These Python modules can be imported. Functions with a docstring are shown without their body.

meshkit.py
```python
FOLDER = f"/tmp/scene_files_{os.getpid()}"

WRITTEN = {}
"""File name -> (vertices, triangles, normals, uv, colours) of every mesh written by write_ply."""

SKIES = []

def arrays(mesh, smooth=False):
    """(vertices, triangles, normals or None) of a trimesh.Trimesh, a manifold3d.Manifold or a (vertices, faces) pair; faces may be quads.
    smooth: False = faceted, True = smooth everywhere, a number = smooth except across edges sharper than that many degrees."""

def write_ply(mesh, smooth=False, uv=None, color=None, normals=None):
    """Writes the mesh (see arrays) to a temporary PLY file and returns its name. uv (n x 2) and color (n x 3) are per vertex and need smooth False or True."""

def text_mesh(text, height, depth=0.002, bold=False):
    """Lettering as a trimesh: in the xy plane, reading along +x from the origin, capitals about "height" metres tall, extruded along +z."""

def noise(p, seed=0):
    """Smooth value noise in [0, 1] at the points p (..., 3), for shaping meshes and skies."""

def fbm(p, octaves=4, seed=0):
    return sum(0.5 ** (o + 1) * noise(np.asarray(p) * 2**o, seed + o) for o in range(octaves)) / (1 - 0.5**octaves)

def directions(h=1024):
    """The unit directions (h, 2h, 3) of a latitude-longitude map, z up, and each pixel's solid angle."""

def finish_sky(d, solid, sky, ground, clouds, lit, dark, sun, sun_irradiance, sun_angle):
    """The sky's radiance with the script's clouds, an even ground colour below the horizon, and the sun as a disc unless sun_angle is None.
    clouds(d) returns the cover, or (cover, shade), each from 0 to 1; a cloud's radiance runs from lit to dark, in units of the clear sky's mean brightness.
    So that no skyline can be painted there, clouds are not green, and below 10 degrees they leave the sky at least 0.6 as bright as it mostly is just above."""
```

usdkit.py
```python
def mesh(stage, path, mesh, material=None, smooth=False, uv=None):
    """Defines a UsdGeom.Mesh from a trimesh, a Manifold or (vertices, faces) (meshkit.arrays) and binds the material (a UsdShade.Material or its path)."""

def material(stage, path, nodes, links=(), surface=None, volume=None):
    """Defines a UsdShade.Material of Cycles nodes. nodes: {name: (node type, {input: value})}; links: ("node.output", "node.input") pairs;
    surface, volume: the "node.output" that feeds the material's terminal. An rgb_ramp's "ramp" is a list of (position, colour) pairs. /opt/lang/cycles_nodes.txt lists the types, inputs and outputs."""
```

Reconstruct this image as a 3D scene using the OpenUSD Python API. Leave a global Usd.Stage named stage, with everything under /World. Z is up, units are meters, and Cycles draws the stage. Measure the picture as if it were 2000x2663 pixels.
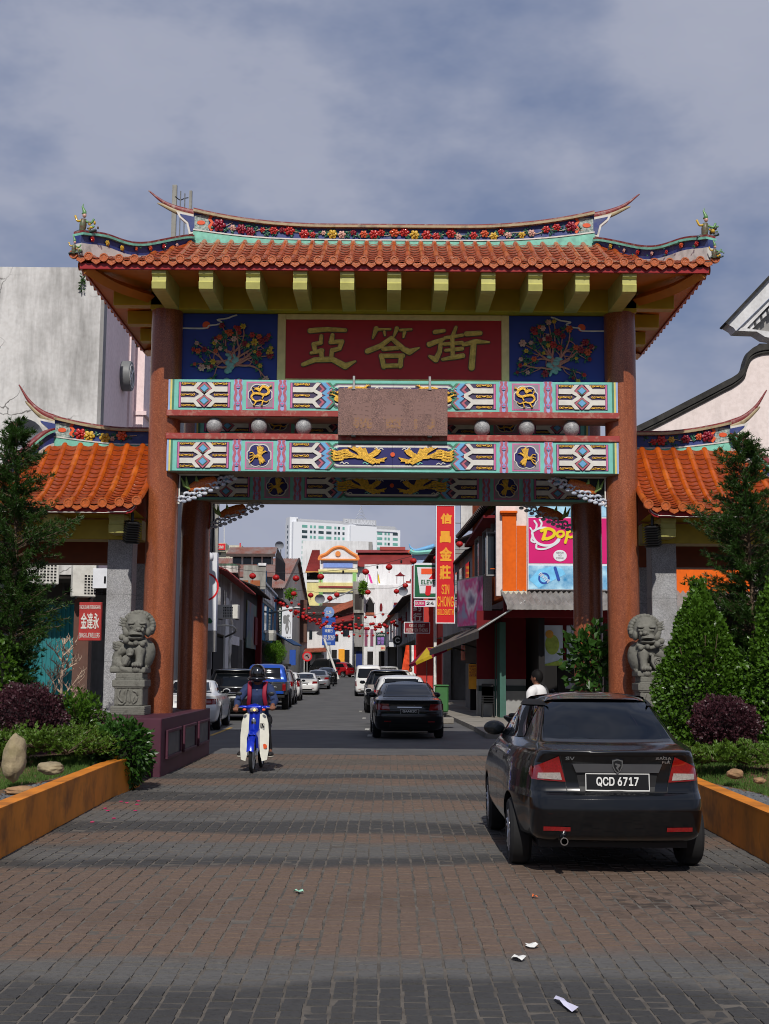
import math, random, glob, os
import numpy as np, trimesh, manifold3d, usdkit, meshkit
from pxr import Usd, UsdGeom, UsdLux, UsdShade, Gf, Sdf
from shapely.geometry import Polygon, LineString, Point, MultiPolygon, box as sbox
from shapely import affinity
from shapely.ops import unary_union
PI = math.pi
rnd = random.Random(7)
rng = np.random.default_rng(7)
stage = Usd.Stage.CreateInMemory()
UsdGeom.SetStageUpAxis(stage, 'Z')
UsdGeom.SetStageMetersPerUnit(stage, 1.0)
world = UsdGeom.Xform.Define(stage, '/World')
stage.SetDefaultPrim(world.GetPrim())
# ------------------------------------------------------------------ camera
FPX, PITCH, YAW, ROLL, CX, CD, CH = 3385., .1202, .0012, .0074, -.11, 23.26, 1.7
c_f = np.array([-math.sin(YAW)*math.cos(PITCH), math.cos(YAW)*math.cos(PITCH), math.sin(PITCH)])
c_r = np.array([math.cos(YAW), math.sin(YAW), 0.])
c_u = np.cross(c_r, c_f)
c_r, c_u = math.cos(ROLL)*c_r+math.sin(ROLL)*c_u, math.cos(ROLL)*c_u-math.sin(ROLL)*c_r
CAMP = np.array([CX, -CD, CH])
cam = UsdGeom.Camera.Define(stage, '/World/camera')
m = np.eye(4); m[0, :3] = c_r; m[1, :3] = c_u; m[2, :3] = -c_f; m[3, :3] = CAMP
cam.AddTransformOp().Set(Gf.Matrix4d(*m.ravel().tolist()))
cam.CreateHorizontalApertureAttr(36.0)
cam.CreateFocalLengthAttr(36.0*FPX/2000)
cam.CreateClippingRangeAttr(Gf.Vec2f(.05, 5000))
cam.CreateExposureAttr(-0.38)
# ------------------------------------------------------------------ sky and sun
SUN_EL, SUN_AZ = math.radians(43), math.radians(180.5)     # azimuth measured from +y towards +x: the sun stands behind the camera
sd = np.array([math.sin(SUN_AZ)*math.cos(SUN_EL), math.cos(SUN_AZ)*math.cos(SUN_EL), math.sin(SUN_EL)])
dome = UsdLux.DomeLight.Define(stage, '/World/sky')
dome.GetPrim().SetCustomDataByKey('kind', 'structure')
skymat = usdkit.material(stage, '/World/Looks/sky', {
    'sky': ('sky_texture', dict(sky_type='single_scattering', sun_disc=False, sun_elevation=SUN_EL, sun_rotation=SUN_AZ, altitude=100., air_density=1.0, aerosol_density=2.2, ozone_density=1.6)),
    'tc': ('texture_coordinate', {}),
    'sv': ('mapping', dict(scale=(1., 1., 1.9), location=(.37, 1.4, .2))), 'n1': ('noise_texture', dict(scale=5.2, detail=9., roughness=.55)),
    'n2': ('noise_texture', dict(scale=2.1, detail=4., roughness=.5)),
    'nm': ('math', dict(math_type='add')), 'rm': ('rgb_ramp', dict(ramp=[(.43, (0, 0, 0)), (.50, (.42, .42, .42)), (.555, (.85, .85, .85)), (.64, (1, 1, 1))])),
    'nh': ('math', dict(math_type='multiply', value2=.5)),
    'g': ('mix', dict(mix_type='mix', fac=.82, color2=(3.9, 4.95, 8.0))),
    'cl': ('mix', dict(mix_type='mix', color2=(7.5, 8.0, 10.))),
    'bg': ('background_shader', dict(strength=.066))},
    [('tc.generated', 'sv.vector'), ('sv.vector', 'n1.vector'), ('sv.vector', 'n2.vector'), ('n1.fac', 'nm.value1'), ('n2.fac', 'nm.value2'), ('nm.value', 'nh.value1'), ('nh.value', 'rm.fac'),
     ('sky.color', 'g.color1'), ('g.color', 'cl.color1'), ('rm.color', 'cl.fac'), ('cl.color', 'bg.color')], surface='bg.background')
UsdShade.MaterialBindingAPI.Apply(dome.GetPrim()).Bind(skymat)
sun = UsdLux.DistantLight.Define(stage, '/World/sun')
sun.CreateNormalizeAttr(True); sun.CreateIntensityAttr(1.2); sun.CreateAngleAttr(.55); sun.CreateColorAttr(Gf.Vec3f(1., .955, .89))
zax = sd; xax = np.cross([0, 0, 1.], zax); xax /= np.linalg.norm(xax); yax = np.cross(zax, xax)
m = np.eye(4); m[0, :3] = xax; m[1, :3] = yax; m[2, :3] = zax
sun.AddTransformOp().Set(Gf.Matrix4d(*m.ravel().tolist()))

# ------------------------------------------------------------------ where a point of the photograph lies at a given depth
def ray(a, b): return c_f+(a-1000)/FPX*c_r-(b-1331.5)/FPX*c_u
def at(a, b, y): d = ray(a, b); return CAMP+(y+CD)/d[1]*d
def gnd(a, b, z=0.): d = ray(a, b); return CAMP+(z-CH)/d[2]*d
# ------------------------------------------------------------------ names and tags
used = {}
def newpath(name, parent=None):
    base = str(parent.GetPath() if hasattr(parent, 'GetPath') else parent) if parent is not None else '/World'
    k = (base, name); n = used.get(k, 0); used[k] = n+1
    return f'{base}/{name}' + (f'_{n:03d}' if n else '')
def tag(p, label=None, cat=None, group=None, kind=None):
    p = p.GetPrim()
    for k, v in (('label', label), ('category', cat), ('group', group), ('kind', kind)):
        if v: p.SetCustomDataByKey(k, v)
    return p
def thing(name, label, cat, loc=(0, 0, 0), rz=0, group=None, parent=None):
    x = UsdGeom.Xform.Define(stage, newpath(name, parent))
    x.AddTranslateOp().Set(Gf.Vec3d(*map(float, loc)))
    if rz: x.AddRotateZOp().Set(float(math.degrees(rz)))
    return tag(x, label, cat, group)
def part(name, parent): return UsdGeom.Xform.Define(stage, newpath(name, parent)).GetPrim()
def dup(root, name, loc, rz=0, label=None, group=None, cat=None, sc=None):
    was = root.GetCustomData()
    x = UsdGeom.Xform.Define(stage, newpath(name))
    x.AddTranslateOp().Set(Gf.Vec3d(*map(float, loc)))
    if rz: x.AddRotateZOp().Set(float(math.degrees(rz)))
    if sc is not None: x.AddScaleOp().Set(Gf.Vec3f(*((sc,)*3 if np.ndim(sc) == 0 else sc)))
    p = x.GetPrim(); p.GetReferences().AddInternalReference(root.GetPath()); p.SetInstanceable(True)
    return tag(p, label or was.get('label'), cat or was.get('category'), group or was.get('group'))
# ------------------------------------------------------------------ mesh builder
_c = np.array([[-1, -1, -1], [1, -1, -1], [1, 1, -1], [-1, 1, -1], [-1, -1, 1], [1, -1, 1], [1, 1, 1], [-1, 1, 1]], float)
_bf = np.array([[0, 3, 2], [0, 2, 1], [4, 5, 6], [4, 6, 7], [0, 1, 5], [0, 5, 4], [1, 2, 6], [1, 6, 5], [2, 3, 7], [2, 7, 6], [3, 0, 4], [3, 4, 7]])
_chv = np.array([[s*(0 if k == j else 1) for k, s in enumerate(c)] for c in _c for j in range(3)], float)   # flag: axis j pulled in
_chm = np.array([[1 if k == j else 0 for k in range(3)] for c in _c for j in range(3)], float)
_chs = np.repeat(_c, 3, 0)
def _chfaces():
    from scipy.spatial import ConvexHull
    v = _chs*(1-.2*(1-_chm)) ; h = ConvexHull(v); f = h.simplices.copy()
    for i, t in enumerate(f):
        n = np.cross(v[t[1]]-v[t[0]], v[t[2]]-v[t[0]])
        if n @ v[t].mean(0) < 0: f[i] = t[::-1]
    return f
_chf = _chfaces()
_ico = {k: trimesh.creation.icosphere(k) for k in (0, 1, 2, 3)} if True else 0
def rotz(a): c, s = math.cos(a), math.sin(a); return np.array([[c, -s, 0], [s, c, 0], [0, 0, 1.]])
def rotx(a): c, s = math.cos(a), math.sin(a); return np.array([[1, 0, 0], [0, c, -s], [0, s, c]])
def roty(a): c, s = math.cos(a), math.sin(a); return np.array([[c, 0, s], [0, 1, 0], [-s, 0, c]])
class G:
    def __init__(s): s.V, s.F, s.n = [], [], 0
    def add(s, v, f, R=None, t=None):
        v = np.asarray(v, float); f = np.asarray(f, int)
        if f.ndim == 2 and f.shape[1] == 4: f = np.vstack([f[:, [0, 1, 2]], f[:, [0, 2, 3]]])
        if R is not None: v = v @ np.asarray(R).T
        if t is not None: v = v+np.asarray(t)
        s.V.append(v); s.F.append(f+s.n); s.n += len(v); return s
    def mesh(s, tm, R=None, t=None): return s.add(tm.vertices, tm.faces, R, t)
    def box(s, x0, x1, y0, y1, z0, z1, b=0, R=None, t=None):
        c = np.array([(x0+x1)/2, (y0+y1)/2, (z0+z1)/2]); h = np.abs(np.array([x1-x0, y1-y0, z1-z0])/2)
        if b <= 0: v, f = _c*h+c, _bf
        else:
            b = min(b, h.min()*.95); v, f = _chs*(h-b*(1-_chm))+c, _chf
        return s.add(v, f, R, t)
    def ell(s, c, r, k=1, R=None):
        v = _ico[k].vertices*np.asarray(r, float)
        if R is not None: v = v @ np.asarray(R).T
        return s.add(v+np.asarray(c), _ico[k].faces)
    def poly(s, p, depth, R=None, t=None):
        """extrudes a polygon of the xz plane: its back lies on y = 0, its front on y = -depth"""
        for g in getattr(p, 'geoms', [p]):
            if g.geom_type != 'Polygon' or g.area < 1e-7: continue
            e = trimesh.creation.extrude_polygon(g, depth, engine='earcut')
            v = np.array(e.vertices); v = np.stack([v[:, 0], -v[:, 2], v[:, 1]], 1)
            s.add(v, e.faces, R, t)
        return s
    def tube(s, pts, rad, n=8, caps=True, flat=1., up=None):
        p = np.asarray(pts, float); r = np.broadcast_to(np.asarray(rad, float), (len(p),))
        tg = np.gradient(p, axis=0); tg /= np.linalg.norm(tg, axis=1, keepdims=True)+1e-12
        ref = np.array(up if up is not None else ([0, 0, 1.] if abs(tg[:, 2]).mean() < .8 else [1., 0, 0]))
        a = np.cross(tg, ref); a /= np.linalg.norm(a, axis=1, keepdims=True)+1e-12; b = np.cross(a, tg)
        an = np.arange(n)*2*PI/n
        v = p[:, None]+r[:, None, None]*(np.cos(an)[None, :, None]*a[:, None]+flat*np.sin(an)[None, :, None]*b[:, None])
        i, j = np.meshgrid(np.arange(len(p)-1), np.arange(n), indexing='ij'); j2 = (j+1) % n
        q = np.stack([i*n+j, i*n+j2, (i+1)*n+j2, (i+1)*n+j], -1).reshape(-1, 4)
        v = v.reshape(-1, 3); f = np.vstack([q[:, [0, 1, 2]], q[:, [0, 2, 3]]])
        if caps:
            v = np.vstack([v, p[0], p[-1]]); k = np.arange(n); k2 = (k+1) % n; L = (len(p)-1)*n
            f = np.vstack([f, np.stack([k2, k, k*0+len(v)-2], 1), np.stack([L+k, L+k2, k*0+len(v)-1], 1)])
        return s.add(v, f)
    def lathe(s, prof, n=24, c=(0, 0, 0), R=None):
        """prof: (radius, height) from bottom to top, about z"""
        pr = np.asarray(prof, float); an = np.arange(n)*2*PI/n
        v = np.stack([pr[:, None, 0]*np.cos(an), pr[:, None, 0]*np.sin(an), np.broadcast_to(pr[:, None, 1], (len(pr), n))], -1).reshape(-1, 3)
        i, j = np.meshgrid(np.arange(len(pr)-1), np.arange(n), indexing='ij'); j2 = (j+1) % n
        return s.add(v, np.stack([i*n+j, i*n+j2, (i+1)*n+j2, (i+1)*n+j], -1).reshape(-1, 4), R, c)
    def grid(s, P, close_u=False, flip=False):
        """P (nu, nv, 3) as a sheet"""
        P = np.asarray(P, float); nu, nv = P.shape[:2]
        i, j = np.meshgrid(np.arange(nu-1+close_u), np.arange(nv-1), indexing='ij'); i2 = (i+1) % nu
        q = np.stack([i*nv+j, i2*nv+j, i2*nv+j+1, i*nv+j+1], -1).reshape(-1, 4)
        return s.add(P.reshape(-1, 3), q[:, ::-1] if flip else q)
    def quad(s, a, b, c, d): return s.add([a, b, c, d], [[0, 1, 2], [0, 2, 3]])
    def data(s): return np.vstack(s.V), np.vstack(s.F)
def obj(name, g, mat, parent=None, smooth=False, label=None, cat=None, group=None, kind=None):
    if isinstance(g, G): g = g.data()
    p = usdkit.mesh(stage, newpath(name, parent), g, mat, smooth)
    if any((label, cat, group, kind)): tag(p, label, cat, group, kind)
    return p.GetPrim()
def xform(g, R=None, t=None):
    v, f = g.data()
    if R is not None: v = v @ np.asarray(R).T
    if t is not None: v = v+np.asarray(t)
    return (v, f)
def cr(pts, n=8):
    """a smooth curve through the points"""
    p = np.asarray(pts, float); p = np.vstack([2*p[0]-p[1], p, 2*p[-1]-p[-2]]); out = []
    for i in range(1, len(p)-2):
        for t in np.arange(n)/n:
            out.append(.5*(2*p[i]+(p[i+1]-p[i-1])*t+(2*p[i-1]-5*p[i]+4*p[i+1]-p[i+2])*t*t+(3*p[i]-p[i-1]-3*p[i+1]+p[i+2])*t**3))
    return np.array(out+[p[-2]])
# ------------------------------------------------------------------ materials
def srgb(r, g=None, b=None):
    if g is None: r, g, b = ((r >> 16) & 255, (r >> 8) & 255, r & 255)
    return tuple(((x/255) / 12.92 if x <= 10 else ((x/255+.055)/1.055)**2.4) for x in (r, g, b))
def mul(c, k): return tuple(min(1., x*k) for x in c)
def M(name, col, rough=.6, var=.12, scale=4., detail=6., bump=0., bscale=40., spec=.4, metal=0., coat=0., col2=None, obj_space=False, dirt=0., dscale=1.2, dcol=(.05, .045, .04), island=0., stretch=(1, 1, 1), trans=0., emit=0.):
    n = {'p': ('principled_bsdf', dict(roughness=rough, specular_ior_level=spec, metallic=metal, coat_weight=coat, coat_roughness=.04)),
         'nt': ('noise_texture', dict(scale=scale, detail=detail, roughness=.6)), 'mp': ('mapping', dict(scale=stretch)),
         'mx': ('mix', dict(mix_type='mix', color1=mul(col, 1-var), color2=col2 or mul(col, 1+var))), 'mr': ('map_range', dict(from_min=.3, from_max=.7, clamp=True))}
    if obj_space: n['g'] = ('texture_coordinate', {}); src = 'g.object'
    else: n['g'] = ('geometry', {}); src = 'g.position'
    l = [(src, 'mp.vector'), ('mp.vector', 'nt.vector'), ('nt.fac', 'mr.value'), ('mr.result', 'mx.fac')]
    out = 'mx.color'
    if island:
        n['gi'] = ('geometry', {}); n['im'] = ('map_range', dict(to_min=1-island, to_max=1+island)); n['hv'] = ('hsv', {})
        l += [('gi.random_per_island', 'im.value'), ('im.result', 'hv.value'), (out, 'hv.color')]; out = 'hv.color'
    if dirt:
        n['dn'] = ('noise_texture', dict(scale=dscale, detail=8., roughness=.65)); n['dm'] = ('map_range', dict(from_min=.5, from_max=.72, to_max=dirt, clamp=True)); n['dx'] = ('mix', dict(mix_type='mix', color2=dcol))
        l += [('mp.vector', 'dn.vector'), ('dn.fac', 'dm.value'), ('dm.result', 'dx.fac'), (out, 'dx.color1')]; out = 'dx.color'
    l.append((out, 'p.base_color'))
    if bump:
        n['bn'] = ('noise_texture', dict(scale=bscale, detail=4.)); n['b'] = ('bump', dict(strength=bump, distance=.01))
        l += [(src, 'bn.vector'), ('bn.fac', 'b.height'), ('b.normal', 'p.normal')]
    if emit: n['p'][1].update(emission_strength=emit); l.append((out, 'p.emission_color'))
    surf = 'p.BSDF'
    if trans:
        n['t'] = ('translucent_bsdf', {}); n['mc'] = ('mix_closure', dict(fac=trans)); l += [(out, 't.color'), ('p.BSDF', 'mc.closure1'), ('t.BSDF', 'mc.closure2')]; surf = 'mc.closure'
    return usdkit.material(stage, '/World/Looks/'+name, n, l, surface=surf)
def paint(name, col, **k): return M(name, col, **{**dict(rough=.5, var=.1, scale=7., dirt=.18, dscale=5., dcol=mul(col, .45)), **k})
LK = {}
def lk(name, col=None, fn=None, **k):
    if name not in LK: LK[name] = (fn or M)(name, col, **k)
    return LK[name]
# ------------------------------------------------------------------ lettering
_fonts = {}
def font_path(kind):
    d = glob.glob('/opt/blender-*/*/datafiles/fonts')[0]
    return d+('/Noto Sans CJK Regular.woff2' if kind == 'cjk' else '/Inter.woff2')
def glyphs(text, kind='cjk', bold=0, size=72):
    """lettering as shapely polygons, capitals about 1 tall, from the origin"""
    from PIL import Image, ImageDraw, ImageFont
    key = (text, kind, bold, size)
    if key in _fonts: return _fonts[key]
    f = ImageFont.truetype(font_path(kind), size)
    x0, y0, x1, y1 = f.getbbox(text, anchor='ls', stroke_width=bold)
    im = Image.new('L', (x1-x0+8, y1-y0+8))
    ImageDraw.Draw(im).text((4-x0, 4-y0), text, 255, font=f, anchor='ls', stroke_width=bold)
    on = np.pad(np.asarray(im) > 127, ((0, 0), (1, 1))).astype(np.int8)
    rows, st = np.nonzero(np.diff(on, axis=1) == 1); en = np.nonzero(np.diff(on, axis=1) == -1)[1]
    sh = unary_union([sbox(a, -r-1, b, -r) for a, r, b in zip(st, rows, en)]).buffer(.5).buffer(-.5).simplify(.7)
    b = sh.bounds; h = b[3]-b[1]
    sh = affinity.scale(affinity.translate(sh, -b[0], -b[1]), 1/h, 1/h, origin=(0, 0))
    _fonts[key] = sh
    return sh
def fit(sh, x0, x1, z0, z1):
    """a shape stretched into a box"""
    b = sh.bounds
    sh = affinity.translate(sh, -b[0], -b[1])
    return affinity.translate(affinity.scale(sh, (x1-x0)/(b[2]-b[0]), (z1-z0)/(b[3]-b[1]), origin=(0, 0)), x0, z0)
def stroke(pts, w):
    """a brush stroke: points and widths"""
    pts = np.asarray(pts, float); w = np.broadcast_to(np.asarray(w, float), (len(pts),)); out = []
    for i in range(len(pts)-1):
        out.append(unary_union([Point(pts[i]).buffer(w[i]/2, 6), Point(pts[i+1]).buffer(w[i+1]/2, 6)]).convex_hull)
    return unary_union(out)
# ------------------------------------------------------------------ the gateway
granite = usdkit.material(stage, '/World/Looks/red_granite', {
    'g': ('geometry', {}), 'v': ('voronoi_texture', dict(scale=95., randomness=1.)), 'mp': ('mapping', dict(scale=(1, 1, .16))), 'n': ('noise_texture', dict(scale=4., detail=7., roughness=.65)), 'n2': ('noise_texture', dict(scale=160., detail=2.)),
    'r': ('rgb_ramp', dict(ramp=[(0, srgb(88, 44, 26)), (.38, srgb(136, 74, 46)), (.72, srgb(162, 92, 58)), (.88, srgb(206, 154, 122)), (1, srgb(224, 182, 152))], interpolate=True)),
    'mm': ('mix', dict(mix_type='mix', fac=.5)), 'd': ('mix', dict(mix_type='multiply', fac=.6)), 'dr': ('rgb_ramp', dict(ramp=[(.36, (.48, .43, .40)), (.58, (1, 1, 1))])),
    's': ('separate_color', dict(color_type='rgb')), 'p': ('principled_bsdf', dict(roughness=.27, specular_ior_level=.5))},
    [('g.position', 'v.vector'), ('g.position', 'mp.vector'), ('mp.vector', 'n.vector'), ('g.position', 'n2.vector'), ('v.color', 's.color'), ('s.r', 'mm.color1'), ('n2.fac', 'mm.color2'), ('mm.color', 'r.fac'), ('r.color', 'd.color1'), ('n.fac', 'dr.fac'), ('dr.color', 'd.color2'), ('d.color', 'p.base_color')], surface='p.BSDF')
def speckle(name, a, b, c, rough=.45, sc=120.):
    return usdkit.material(stage, '/World/Looks/'+name, {
        'g': ('geometry', {}), 'v': ('voronoi_texture', dict(scale=sc)), 's': ('separate_color', dict(color_type='rgb')), 'r': ('rgb_ramp', dict(ramp=[(0, a), (.5, b), (1, c)])), 'p': ('principled_bsdf', dict(roughness=rough, specular_ior_level=.4)),
        'n': ('noise_texture', dict(scale=2.5, detail=6.)), 'dr': ('rgb_ramp', dict(ramp=[(.3, (.7, .68, .64)), (.62, (1, 1, 1))])), 'd': ('mix', dict(mix_type='multiply', fac=.7))},
        [('g.position', 'v.vector'), ('v.color', 's.color'), ('s.r', 'r.fac'), ('g.position', 'n.vector'), ('n.fac', 'dr.fac'), ('r.color', 'd.color1'), ('dr.color', 'd.color2'), ('d.color', 'p.base_color')], surface='p.BSDF')
grey_granite = speckle('grey_granite', srgb(112, 112, 114), srgb(150, 150, 152), srgb(186, 186, 186))
pink_granite = speckle('pink_granite', srgb(84, 62, 60), srgb(128, 95, 87), srgb(150, 116, 106), sc=95.)
lion_stone = M('carved_stone', srgb(114, 113, 105), rough=.8, var=.25, scale=9, bump=.35, bscale=60, dirt=.9, dscale=9, dcol=srgb(48, 47, 40))
K = dict(teal=srgb(118, 190, 176), white=srgb(210, 207, 198), navy=srgb(34, 32, 96), black=srgb(66, 54, 84), pink=srgb(196, 104, 150), red=srgb(156, 52, 52), blue=srgb(104, 164, 208), gold=srgb(214, 166, 62), rose=srgb(178, 92, 110), grey=srgb(140, 130, 140), green=srgb(66, 120, 96), lilac=srgb(150, 170, 214), yellow=srgb(214, 196, 110), orange=srgb(216, 84, 36))
KM = {k: paint('paint_'+k, c) for k, c in K.items()}
KM['gold'] = M('gilt', K['gold'], rough=.38, var=.35, scale=25, metal=.55, spec=.5, bump=.4, bscale=90)
beam_red = paint('beam_red', srgb(150, 56, 50), dirt=.5, dscale=9, dcol=srgb(190, 170, 150))
sign_red = paint('sign_red', srgb(168, 16, 20), rough=.45, var=.05)
cream = paint('cream_paint', srgb(222, 200, 140))
panel_blue = paint('panel_blue', srgb(30, 52, 134), var=.08, scale=2)
bracket_green = paint('bracket_green', srgb(184, 180, 104), dirt=.25)
soffit_ochre = paint('soffit_ochre', srgb(176, 154, 34), var=.15, scale=1.5)
soffit_orange = paint('soffit_orange', srgb(194, 122, 44), var=.15, scale=1.5)
plinth_paint = paint('plinth_paint', srgb(72, 32, 48), var=.2, scale=2.5, rough=.6, dirt=.35, dscale=3)
fascia_red = paint('fascia_red', srgb(150, 26, 30), rough=.35)
tile_m = [M(f'glazed_tile{i}', c, rough=.3, var=.22, scale=6, spec=.35, coat=.22, dirt=.4, dscale=7, dcol=srgb(104, 52, 26), island=.14, bump=.15, bscale=30) for i, c in enumerate((srgb(188, 86, 22), srgb(174, 76, 18), srgb(196, 98, 30)))]
pan_m = M('glazed_pan_tile', srgb(160, 64, 14), rough=.32, var=.25, scale=6, spec=.35, coat=.2, dirt=.5, dscale=7, dcol=srgb(90, 44, 24), island=.2, bump=.15, bscale=30)
cap_m = M('glazed_tile_end', srgb(186, 92, 36), rough=.32, var=.3, scale=30, spec=.4, coat=.3, island=.15, bump=.5, bscale=60, dirt=.3, dscale=20)
white_trim = paint('white_trim', srgb(206, 202, 194), dirt=.6, dscale=4, dcol=srgb(96, 98, 90))
maroon_trim = paint('maroon_trim', srgb(122, 44, 44), dirt=.7, dscale=9, dcol=srgb(170, 160, 150))
old_trim = paint('weathered_trim', srgb(160, 144, 110), dirt=.8, dscale=6, dcol=srgb(72, 66, 56))
teal_wash = paint('teal_wash', srgb(122, 190, 168), dirt=.45, dscale=3, dcol=srgb(60, 84, 80), var=.25)
ridge_blue = paint('ridge_blue', srgb(46, 58, 118), dirt=.7, dscale=5, dcol=srgb(90, 100, 120))
leafgreen = M('enamel_leaf', srgb(52, 112, 84), rough=.35, var=.3, scale=20, island=.3)
petal = {k: M('petal_'+k, c, rough=.35, var=.3, scale=40, island=.25, coat=.3) for k, c in dict(red=srgb(196, 42, 36), dark=srgb(150, 24, 48), yellow=srgb(222, 180, 54), pale=srgb(226, 176, 160), orange=srgb(222, 92, 46)).items()}
branch_m = M('plaster_branch', srgb(176, 120, 104), rough=.6, var=.25, scale=20)
rock_m = M('plaster_rock', srgb(124, 164, 160), rough=.6, var=.25, scale=8, dirt=.5, dscale=8, dcol=srgb(90, 130, 130))
black_m = M('black_plastic', srgb(22, 22, 23), rough=.5, var=.1)
steel = M('galvanised_steel', srgb(150, 150, 148), rough=.42, var=.2, scale=20, metal=.7)

def flower_mesh(r, seed, pet=6):
    g = G(); q = random.Random(seed)
    for ly, (k, rr, y0) in enumerate(((pet, 1., 0), (pet-1, .66, -.22), (3, .34, -.4))):
        for i in range(k):
            a = 2*PI*i/k+ly*.6+q.uniform(-.1, .1)
            g.ell((rr*.55*r*math.cos(a), (y0-.1)*r, rr*.55*r*math.sin(a)), (rr*.42*r, .16*r, rr*.34*r), 1, roty(-a) @ rotz(.0) @ rotx(q.uniform(-.3, .3)))
    return g.data()
def leaf_cluster(g, c, r, q, n=4):
    for i in range(n):
        a = q.uniform(0, 2*PI); L = r*q.uniform(.7, 1.2)
        g.ell((c[0]+.6*L*math.cos(a), c[1]-.01, c[2]+.6*L*math.sin(a)), (L*.5, .012, L*.22), 0, roty(-a))

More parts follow.
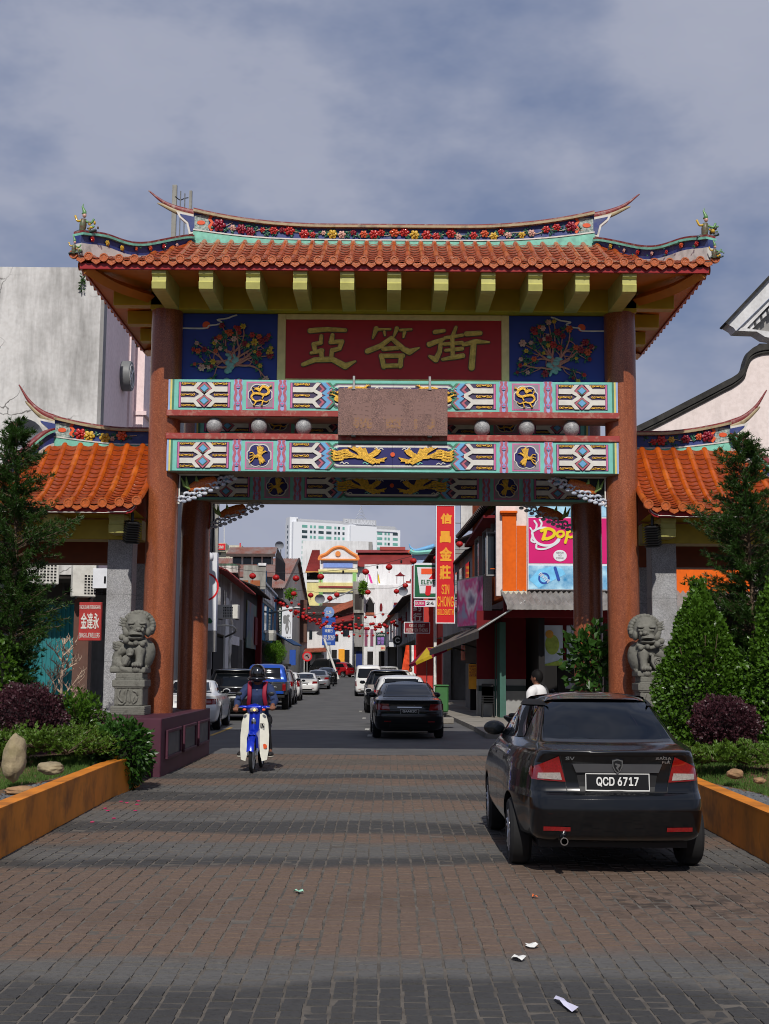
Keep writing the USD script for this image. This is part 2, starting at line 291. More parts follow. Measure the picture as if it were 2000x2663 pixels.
def creature(kind):
    """outline of a gilt relief in the box -1..1"""
    if kind == 'dragon':
        b = cr([(-.05, .45), (.25, .8), (.7, .6), (.8, .2), (.4, -.02), (-.1, .12), (-.6, .1), (-.8, -.25), (-.45, -.6), (.1, -.55), (.6, -.7), (.85, -.5)], 5)
        s = [stroke(b, np.interp(np.arange(len(b)), [0, 6, 30, len(b)], [.2, .24, .2, .05]))]
        s += [stroke([(-.05, .45), (-.35, .6), (-.5, .5)], [.3, .22, .1]), stroke([(-.2, .65), (-.05, .9)], [.06, .03]), stroke([(-.4, .6), (-.75, .75)], [.04, .02])]
        for p, d in (((.4, .0), (.25, -.3)), ((-.6, .1), (-.75, .4)), ((-.3, -.6), (-.5, -.9)), ((.3, -.55), (.2, -.9)), ((.7, .6), (.95, .8))):
            s += [stroke([p, d], [.14, .08])]+[stroke([d, (d[0]+.16*math.cos(a), d[1]+.16*math.sin(a))], [.05, .02]) for a in (math.atan2(d[1]-p[1], d[0]-p[0])+k for k in (-.7, 0, .7))]
        return unary_union(s)
    if kind == 'bird':
        s = [Polygon([(-.1, 0), (-.2, .85), (0, .7), (.1, .95), (.2, .7), (.35, .8), (.3, .1)]), Polygon([(-.1, -.1), (.1, -.85), (.25, -.65), (.4, -.8), (.45, -.5), (.6, -.5), (.2, 0)]), stroke([(-.2, -.1), (.1, .05), (.35, .25), (.55, .35)], [.3, .3, .16, .16]), stroke([(.55, .35), (.8, .3)], [.1, .02])]
        for i in range(6): s.append(stroke([(0, .05), (.02+.07*i, .55), (.1+.13*i-.3, .95-.06*abs(i-2))], [.12, .09, .03]))
        for i in range(4): s.append(stroke([(0, -.1), (.2+.06*i, -.5), (.15+.16*i, -.9+.1*i)], [.12, .09, .03]))
        for i in range(4): s.append(stroke(cr([(-.15, -.1), (-.45, -.25+.1*i), (-.6, -.5+.25*i), (-.85, -.7+.3*i)], 4), .07))
        return unary_union(s)
    if kind == 'phoenix':      # long, head to the right
        s = [Polygon([(.1, 0), (-.45, .95), (-.3, .8), (-.22, 1), (-.1, .82), (0, .98), (.08, .75), (.2, .85), (.3, .1)]), Polygon([(.15, -.2), (.5, -.6), (.95, -.2), (.85, -.42), (.88, -.62), (.72, -.6), (.7, -.8), (.55, -.72), (.45, -.9), (.1, -.4)]), stroke([(0, -.1), (.25, -.1), (.5, .2), (.62, .55)], [.4, .44, .3, .26]), stroke([(.62, .6), (.74, .55)], [.12, .02]), stroke([(.6, .6), (.55, .9)], [.05, .02])]
        for i in range(6): s.append(stroke([(.05, 0), (-.1+.03*i, .5), (-.25+.08*i, .95-.05*i)], [.14, .1, .03]))
        for i in range(6): s.append(stroke([(.25, -.2), (.5, -.5+.04*i), (.95-.07*i, -.15-.13*i)], [.14, .1, .03]))
        for i, o in enumerate((-.35, -.05, .25, .5)):
            t = cr([(-.05, -.05), (-.3, o*.5), (-.55, o+.15), (-.78, o-.15), (-.98, o+.1)], 5); s.append(stroke(t, .1))
            for k in (9, 13, 17): s.append(Point(t[k]).buffer(.11, 4))
        return unary_union(s)
    # scroll
    s = [Point(0, 0).buffer(.26, 4)]
    for d in (-1, 1):
        s += [stroke(cr([(0, 0), (d*.35, .35), (d*.7, .1), (d*.55, -.25), (d*.4, 0)], 4), .13), stroke(cr([(d*.3, -.2), (d*.7, -.5), (d*.95, -.1), (d*.85, .4)], 4), .12)]
    return unary_union(s)
CRE = {k: creature(k).simplify(.012) for k in ('dragon', 'bird', 'phoenix', 'scroll')}
def place(sh, cx, cz, sx, sz): return affinity.translate(affinity.scale(sh, sx, sz, origin=(0, 0)), cx, cz)

def beam_front(par, H, centre, W=8.06):
    """the painted reliefs of a beam, in the plane y = 0 of par, x from 0, z from 0; both halves"""
    E = .045; out = []
    def put(name, sh, mat, d, y=0.):
        for s in (0, 1):
            t = affinity.scale(sh, -1, 1, origin=(W/2, 0)) if s else sh
            for g in getattr(t, 'geoms', [t]):
                if g.area > 2e-5: obj(name, G().poly(g, d, t=(0, y, 0)), KM[mat], par)
    for i, c in enumerate(('lilac', 'yellow', 'green')): put('end_stripe', sbox(.002+i*.036, .002, .034+i*.036, H-.002), c, .006)
    # diamond panel
    def strips(x0, x1, c, both, mirror=False):
        h = H-2*E; ls = []
        for w in (.285, .715):
            k = -1 if w < .5 else 1
            ls.append(LineString([(x0, E+h*w), (c-.19, E+h*w)]).buffer(.047, cap_style=2)); ls.append(LineString([(c-.19, E+h*w), (c-.075, E+h*(.5+k*.5))]).buffer(.032, cap_style=3))
            ls.append(LineString([(c-.19, E+h*w), (c-.03, E+h*.52)]).buffer(.03, cap_style=3))
        sh = unary_union(ls)
        if both: sh = unary_union([sh, affinity.scale(sh, -1, 1, origin=(c, 0))])
        return sh.intersection(sbox(x0, E+.012, x1, H-E-.012))
    x0, x1 = .14, 1.16; c = (x0+x1)/2; h = H-2*E
    put('dark_ground', sbox(x0+E, E, x1-E, H-E), 'black', .006)
    for a in (x0+E+.012, x1-E-.04): put('pink_bar', sbox(a, E+.008, a+.028, H-E-.008), 'pink', .014)
    put('white_strip', strips(x0+E+.05, x1-E-.05, c, True), 'white', .03)
    for w in (.26, .74):
        z = E+h*w
        dm = Polygon([(c-.13, z), (c, z-h*.25), (c+.13, z), (c, z+h*.25)])
        put('red_diamond', dm, 'rose', .022, -.008); put('dark_diamond', affinity.scale(dm, .68, .68), 'green', .006, -.03); put('blue_diamond', affinity.scale(dm, .52, .52), 'blue', .014, -.03)
    for w, k in ((.5, .24), (.09, .2), (.93, .2)):
        for sx in (-1, 1): put('gold_scroll', place(CRE['scroll'], c+sx*(.30 if w == .5 else .28), E+h*w, .13, .04), 'gold', .016, -.006)
    # bands
    for b in (1.175, 1.97):
        put('blue_band', sbox(b, .0, b+.155, H), 'lilac', .007)
        for sx in (-1, 1):
            zz = np.linspace(0, H, 15); wv = LineString([(b+.0775+sx*(.045+.014*math.sin(z/H*PI*6)), z) for z in zz])
            put('pink_scroll', wv.buffer(.022, cap_style=2).intersection(sbox(b, 0, b+.155, H)), 'rose', .01, -.006)
        for w in (.22, .78): put('rosette', unary_union([Point(b+.0775, H*w).buffer(.04, 5)]), 'blue', .008, -.015); put('rosette_centre', unary_union([stroke([(b+.05, H*w), (b+.105, H*w)], .02), stroke([(b+.0775, H*w-.028), (b+.0775, H*w+.028)], .02)]), 'pink', .006, -.022)
    # square panel with a quatrefoil
    x0, x1 = 1.36, 1.94; c = (x0+x1)/2; z = H/2; a = H/2-E
    put('pink_frame', sbox(x0+.04, E-.01, x1-.04, H-E+.01), 'pink', .007); put('grey_ground', sbox(x0+.065, E+.015, x1-.065, H-E-.015), 'grey', .012)
    qf = unary_union([Point(c+.7*a*.62*math.cos(t), z+.7*a*.62*math.sin(t)).buffer(a*.46, 6) for t in np.arange(6)*PI/3])
    qf = affinity.scale(qf, 1.12, 1.03).intersection(sbox(x0+.07, E+.02, x1-.07, H-E-.02))
    put('white_outline', qf, 'white', .02); put('navy_field', qf.buffer(-.018), 'navy', .006, -.02)
    put('gold_dragon' if centre == 'dragon' else 'gold_bird', place(CRE['dragon' if centre == 'dragon' else 'bird'], c, z, .19, .19), 'gold', .03, -.024)
    # long centre panel
    x0 = 2.14; put('dark_ground', sbox(x0+E, E, x0+.62, H-E), 'black', .006)
    put('pink_bar', sbox(x0+E+.008, E+.008, x0+E+.04, H-E-.008), 'pink', .014)
    put('white_strip', strips(x0+E+.05, x0+.62, x0+.64, False), 'white', .03)
    for w in (.5, .09, .93): put('gold_scroll', place(CRE['scroll'], x0+.26, E+h*w, .14, .045), 'gold', .016, -.006)
    zig = [(0, 0), (.12, .25), (.02, .42), (.1, .5), (.02, .58), (.12, .75), (0, 1)]
    def chev(o, w): l = [(x0+.60+o+.9*p[0], E+h*p[1]) for p in zig]; return Polygon(l+[(q[0]+w, q[1]) for q in l[::-1]])
    for i, (o, w, col) in enumerate(((-.09, .05, 'rose'), (-.04, .035, 'black'), (-.005, .09, 'blue'), (.085, .03, 'rose'), (.115, .05, 'green'))): put('chevron', chev(o, w), col, .012+.004*i)
    nt = lambda o: Polygon([(x0+.87+o, o+.055), (x0+.72+o, H*.3), (x0+.83+o, H*.38), (x0+.88+o, H*.5), (x0+.83+o, H*.62), (x0+.72+o, H*.7), (x0+.87+o, H-o-.055)]+[(W/2+.002, H-o-.055), (W/2+.002, o+.055)])
    for o, col, d in ((-.005, 'green', .008), (.014, 'black', .012), (.026, 'grey', .016), (.042, 'white', .022), (.072, 'navy', .026)): put({'green': 'green_border', 'black': 'black_line', 'grey': 'grey_line', 'white': 'white_border', 'navy': 'navy_field'}[col], nt(o), col, d)
    if centre == 'phoenix': put('gold_phoenix', place(CRE['phoenix'], W/2-.58, H*.5, .5, .17), 'gold', .03, -.026)
    else: put('gold_dragon', place(affinity.rotate(CRE['dragon'], 20), W/2-.72, H*.5, .42, .17), 'gold', .03, -.026)
    for k in range(5):
        q = random.Random(k+31); cx = W/2-.25-.17*k*1.2; cz = H*(.27 if k % 2 else .73)
        put('cloud_scroll', stroke(cr([(cx-.07, cz), (cx-.03, cz+.02), (cx, cz-.015), (cx+.04, cz+.012), (cx+.08, cz-.01)], 3), .014), 'teal' if k % 3 == 1 else 'white', .012, -.026)
    for g in (Point(W/2, H*.55).buffer(.04),): obj('red_pearl', G().poly(g, .02, t=(0, -.026, 0)), KM['orange'], par)

gate = thing('gateway', 'monumental red granite gateway with orange tiled roof and gold lettered red sign spanning the street', 'gateway').GetPrim()
A, RC, CT = 4.14, .283, 8.18
for x, y, r in ((-A, 0, RC), (A, 0, RC), (-3.88, 2.4, .285), (3.88, 2.4, .285)):
    obj('column', G().lathe([(r, .9), (r, 1.0)]+[(r, z) for z in np.linspace(1.5, CT, 12)]+[(r*.3, CT)], 48, (x, y, 0)), granite, gate, smooth=40)
    g = G()
    for z in (2.3, 3.7, 5.0): g.lathe([(r+.0012, z-.003), (r+.0012, z+.003)], 48, (x, y, 0))
    obj('column_joint', g, granite, gate)
for s in (-1, 1):
    p = part('plinth', gate); xi, xo = 3.604*s, 5.6*s
    obj('plinth_block', G().box(min(xi, xo), max(xi, xo), -2.62, 3.08, -.1, .905, .012), plinth_paint, p)
    for k in range(3):
        ya = -2.25+k*1.78
        g = G(); 
        for (a, b, c, d) in ((ya, ya+1.45, .25, .30), (ya, ya+1.45, .66, .71), (ya, ya+.06, .3, .66), (ya+1.39, ya+1.45, .3, .66)): g.box(min(xi-s*.012, xi-s*.05), max(xi-s*.012, xi-s*.05)+.0, a, b, c, d, .006)
        obj('panel_frame', g, plinth_paint, p)
        obj('slate_panel', G().box(min(xi-s*.004, xi-s*.02), max(xi-s*.004, xi-s*.02), ya+.06, ya+1.39, .3, .66), lk('slate_panel', srgb(66, 66, 68), rough=.4, var=.35, scale=5, dirt=.5, dscale=4, dcol=srgb(120, 116, 110)), p)
YF = -.35
for name, z0, z1, yb, kind, plank in (('upper_beam', 6.28, 6.84, YF, 'dragon', (6.17, 6.28)), ('lower_beam', 5.18, 5.75, YF, 'phoenix', (5.75, 5.86)), ('rear_upper_beam', 6.28, 6.84, 2.05, 'dragon', (6.17, 6.28)), ('rear_lower_beam', 4.98, 5.52, 2.05, 'phoenix', (5.52, 5.62))):
    b = part(name, gate); hw = 4.03 if yb < 0 else 3.9
    obj('beam_core', G().box(-hw, hw, yb, yb+.62, z0, z1, .006), KM['teal'], b)
    obj('beam_plank', G().box(-hw-.02, hw+.02, yb-.03, yb+.66, *plank, .008), beam_red, b)
    obj('beam_underside', G().box(-hw+.02, hw-.02, yb+.02, yb+.6, (z0 if plank[0] > z1-.01 else plank[0])-.012, (z0 if plank[0] > z1-.01 else plank[0])), lk('soffit_plaster', srgb(150, 140, 120), rough=.7), b)
    f = UsdGeom.Xform(b); fr = b
    W = 8.06 if yb < 0 else 7.8
    # the reliefs are built in the beam's own plane
    _obj = obj
    def obj(name, g, mat, parent=None, smooth=False, _o=_obj, _yb=yb, _z0=z0, _hw=hw, **k): v, fc = g.data(); return _o(name, (v+np.array([-_hw, _yb, _z0]), fc), mat, parent, smooth, **k)
    beam_front(b, z1-z0, kind, W); obj = _obj
for x in np.arange(-4, 5)*.802:
    obj('granite_ball', G().lathe([(.145*math.sin(t), 6.02-.155*math.cos(t)) for t in np.linspace(.15, PI-.15, 13)], 20, (x, -.2, 0)), grey_granite, gate, smooth=True)
    obj('granite_ball', G().lathe([(.145*math.sin(t), 5.9-.28*math.cos(t)) for t in np.linspace(.15, PI-.15, 13)], 20, (x, 2.4, 0)), grey_granite, gate, smooth=True)
# wall between the columns with the sign
obj('sign_wall', G().box(-3.9, 3.9, .06, 2.3, 6.84, 8.16), cream, gate)
for x0, x1, z0, z1 in ((-2.12, -1.97, 6.84, 8.16), (1.98, 2.12, 6.84, 8.16), (-1.97, 1.98, 6.84, 6.95), (-1.97, 1.98, 8.06, 8.16)): obj('sign_frame', G().box(x0, x1, .005, .065, z0, z1, .008), cream, gate)
sgn = part('sign_board', gate)
obj('sign_field', G().box(-1.968, 1.978, .03, .07, 6.952, 8.058), sign_red, sgn)
CH_ = [[([(133, 172), (260, 162), (395, 168)], [30, 26, 20]), ([(217, 212), (213, 262), (158, 274)], [20, 24, 22]), ([(160, 272), (172, 325)], [24, 26]), ([(142, 338), (222, 320)], [16, 26]), ([(217, 320), (220, 380)], [26, 24]),
        ([(300, 205), (293, 252)], [22, 30]), ([(285, 258), (372, 252)], [22, 24]), ([(370, 252), (352, 305), (297, 320)], [24, 24, 26]), ([(297, 318), (290, 380)], [26, 22]), ([(80, 424), (170, 388), (300, 385), (395, 436), (470, 400)], [20, 30, 32, 38, 6])],
       [([(626, 158), (600, 226)], [30, 8]), ([(630, 163), (732, 160)], [12, 7]), ([(686, 180), (690, 206)], [12, 8]), ([(780, 156), (755, 216)], [26, 8]), ([(805, 168), (888, 162)], [12, 8]), ([(836, 184), (828, 222)], [20, 6]),
        ([(738, 226), (660, 285), (560, 325)], [22, 30, 30]), ([(740, 228), (828, 308), (872, 330), (945, 300)], [22, 32, 38, 4]), ([(680, 308), (790, 300)], [26, 22]),
        ([(664, 358), (682, 440)], [26, 28]), ([(660, 360), (826, 358)], [24, 24]), ([(812, 360), (804, 436)], [28, 26]), ([(680, 434), (810, 430)], [22, 24])],
       [([(1062, 182), (1130, 172)], [24, 18]), ([(1022, 274), (1070, 255), (1122, 238)], [34, 26, 20]), ([(1108, 250), (1098, 330), (1070, 388), (1022, 362)], [24, 26, 34, 12]), ([(1220, 146), (1192, 220), (1196, 365)], [14, 24, 24]), ([(1138, 226), (1270, 205)], [18, 16]),
        ([(1132, 272), (1265, 262)], [18, 20]), ([(1142, 318), (1265, 306)], [14, 22]), ([(1118, 386), (1200, 370), (1270, 358)], [12, 26, 30]), ([(1298, 196), (1400, 190)], [30, 26]), ([(1276, 276), (1370, 252), (1466, 258)], [22, 28, 6]), ([(1352, 258), (1336, 446)], [34, 38])]]
def sgnpt(p): q = at(760+p[0]/2.8638, 800+p[1]/2.8638, .0); return (q[0], q[2])
sc_ = (4.0)/(565*2.8638)
for ch in CH_:
    sh = unary_union([stroke([sgnpt(p) for p in pts], np.array(w)*sc_) for pts, w in ch]).simplify(.004)
    cp = G().poly(sh.buffer(.022), .02, t=(0, .032, 0)); obj('character_edge', cp, lk('bronze_edge', srgb(96, 82, 66), rough=.5, metal=.3), sgn)
    cp = G().poly(sh.buffer(.008), .03, t=(0, .014, 0)).poly(sh.buffer(-.008), .014, t=(0, -.016, 0)).poly(sh.buffer(-.022), .012, t=(0, -.03, 0)); obj('gilt_character', cp, lk('dull_gold', srgb(206, 176, 88), rough=.42, var=.3, scale=14, metal=.35, bump=.4, bscale=70), sgn)
# blue panels with flowering trees
def spread(q, g, p, d, L, n, tips, r0):
    pts = [np.array(p, float)]; ang = d
    for i in range(n): ang += q.uniform(-.35, .35); pts.append(pts[-1]+L/n*np.array([math.cos(ang), 0, math.sin(ang)])+np.array([0, q.uniform(-.006, .006), 0]))
    g.tube(pts, np.linspace(r0, r0*.4, n+1), 5); tips.append(pts[-1]); tips.append(pts[n//2+1]); return pts
for s in (-1, 1):
    P = part('flower_panel', gate); x0, x1 = (-3.9, -2.12) if s < 0 else (2.12, 3.9); q = random.Random(5+s)
    obj('blue_field', G().box(x0, x1, .035, .058, 6.842, 8.158), panel_blue, P)
    cx = (x0+x1)/2+(.08 if s < 0 else -.06); b = G(); tips = []; zb = 7.2
    for d, L in ((2.6, .75), (2.3, .6), (2.0, .72), (1.75, .75), (1.4, .8), (1.2, .6), (1.0, .8), (.75, .65), (.5, .8), (.2, .7), (2.95, .6), (3.4, .62), (-.3, .62), (2.75, .45)):
        pts = spread(q, b, (cx+q.uniform(-.1, .1), .0, zb+q.uniform(-.05, .12)), d, L, 6, tips, .026)
        for k in (2, 4): spread(q, b, pts[k], d+q.choice((-.9, .9)), .28, 4, tips, .012)
    obj('branch', b, branch_m, P, True)
    rk = G()
    for k in range(16): rk.ell((cx+q.uniform(-.14, .14)*(1.6 if k < 5 else .8), .0, 6.88+(.0 if k < 5 else .05+.03*k)), (q.uniform(.03, .08), .04, q.uniform(.03, .08)), 1, roty(q.uniform(-.6, .6)))
    obj('rock', rk, rock_m, P, True)
    lv = G(); k = 0
    for t in tips:
        if not (x0+.06 < t[0] < x1-.06 and 6.9 < t[2] < 8.05): continue
        leaf_cluster(lv, (t[0], .0, t[2]), .075, q, 5)
        if k % 2 == 0: obj('flower', xform(G().add(*flower_mesh(q.choice((.036, .046, .06, .075)), k)), t=(t[0], -.02, t[2])), petal[q.choice(('red', 'pale', 'dark', 'yellow', 'orange'))], P, True)
        k += 1
    obj('leaves', lv, leafgreen, P)
    sx = -1 if s < 0 else 1
    cl = [(x0 if s < 0 else x1, 7.88), (cx+sx*.52, 7.88), (cx+sx*.45, 7.93), (cx+sx*.3, 7.95), (cx+sx*.22, 8.0), (cx+sx*.3, 8.04), (cx+sx*.12, 8.07), (cx+sx*.02, 8.11), (cx-sx*.05, 8.13)]
    obj('cloud_line', G().poly(LineString(cr([(a, z) for a, z in cl], 4)).buffer(.012), .02, t=(0, .035, 0)), KM['white'], P)
    obj('sun_disc', G().poly(Point(cx+sx*.5, 7.94).buffer(.07), .016, t=(0, .036, 0)), KM['orange'], P)
# fish spandrels under the lower beam
def fish_spandrel(s, y, zt, xc):
    P = part('carved_spandrel', gate); q = random.Random(3)
    L, Hh = 1.0, .52
    def X(u): return xc+s*-u
    tri = Polygon([(0, 0), (L, 0), (L*.72, -.09), (L*.45, -.2), (L*.2, -.34), (0, -Hh)])
    band = tri.difference(affinity.scale(tri, .86, .8, origin=(0, 0)))
    holes = unary_union([Point(q.uniform(.1, .9), -q.uniform(.08, .3)).buffer(.035) for _ in range(10)])
    wave = G(); 
    for i in range(10):
        t = i/9; bx, bz = np.interp(t, [0, .25, .5, .75, 1], [.04, .25, .46, .72, .95]), np.interp(t, [0, .25, .5, .75, 1], [-.46, -.39, -.29, -.16, -.04])
        sp = [(X(bx+.07*math.cos(a)*(1-a/9)), y-.03, zt+bz+.04*(i % 2)+.07*math.sin(a)*(1-a/9)) for a in np.linspace(.4, 6.5, 12)]
        wave.tube(sp, np.linspace(.03, .014, 12), 6)
        wave.ell((X(bx+.05), y-.02, zt+bz-.03), (.05, .03, .035), 1)
    obj('wave_curls', wave, lk('wave_paint', srgb(150, 168, 204), rough=.5, var=.5, scale=22, col2=srgb(222, 224, 228)), P, True)
    fr = G().poly(affinity.scale(unary_union([LineString([(0, -Hh), (0, 0), (L*.7, 0)]).buffer(.018)]), -s, 1, origin=(0, 0)), .05, t=(xc, y+.02, zt)); obj('white_frame', fr, KM['white'], P)
    b = cr([(.16, -.26), (.28, -.22), (.42, -.18), (.56, -.14), (.68, -.1)], 4)
    obj('fish_body', G().tube([(X(u), y, zt+w) for u, w in b], np.interp(np.arange(len(b)), [0, 5, 11, 15, len(b)-1], [.05, .105, .115, .09, .03]), 12, flat=.5, up=(0, 1, 0)), lk('fish_scales', srgb(176, 44, 30), rough=.4, var=.3, scale=45, col2=srgb(214, 130, 50)), P, True)
    t = G()
    for a, c in (((.2, -.28), (.03, -.06)), ((.2, -.28), (.12, -.04)), ((.36, -.13), (.3, -.03))): t.tube([(X(a[0]), y, zt+a[1]), (X((a[0]+c[0])/2-.02), y, zt+(a[1]+c[1])/2-.03), (X(c[0]), y, zt+c[1])], [.03, .085, .02], 7, flat=.4)
    obj('fish_tail', t, lk('fish_tail', srgb(140, 170, 96), rough=.45, var=.3, scale=20), P, True)
    obj('dark_backing', G().poly(Polygon([(0, 0), (-s*.86, 0), (-s*.68, -.14), (-s*.44, -.26), (-s*.2, -.36), (0, -.44)]), .02, t=(xc, y+.05, zt)), lk('carving_black', srgb(26, 26, 28)), P) if y < 1 else None
    obj('red_backing', G().box(min(xc-s*0, xc+s*.05), max(xc, xc+s*.05), y-.03, y+.06, zt-.5, zt+.0, .005), beam_red, P)
fish_spandrel(-1, -.02, 5.16, -3.84); fish_spandrel(1, -.02, 5.16, 3.84); fish_spandrel(-1, 2.35, 4.96, -3.57); fish_spandrel(1, 2.35, 4.96, 3.57)

# ------------------------------------------------------------------ tiled roofs
def tiled_roof(T, xl, xr, ye, yr, ze, zt, xhl, xhr, pitch, rows, curve=.12, clip_l=True, clip_r=True, upturn=.07):
    """front slope of a roof: eave from xl to xr at ye, ridge foot at yr; hips run from the eave corners to xhl, xhr on the ridge"""
    roof = part('roof', T)
    def zz(y, x):
        t = (y-ye)/(yr-ye); e = max(0, (abs(x-(xl+xr)/2)-((xr-xl)/2-1.0)))
        return ze+(zt-ze)*(t-curve*math.sin(PI*t)*(1-.3*t))+upturn*e*e*(1-t)
    n = int(round((xr-xl)/pitch)); pitch = (xr-xl)/n; R = pitch*.205
    covers, pans, rest = [], [], G()
    for i in range(n+1):
        x = xl+i*pitch
        def top(x):
            t = yr
            if clip_l and x < xhl: t = min(t, ye+(yr-ye)*(x-xl)/(xhl-xl))
            if clip_r and x > xhr: t = min(t, ye+(yr-ye)*(xr-x)/(xr-xhr))
            return t
        yt = top(x); L = (yr-ye)/rows
        k = 0; y = ye
        while y < yt-.02:
            y2 = min(y+L*1.35, yt+.04); g = G()
            a = np.linspace(0, PI, 7); P = np.array([[(x+rr*math.cos(t), yy, zz(yy, x)+.026+rr*1.15*math.sin(t)) for t in a] for yy, rr in ((y-.012, R*1.04), ((y+y2)/2, R*.99), (y2, R*.95))])
            g.grid(P, flip=True); covers.append((y, g)); y += L*1.35
        if yt > ye-.01:
            e = G(); z = zz(ye, x)+.02; R_ = R*1.25; e.lathe([(0, 0), (R_*.7, 0), (R_*.78, .012), (R_*1.1, .012), (R_*1.15, 0), (R_*1.15, -.05)], 16, (0, 0, 0), None)
            v, f = e.data(); v = v @ rotx(PI/2).T; obj('round_tile_end', (v+np.array([x, ye-.035, z+R*.35]), f), cap_m, roof)
        if i < n:
            xm = x+pitch/2; ytm = top(xm); y = ye; w = pitch*.37; L2 = (yr-ye)/(rows*1.8)
            while y < ytm-.02:
                y2 = min(y+L2*1.12, ytm+.03); g = G(); a = np.linspace(-1, 1, 5)
                lift = .034
                P = np.array([[(xm+w*t, yy, zz(yy, xm)+.03*(t*t)+dz) for t in a] for yy, dz in ((y+.05, lift-.02), (y, lift-.013), (y, lift), (y2, .006))])
                g.grid(P, flip=True); pans.append((y, g)); y += L2
            a = np.linspace(-1, 1, 9); z = zz(ye, xm)
            sh = Polygon([(w*1.12*t, .05*t*t) for t in a]+[(w*1.12*t, -.085*(1-abs(t))**.75-.0) for t in a[::-1][1:-1]])
            obj('drip_tile', G().poly(sh, .014, t=(xm, ye-.01, z-.005)), cap_m, roof)
    for name, lst, lim in (('cover_tile', covers, 300), ('pan_tile', pans, 300)):
        lst.sort(key=lambda q: q[0])
        for k, (y, g) in enumerate(lst[:lim]): obj(name, g, (tile_m[(k*7+k//5) % 3] if name == 'cover_tile' else pan_m), roof, 30)
        if len(lst) > lim:
            g = G()
            for y, h in lst[lim:]: g.add(*h.data())
            obj(name, g, tile_m[0] if name == 'cover_tile' else pan_m, roof, 30, kind='stuff')
    # bed under the tiles
    bed = G(); ys = np.linspace(ye+.02, yr, 9)
    P = np.array([[((xl if clip_l else xl)+((xhl-xl) if clip_l else 0)*(y-ye)/(yr-ye)*1., y, zz(y, xl)-.02) if s == 0 else (xr-((xr-xhr) if clip_r else 0)*(y-ye)/(yr-ye), y, zz(y, xr)-.02) for s in (0, 1)] for y in ys])
    bed.grid(P, flip=False); obj('tile_bed', bed, lk('tile_bed', srgb(120, 62, 36), rough=.8), roof)
    return roof, zz
YE, YR, ZE, ZT = -1.78, .92, 8.56, 9.78
roof, zz = tiled_roof(gate, -5.46, 5.46, YE, YR, ZE, ZT, -3.85, 3.85, .262, 7.5)
YB = 4.35; YC = (YE+YB)/2
# rear and side slopes, one ribbed sheet each
g = G(); ys = np.linspace(0, 1, 9)
def rib(P0, P1, Q0, Q1, n):
    a = np.linspace(0, 1, n*4+1); out = []
    for t in ys: 
        out.append([tuple((np.array(P0)*(1-s)+np.array(P1)*s)*(1-t)+(np.array(Q0)*(1-s)+np.array(Q1)*s)*t+np.array([0, 0, .05*abs(math.sin(s*n*PI))-.1*math.sin(PI*t)])) for s in a])
    g.grid(out)
rib((5.42, YB, ZE), (-5.42, YB, ZE), (3.85, 1.5, ZT), (-3.85, 1.5, ZT), 40)
rib((-5.42, YB, ZE), (-5.42, YE, ZE), (-3.85, 1.5, ZT), (-3.85, YR, ZT), 24)
rib((5.42, YE, ZE), (5.42, YB, ZE), (3.85, YR, ZT), (3.85, 1.5, ZT), 24)
obj('rear_and_side_tiles', g, tile_m[1], roof, 40)
for s in (-1, 1):
    for y in np.arange(YE+.35, YB, .3):
        v, f = G().lathe([(0, 0), (.08, 0), (.08, -.05)], 10).data(); obj('round_tile_end', (v @ roty(PI/2*s).T+np.array([s*5.45, y, ZE+.02]), f), cap_m, roof)
# fascia, soffit and brackets
obj('fascia', G().box(-5.36, 5.36, YE+.03, YE+.07, 8.43, 8.54, .006).box(-5.36, -5.32, YE+.07, YB-.05, 8.43, 8.54, .006).box(5.32, 5.36, YE+.07, YB-.05, 8.43, 8.54, .006).box(-5.36, 5.36, YB-.09, YB-.05, 8.43, 8.54, .006), fascia_red, gate)
g = G(); a, b = (-5.32, 5.32), (YE+.07, YB-.1)
o = [(a[0], b[0], 8.47), (a[1], b[0], 8.47), (a[1], b[1], 8.47), (a[0], b[1], 8.47)]
i_ = [(-4.05, -.05, 8.60), (4.05, -.05, 8.60), (4.05, 2.6, 8.60), (-4.05, 2.6, 8.60)]
for k in range(4): g.quad(o[(k+1) % 4], o[k], i_[k], i_[(k+1) % 4])
obj('soffit', g, soffit_orange, gate)
g = G()
for (x0, x1, y0, y1) in ((-4.42, 4.42, -.22, .2), (-4.42, 4.42, 2.2, 2.62), (-4.42, -3.95, .2, 2.2), (3.95, 4.42, .2, 2.2)): g.box(x0, x1, y0, y1, 8.17, 8.62, .01)
obj('eave_beam', g, soffit_ochre, gate)
def bracket(x, y0, y1, ax='y'):
    pr = [(0, 8.46), (0, 8.38), (.05, 8.35), (.05, 8.27), (.02, 8.24), (.05, 8.13), (.14, 8.11), (1.55, 8.17), (1.55, 8.6), (.4, 8.5)]
    g = G(); sh = Polygon(pr); e = trimesh.creation.extrude_polygon(sh, .24, engine='earcut'); v = np.array(e.vertices)
    v = np.stack([v[:, 2]-.12, v[:, 0], v[:, 1]], 1)[:, [0, 1, 2]]; f = np.array(e.faces)
    return v, f
for k in range(11):
    x = -4.02+k*.804; v, f = bracket(0, 0, 0); v = v*np.array([1, 1, 1])+np.array([x, YE+.085, 0]); obj('eave_bracket', (v, f), bracket_green, gate)
    v, f = bracket(0, 0, 0); v = v*np.array([1, -1, 1])+np.array([x, YB-.12, 0]); obj('eave_bracket', (v, f[:, ::-1]), bracket_green, gate)
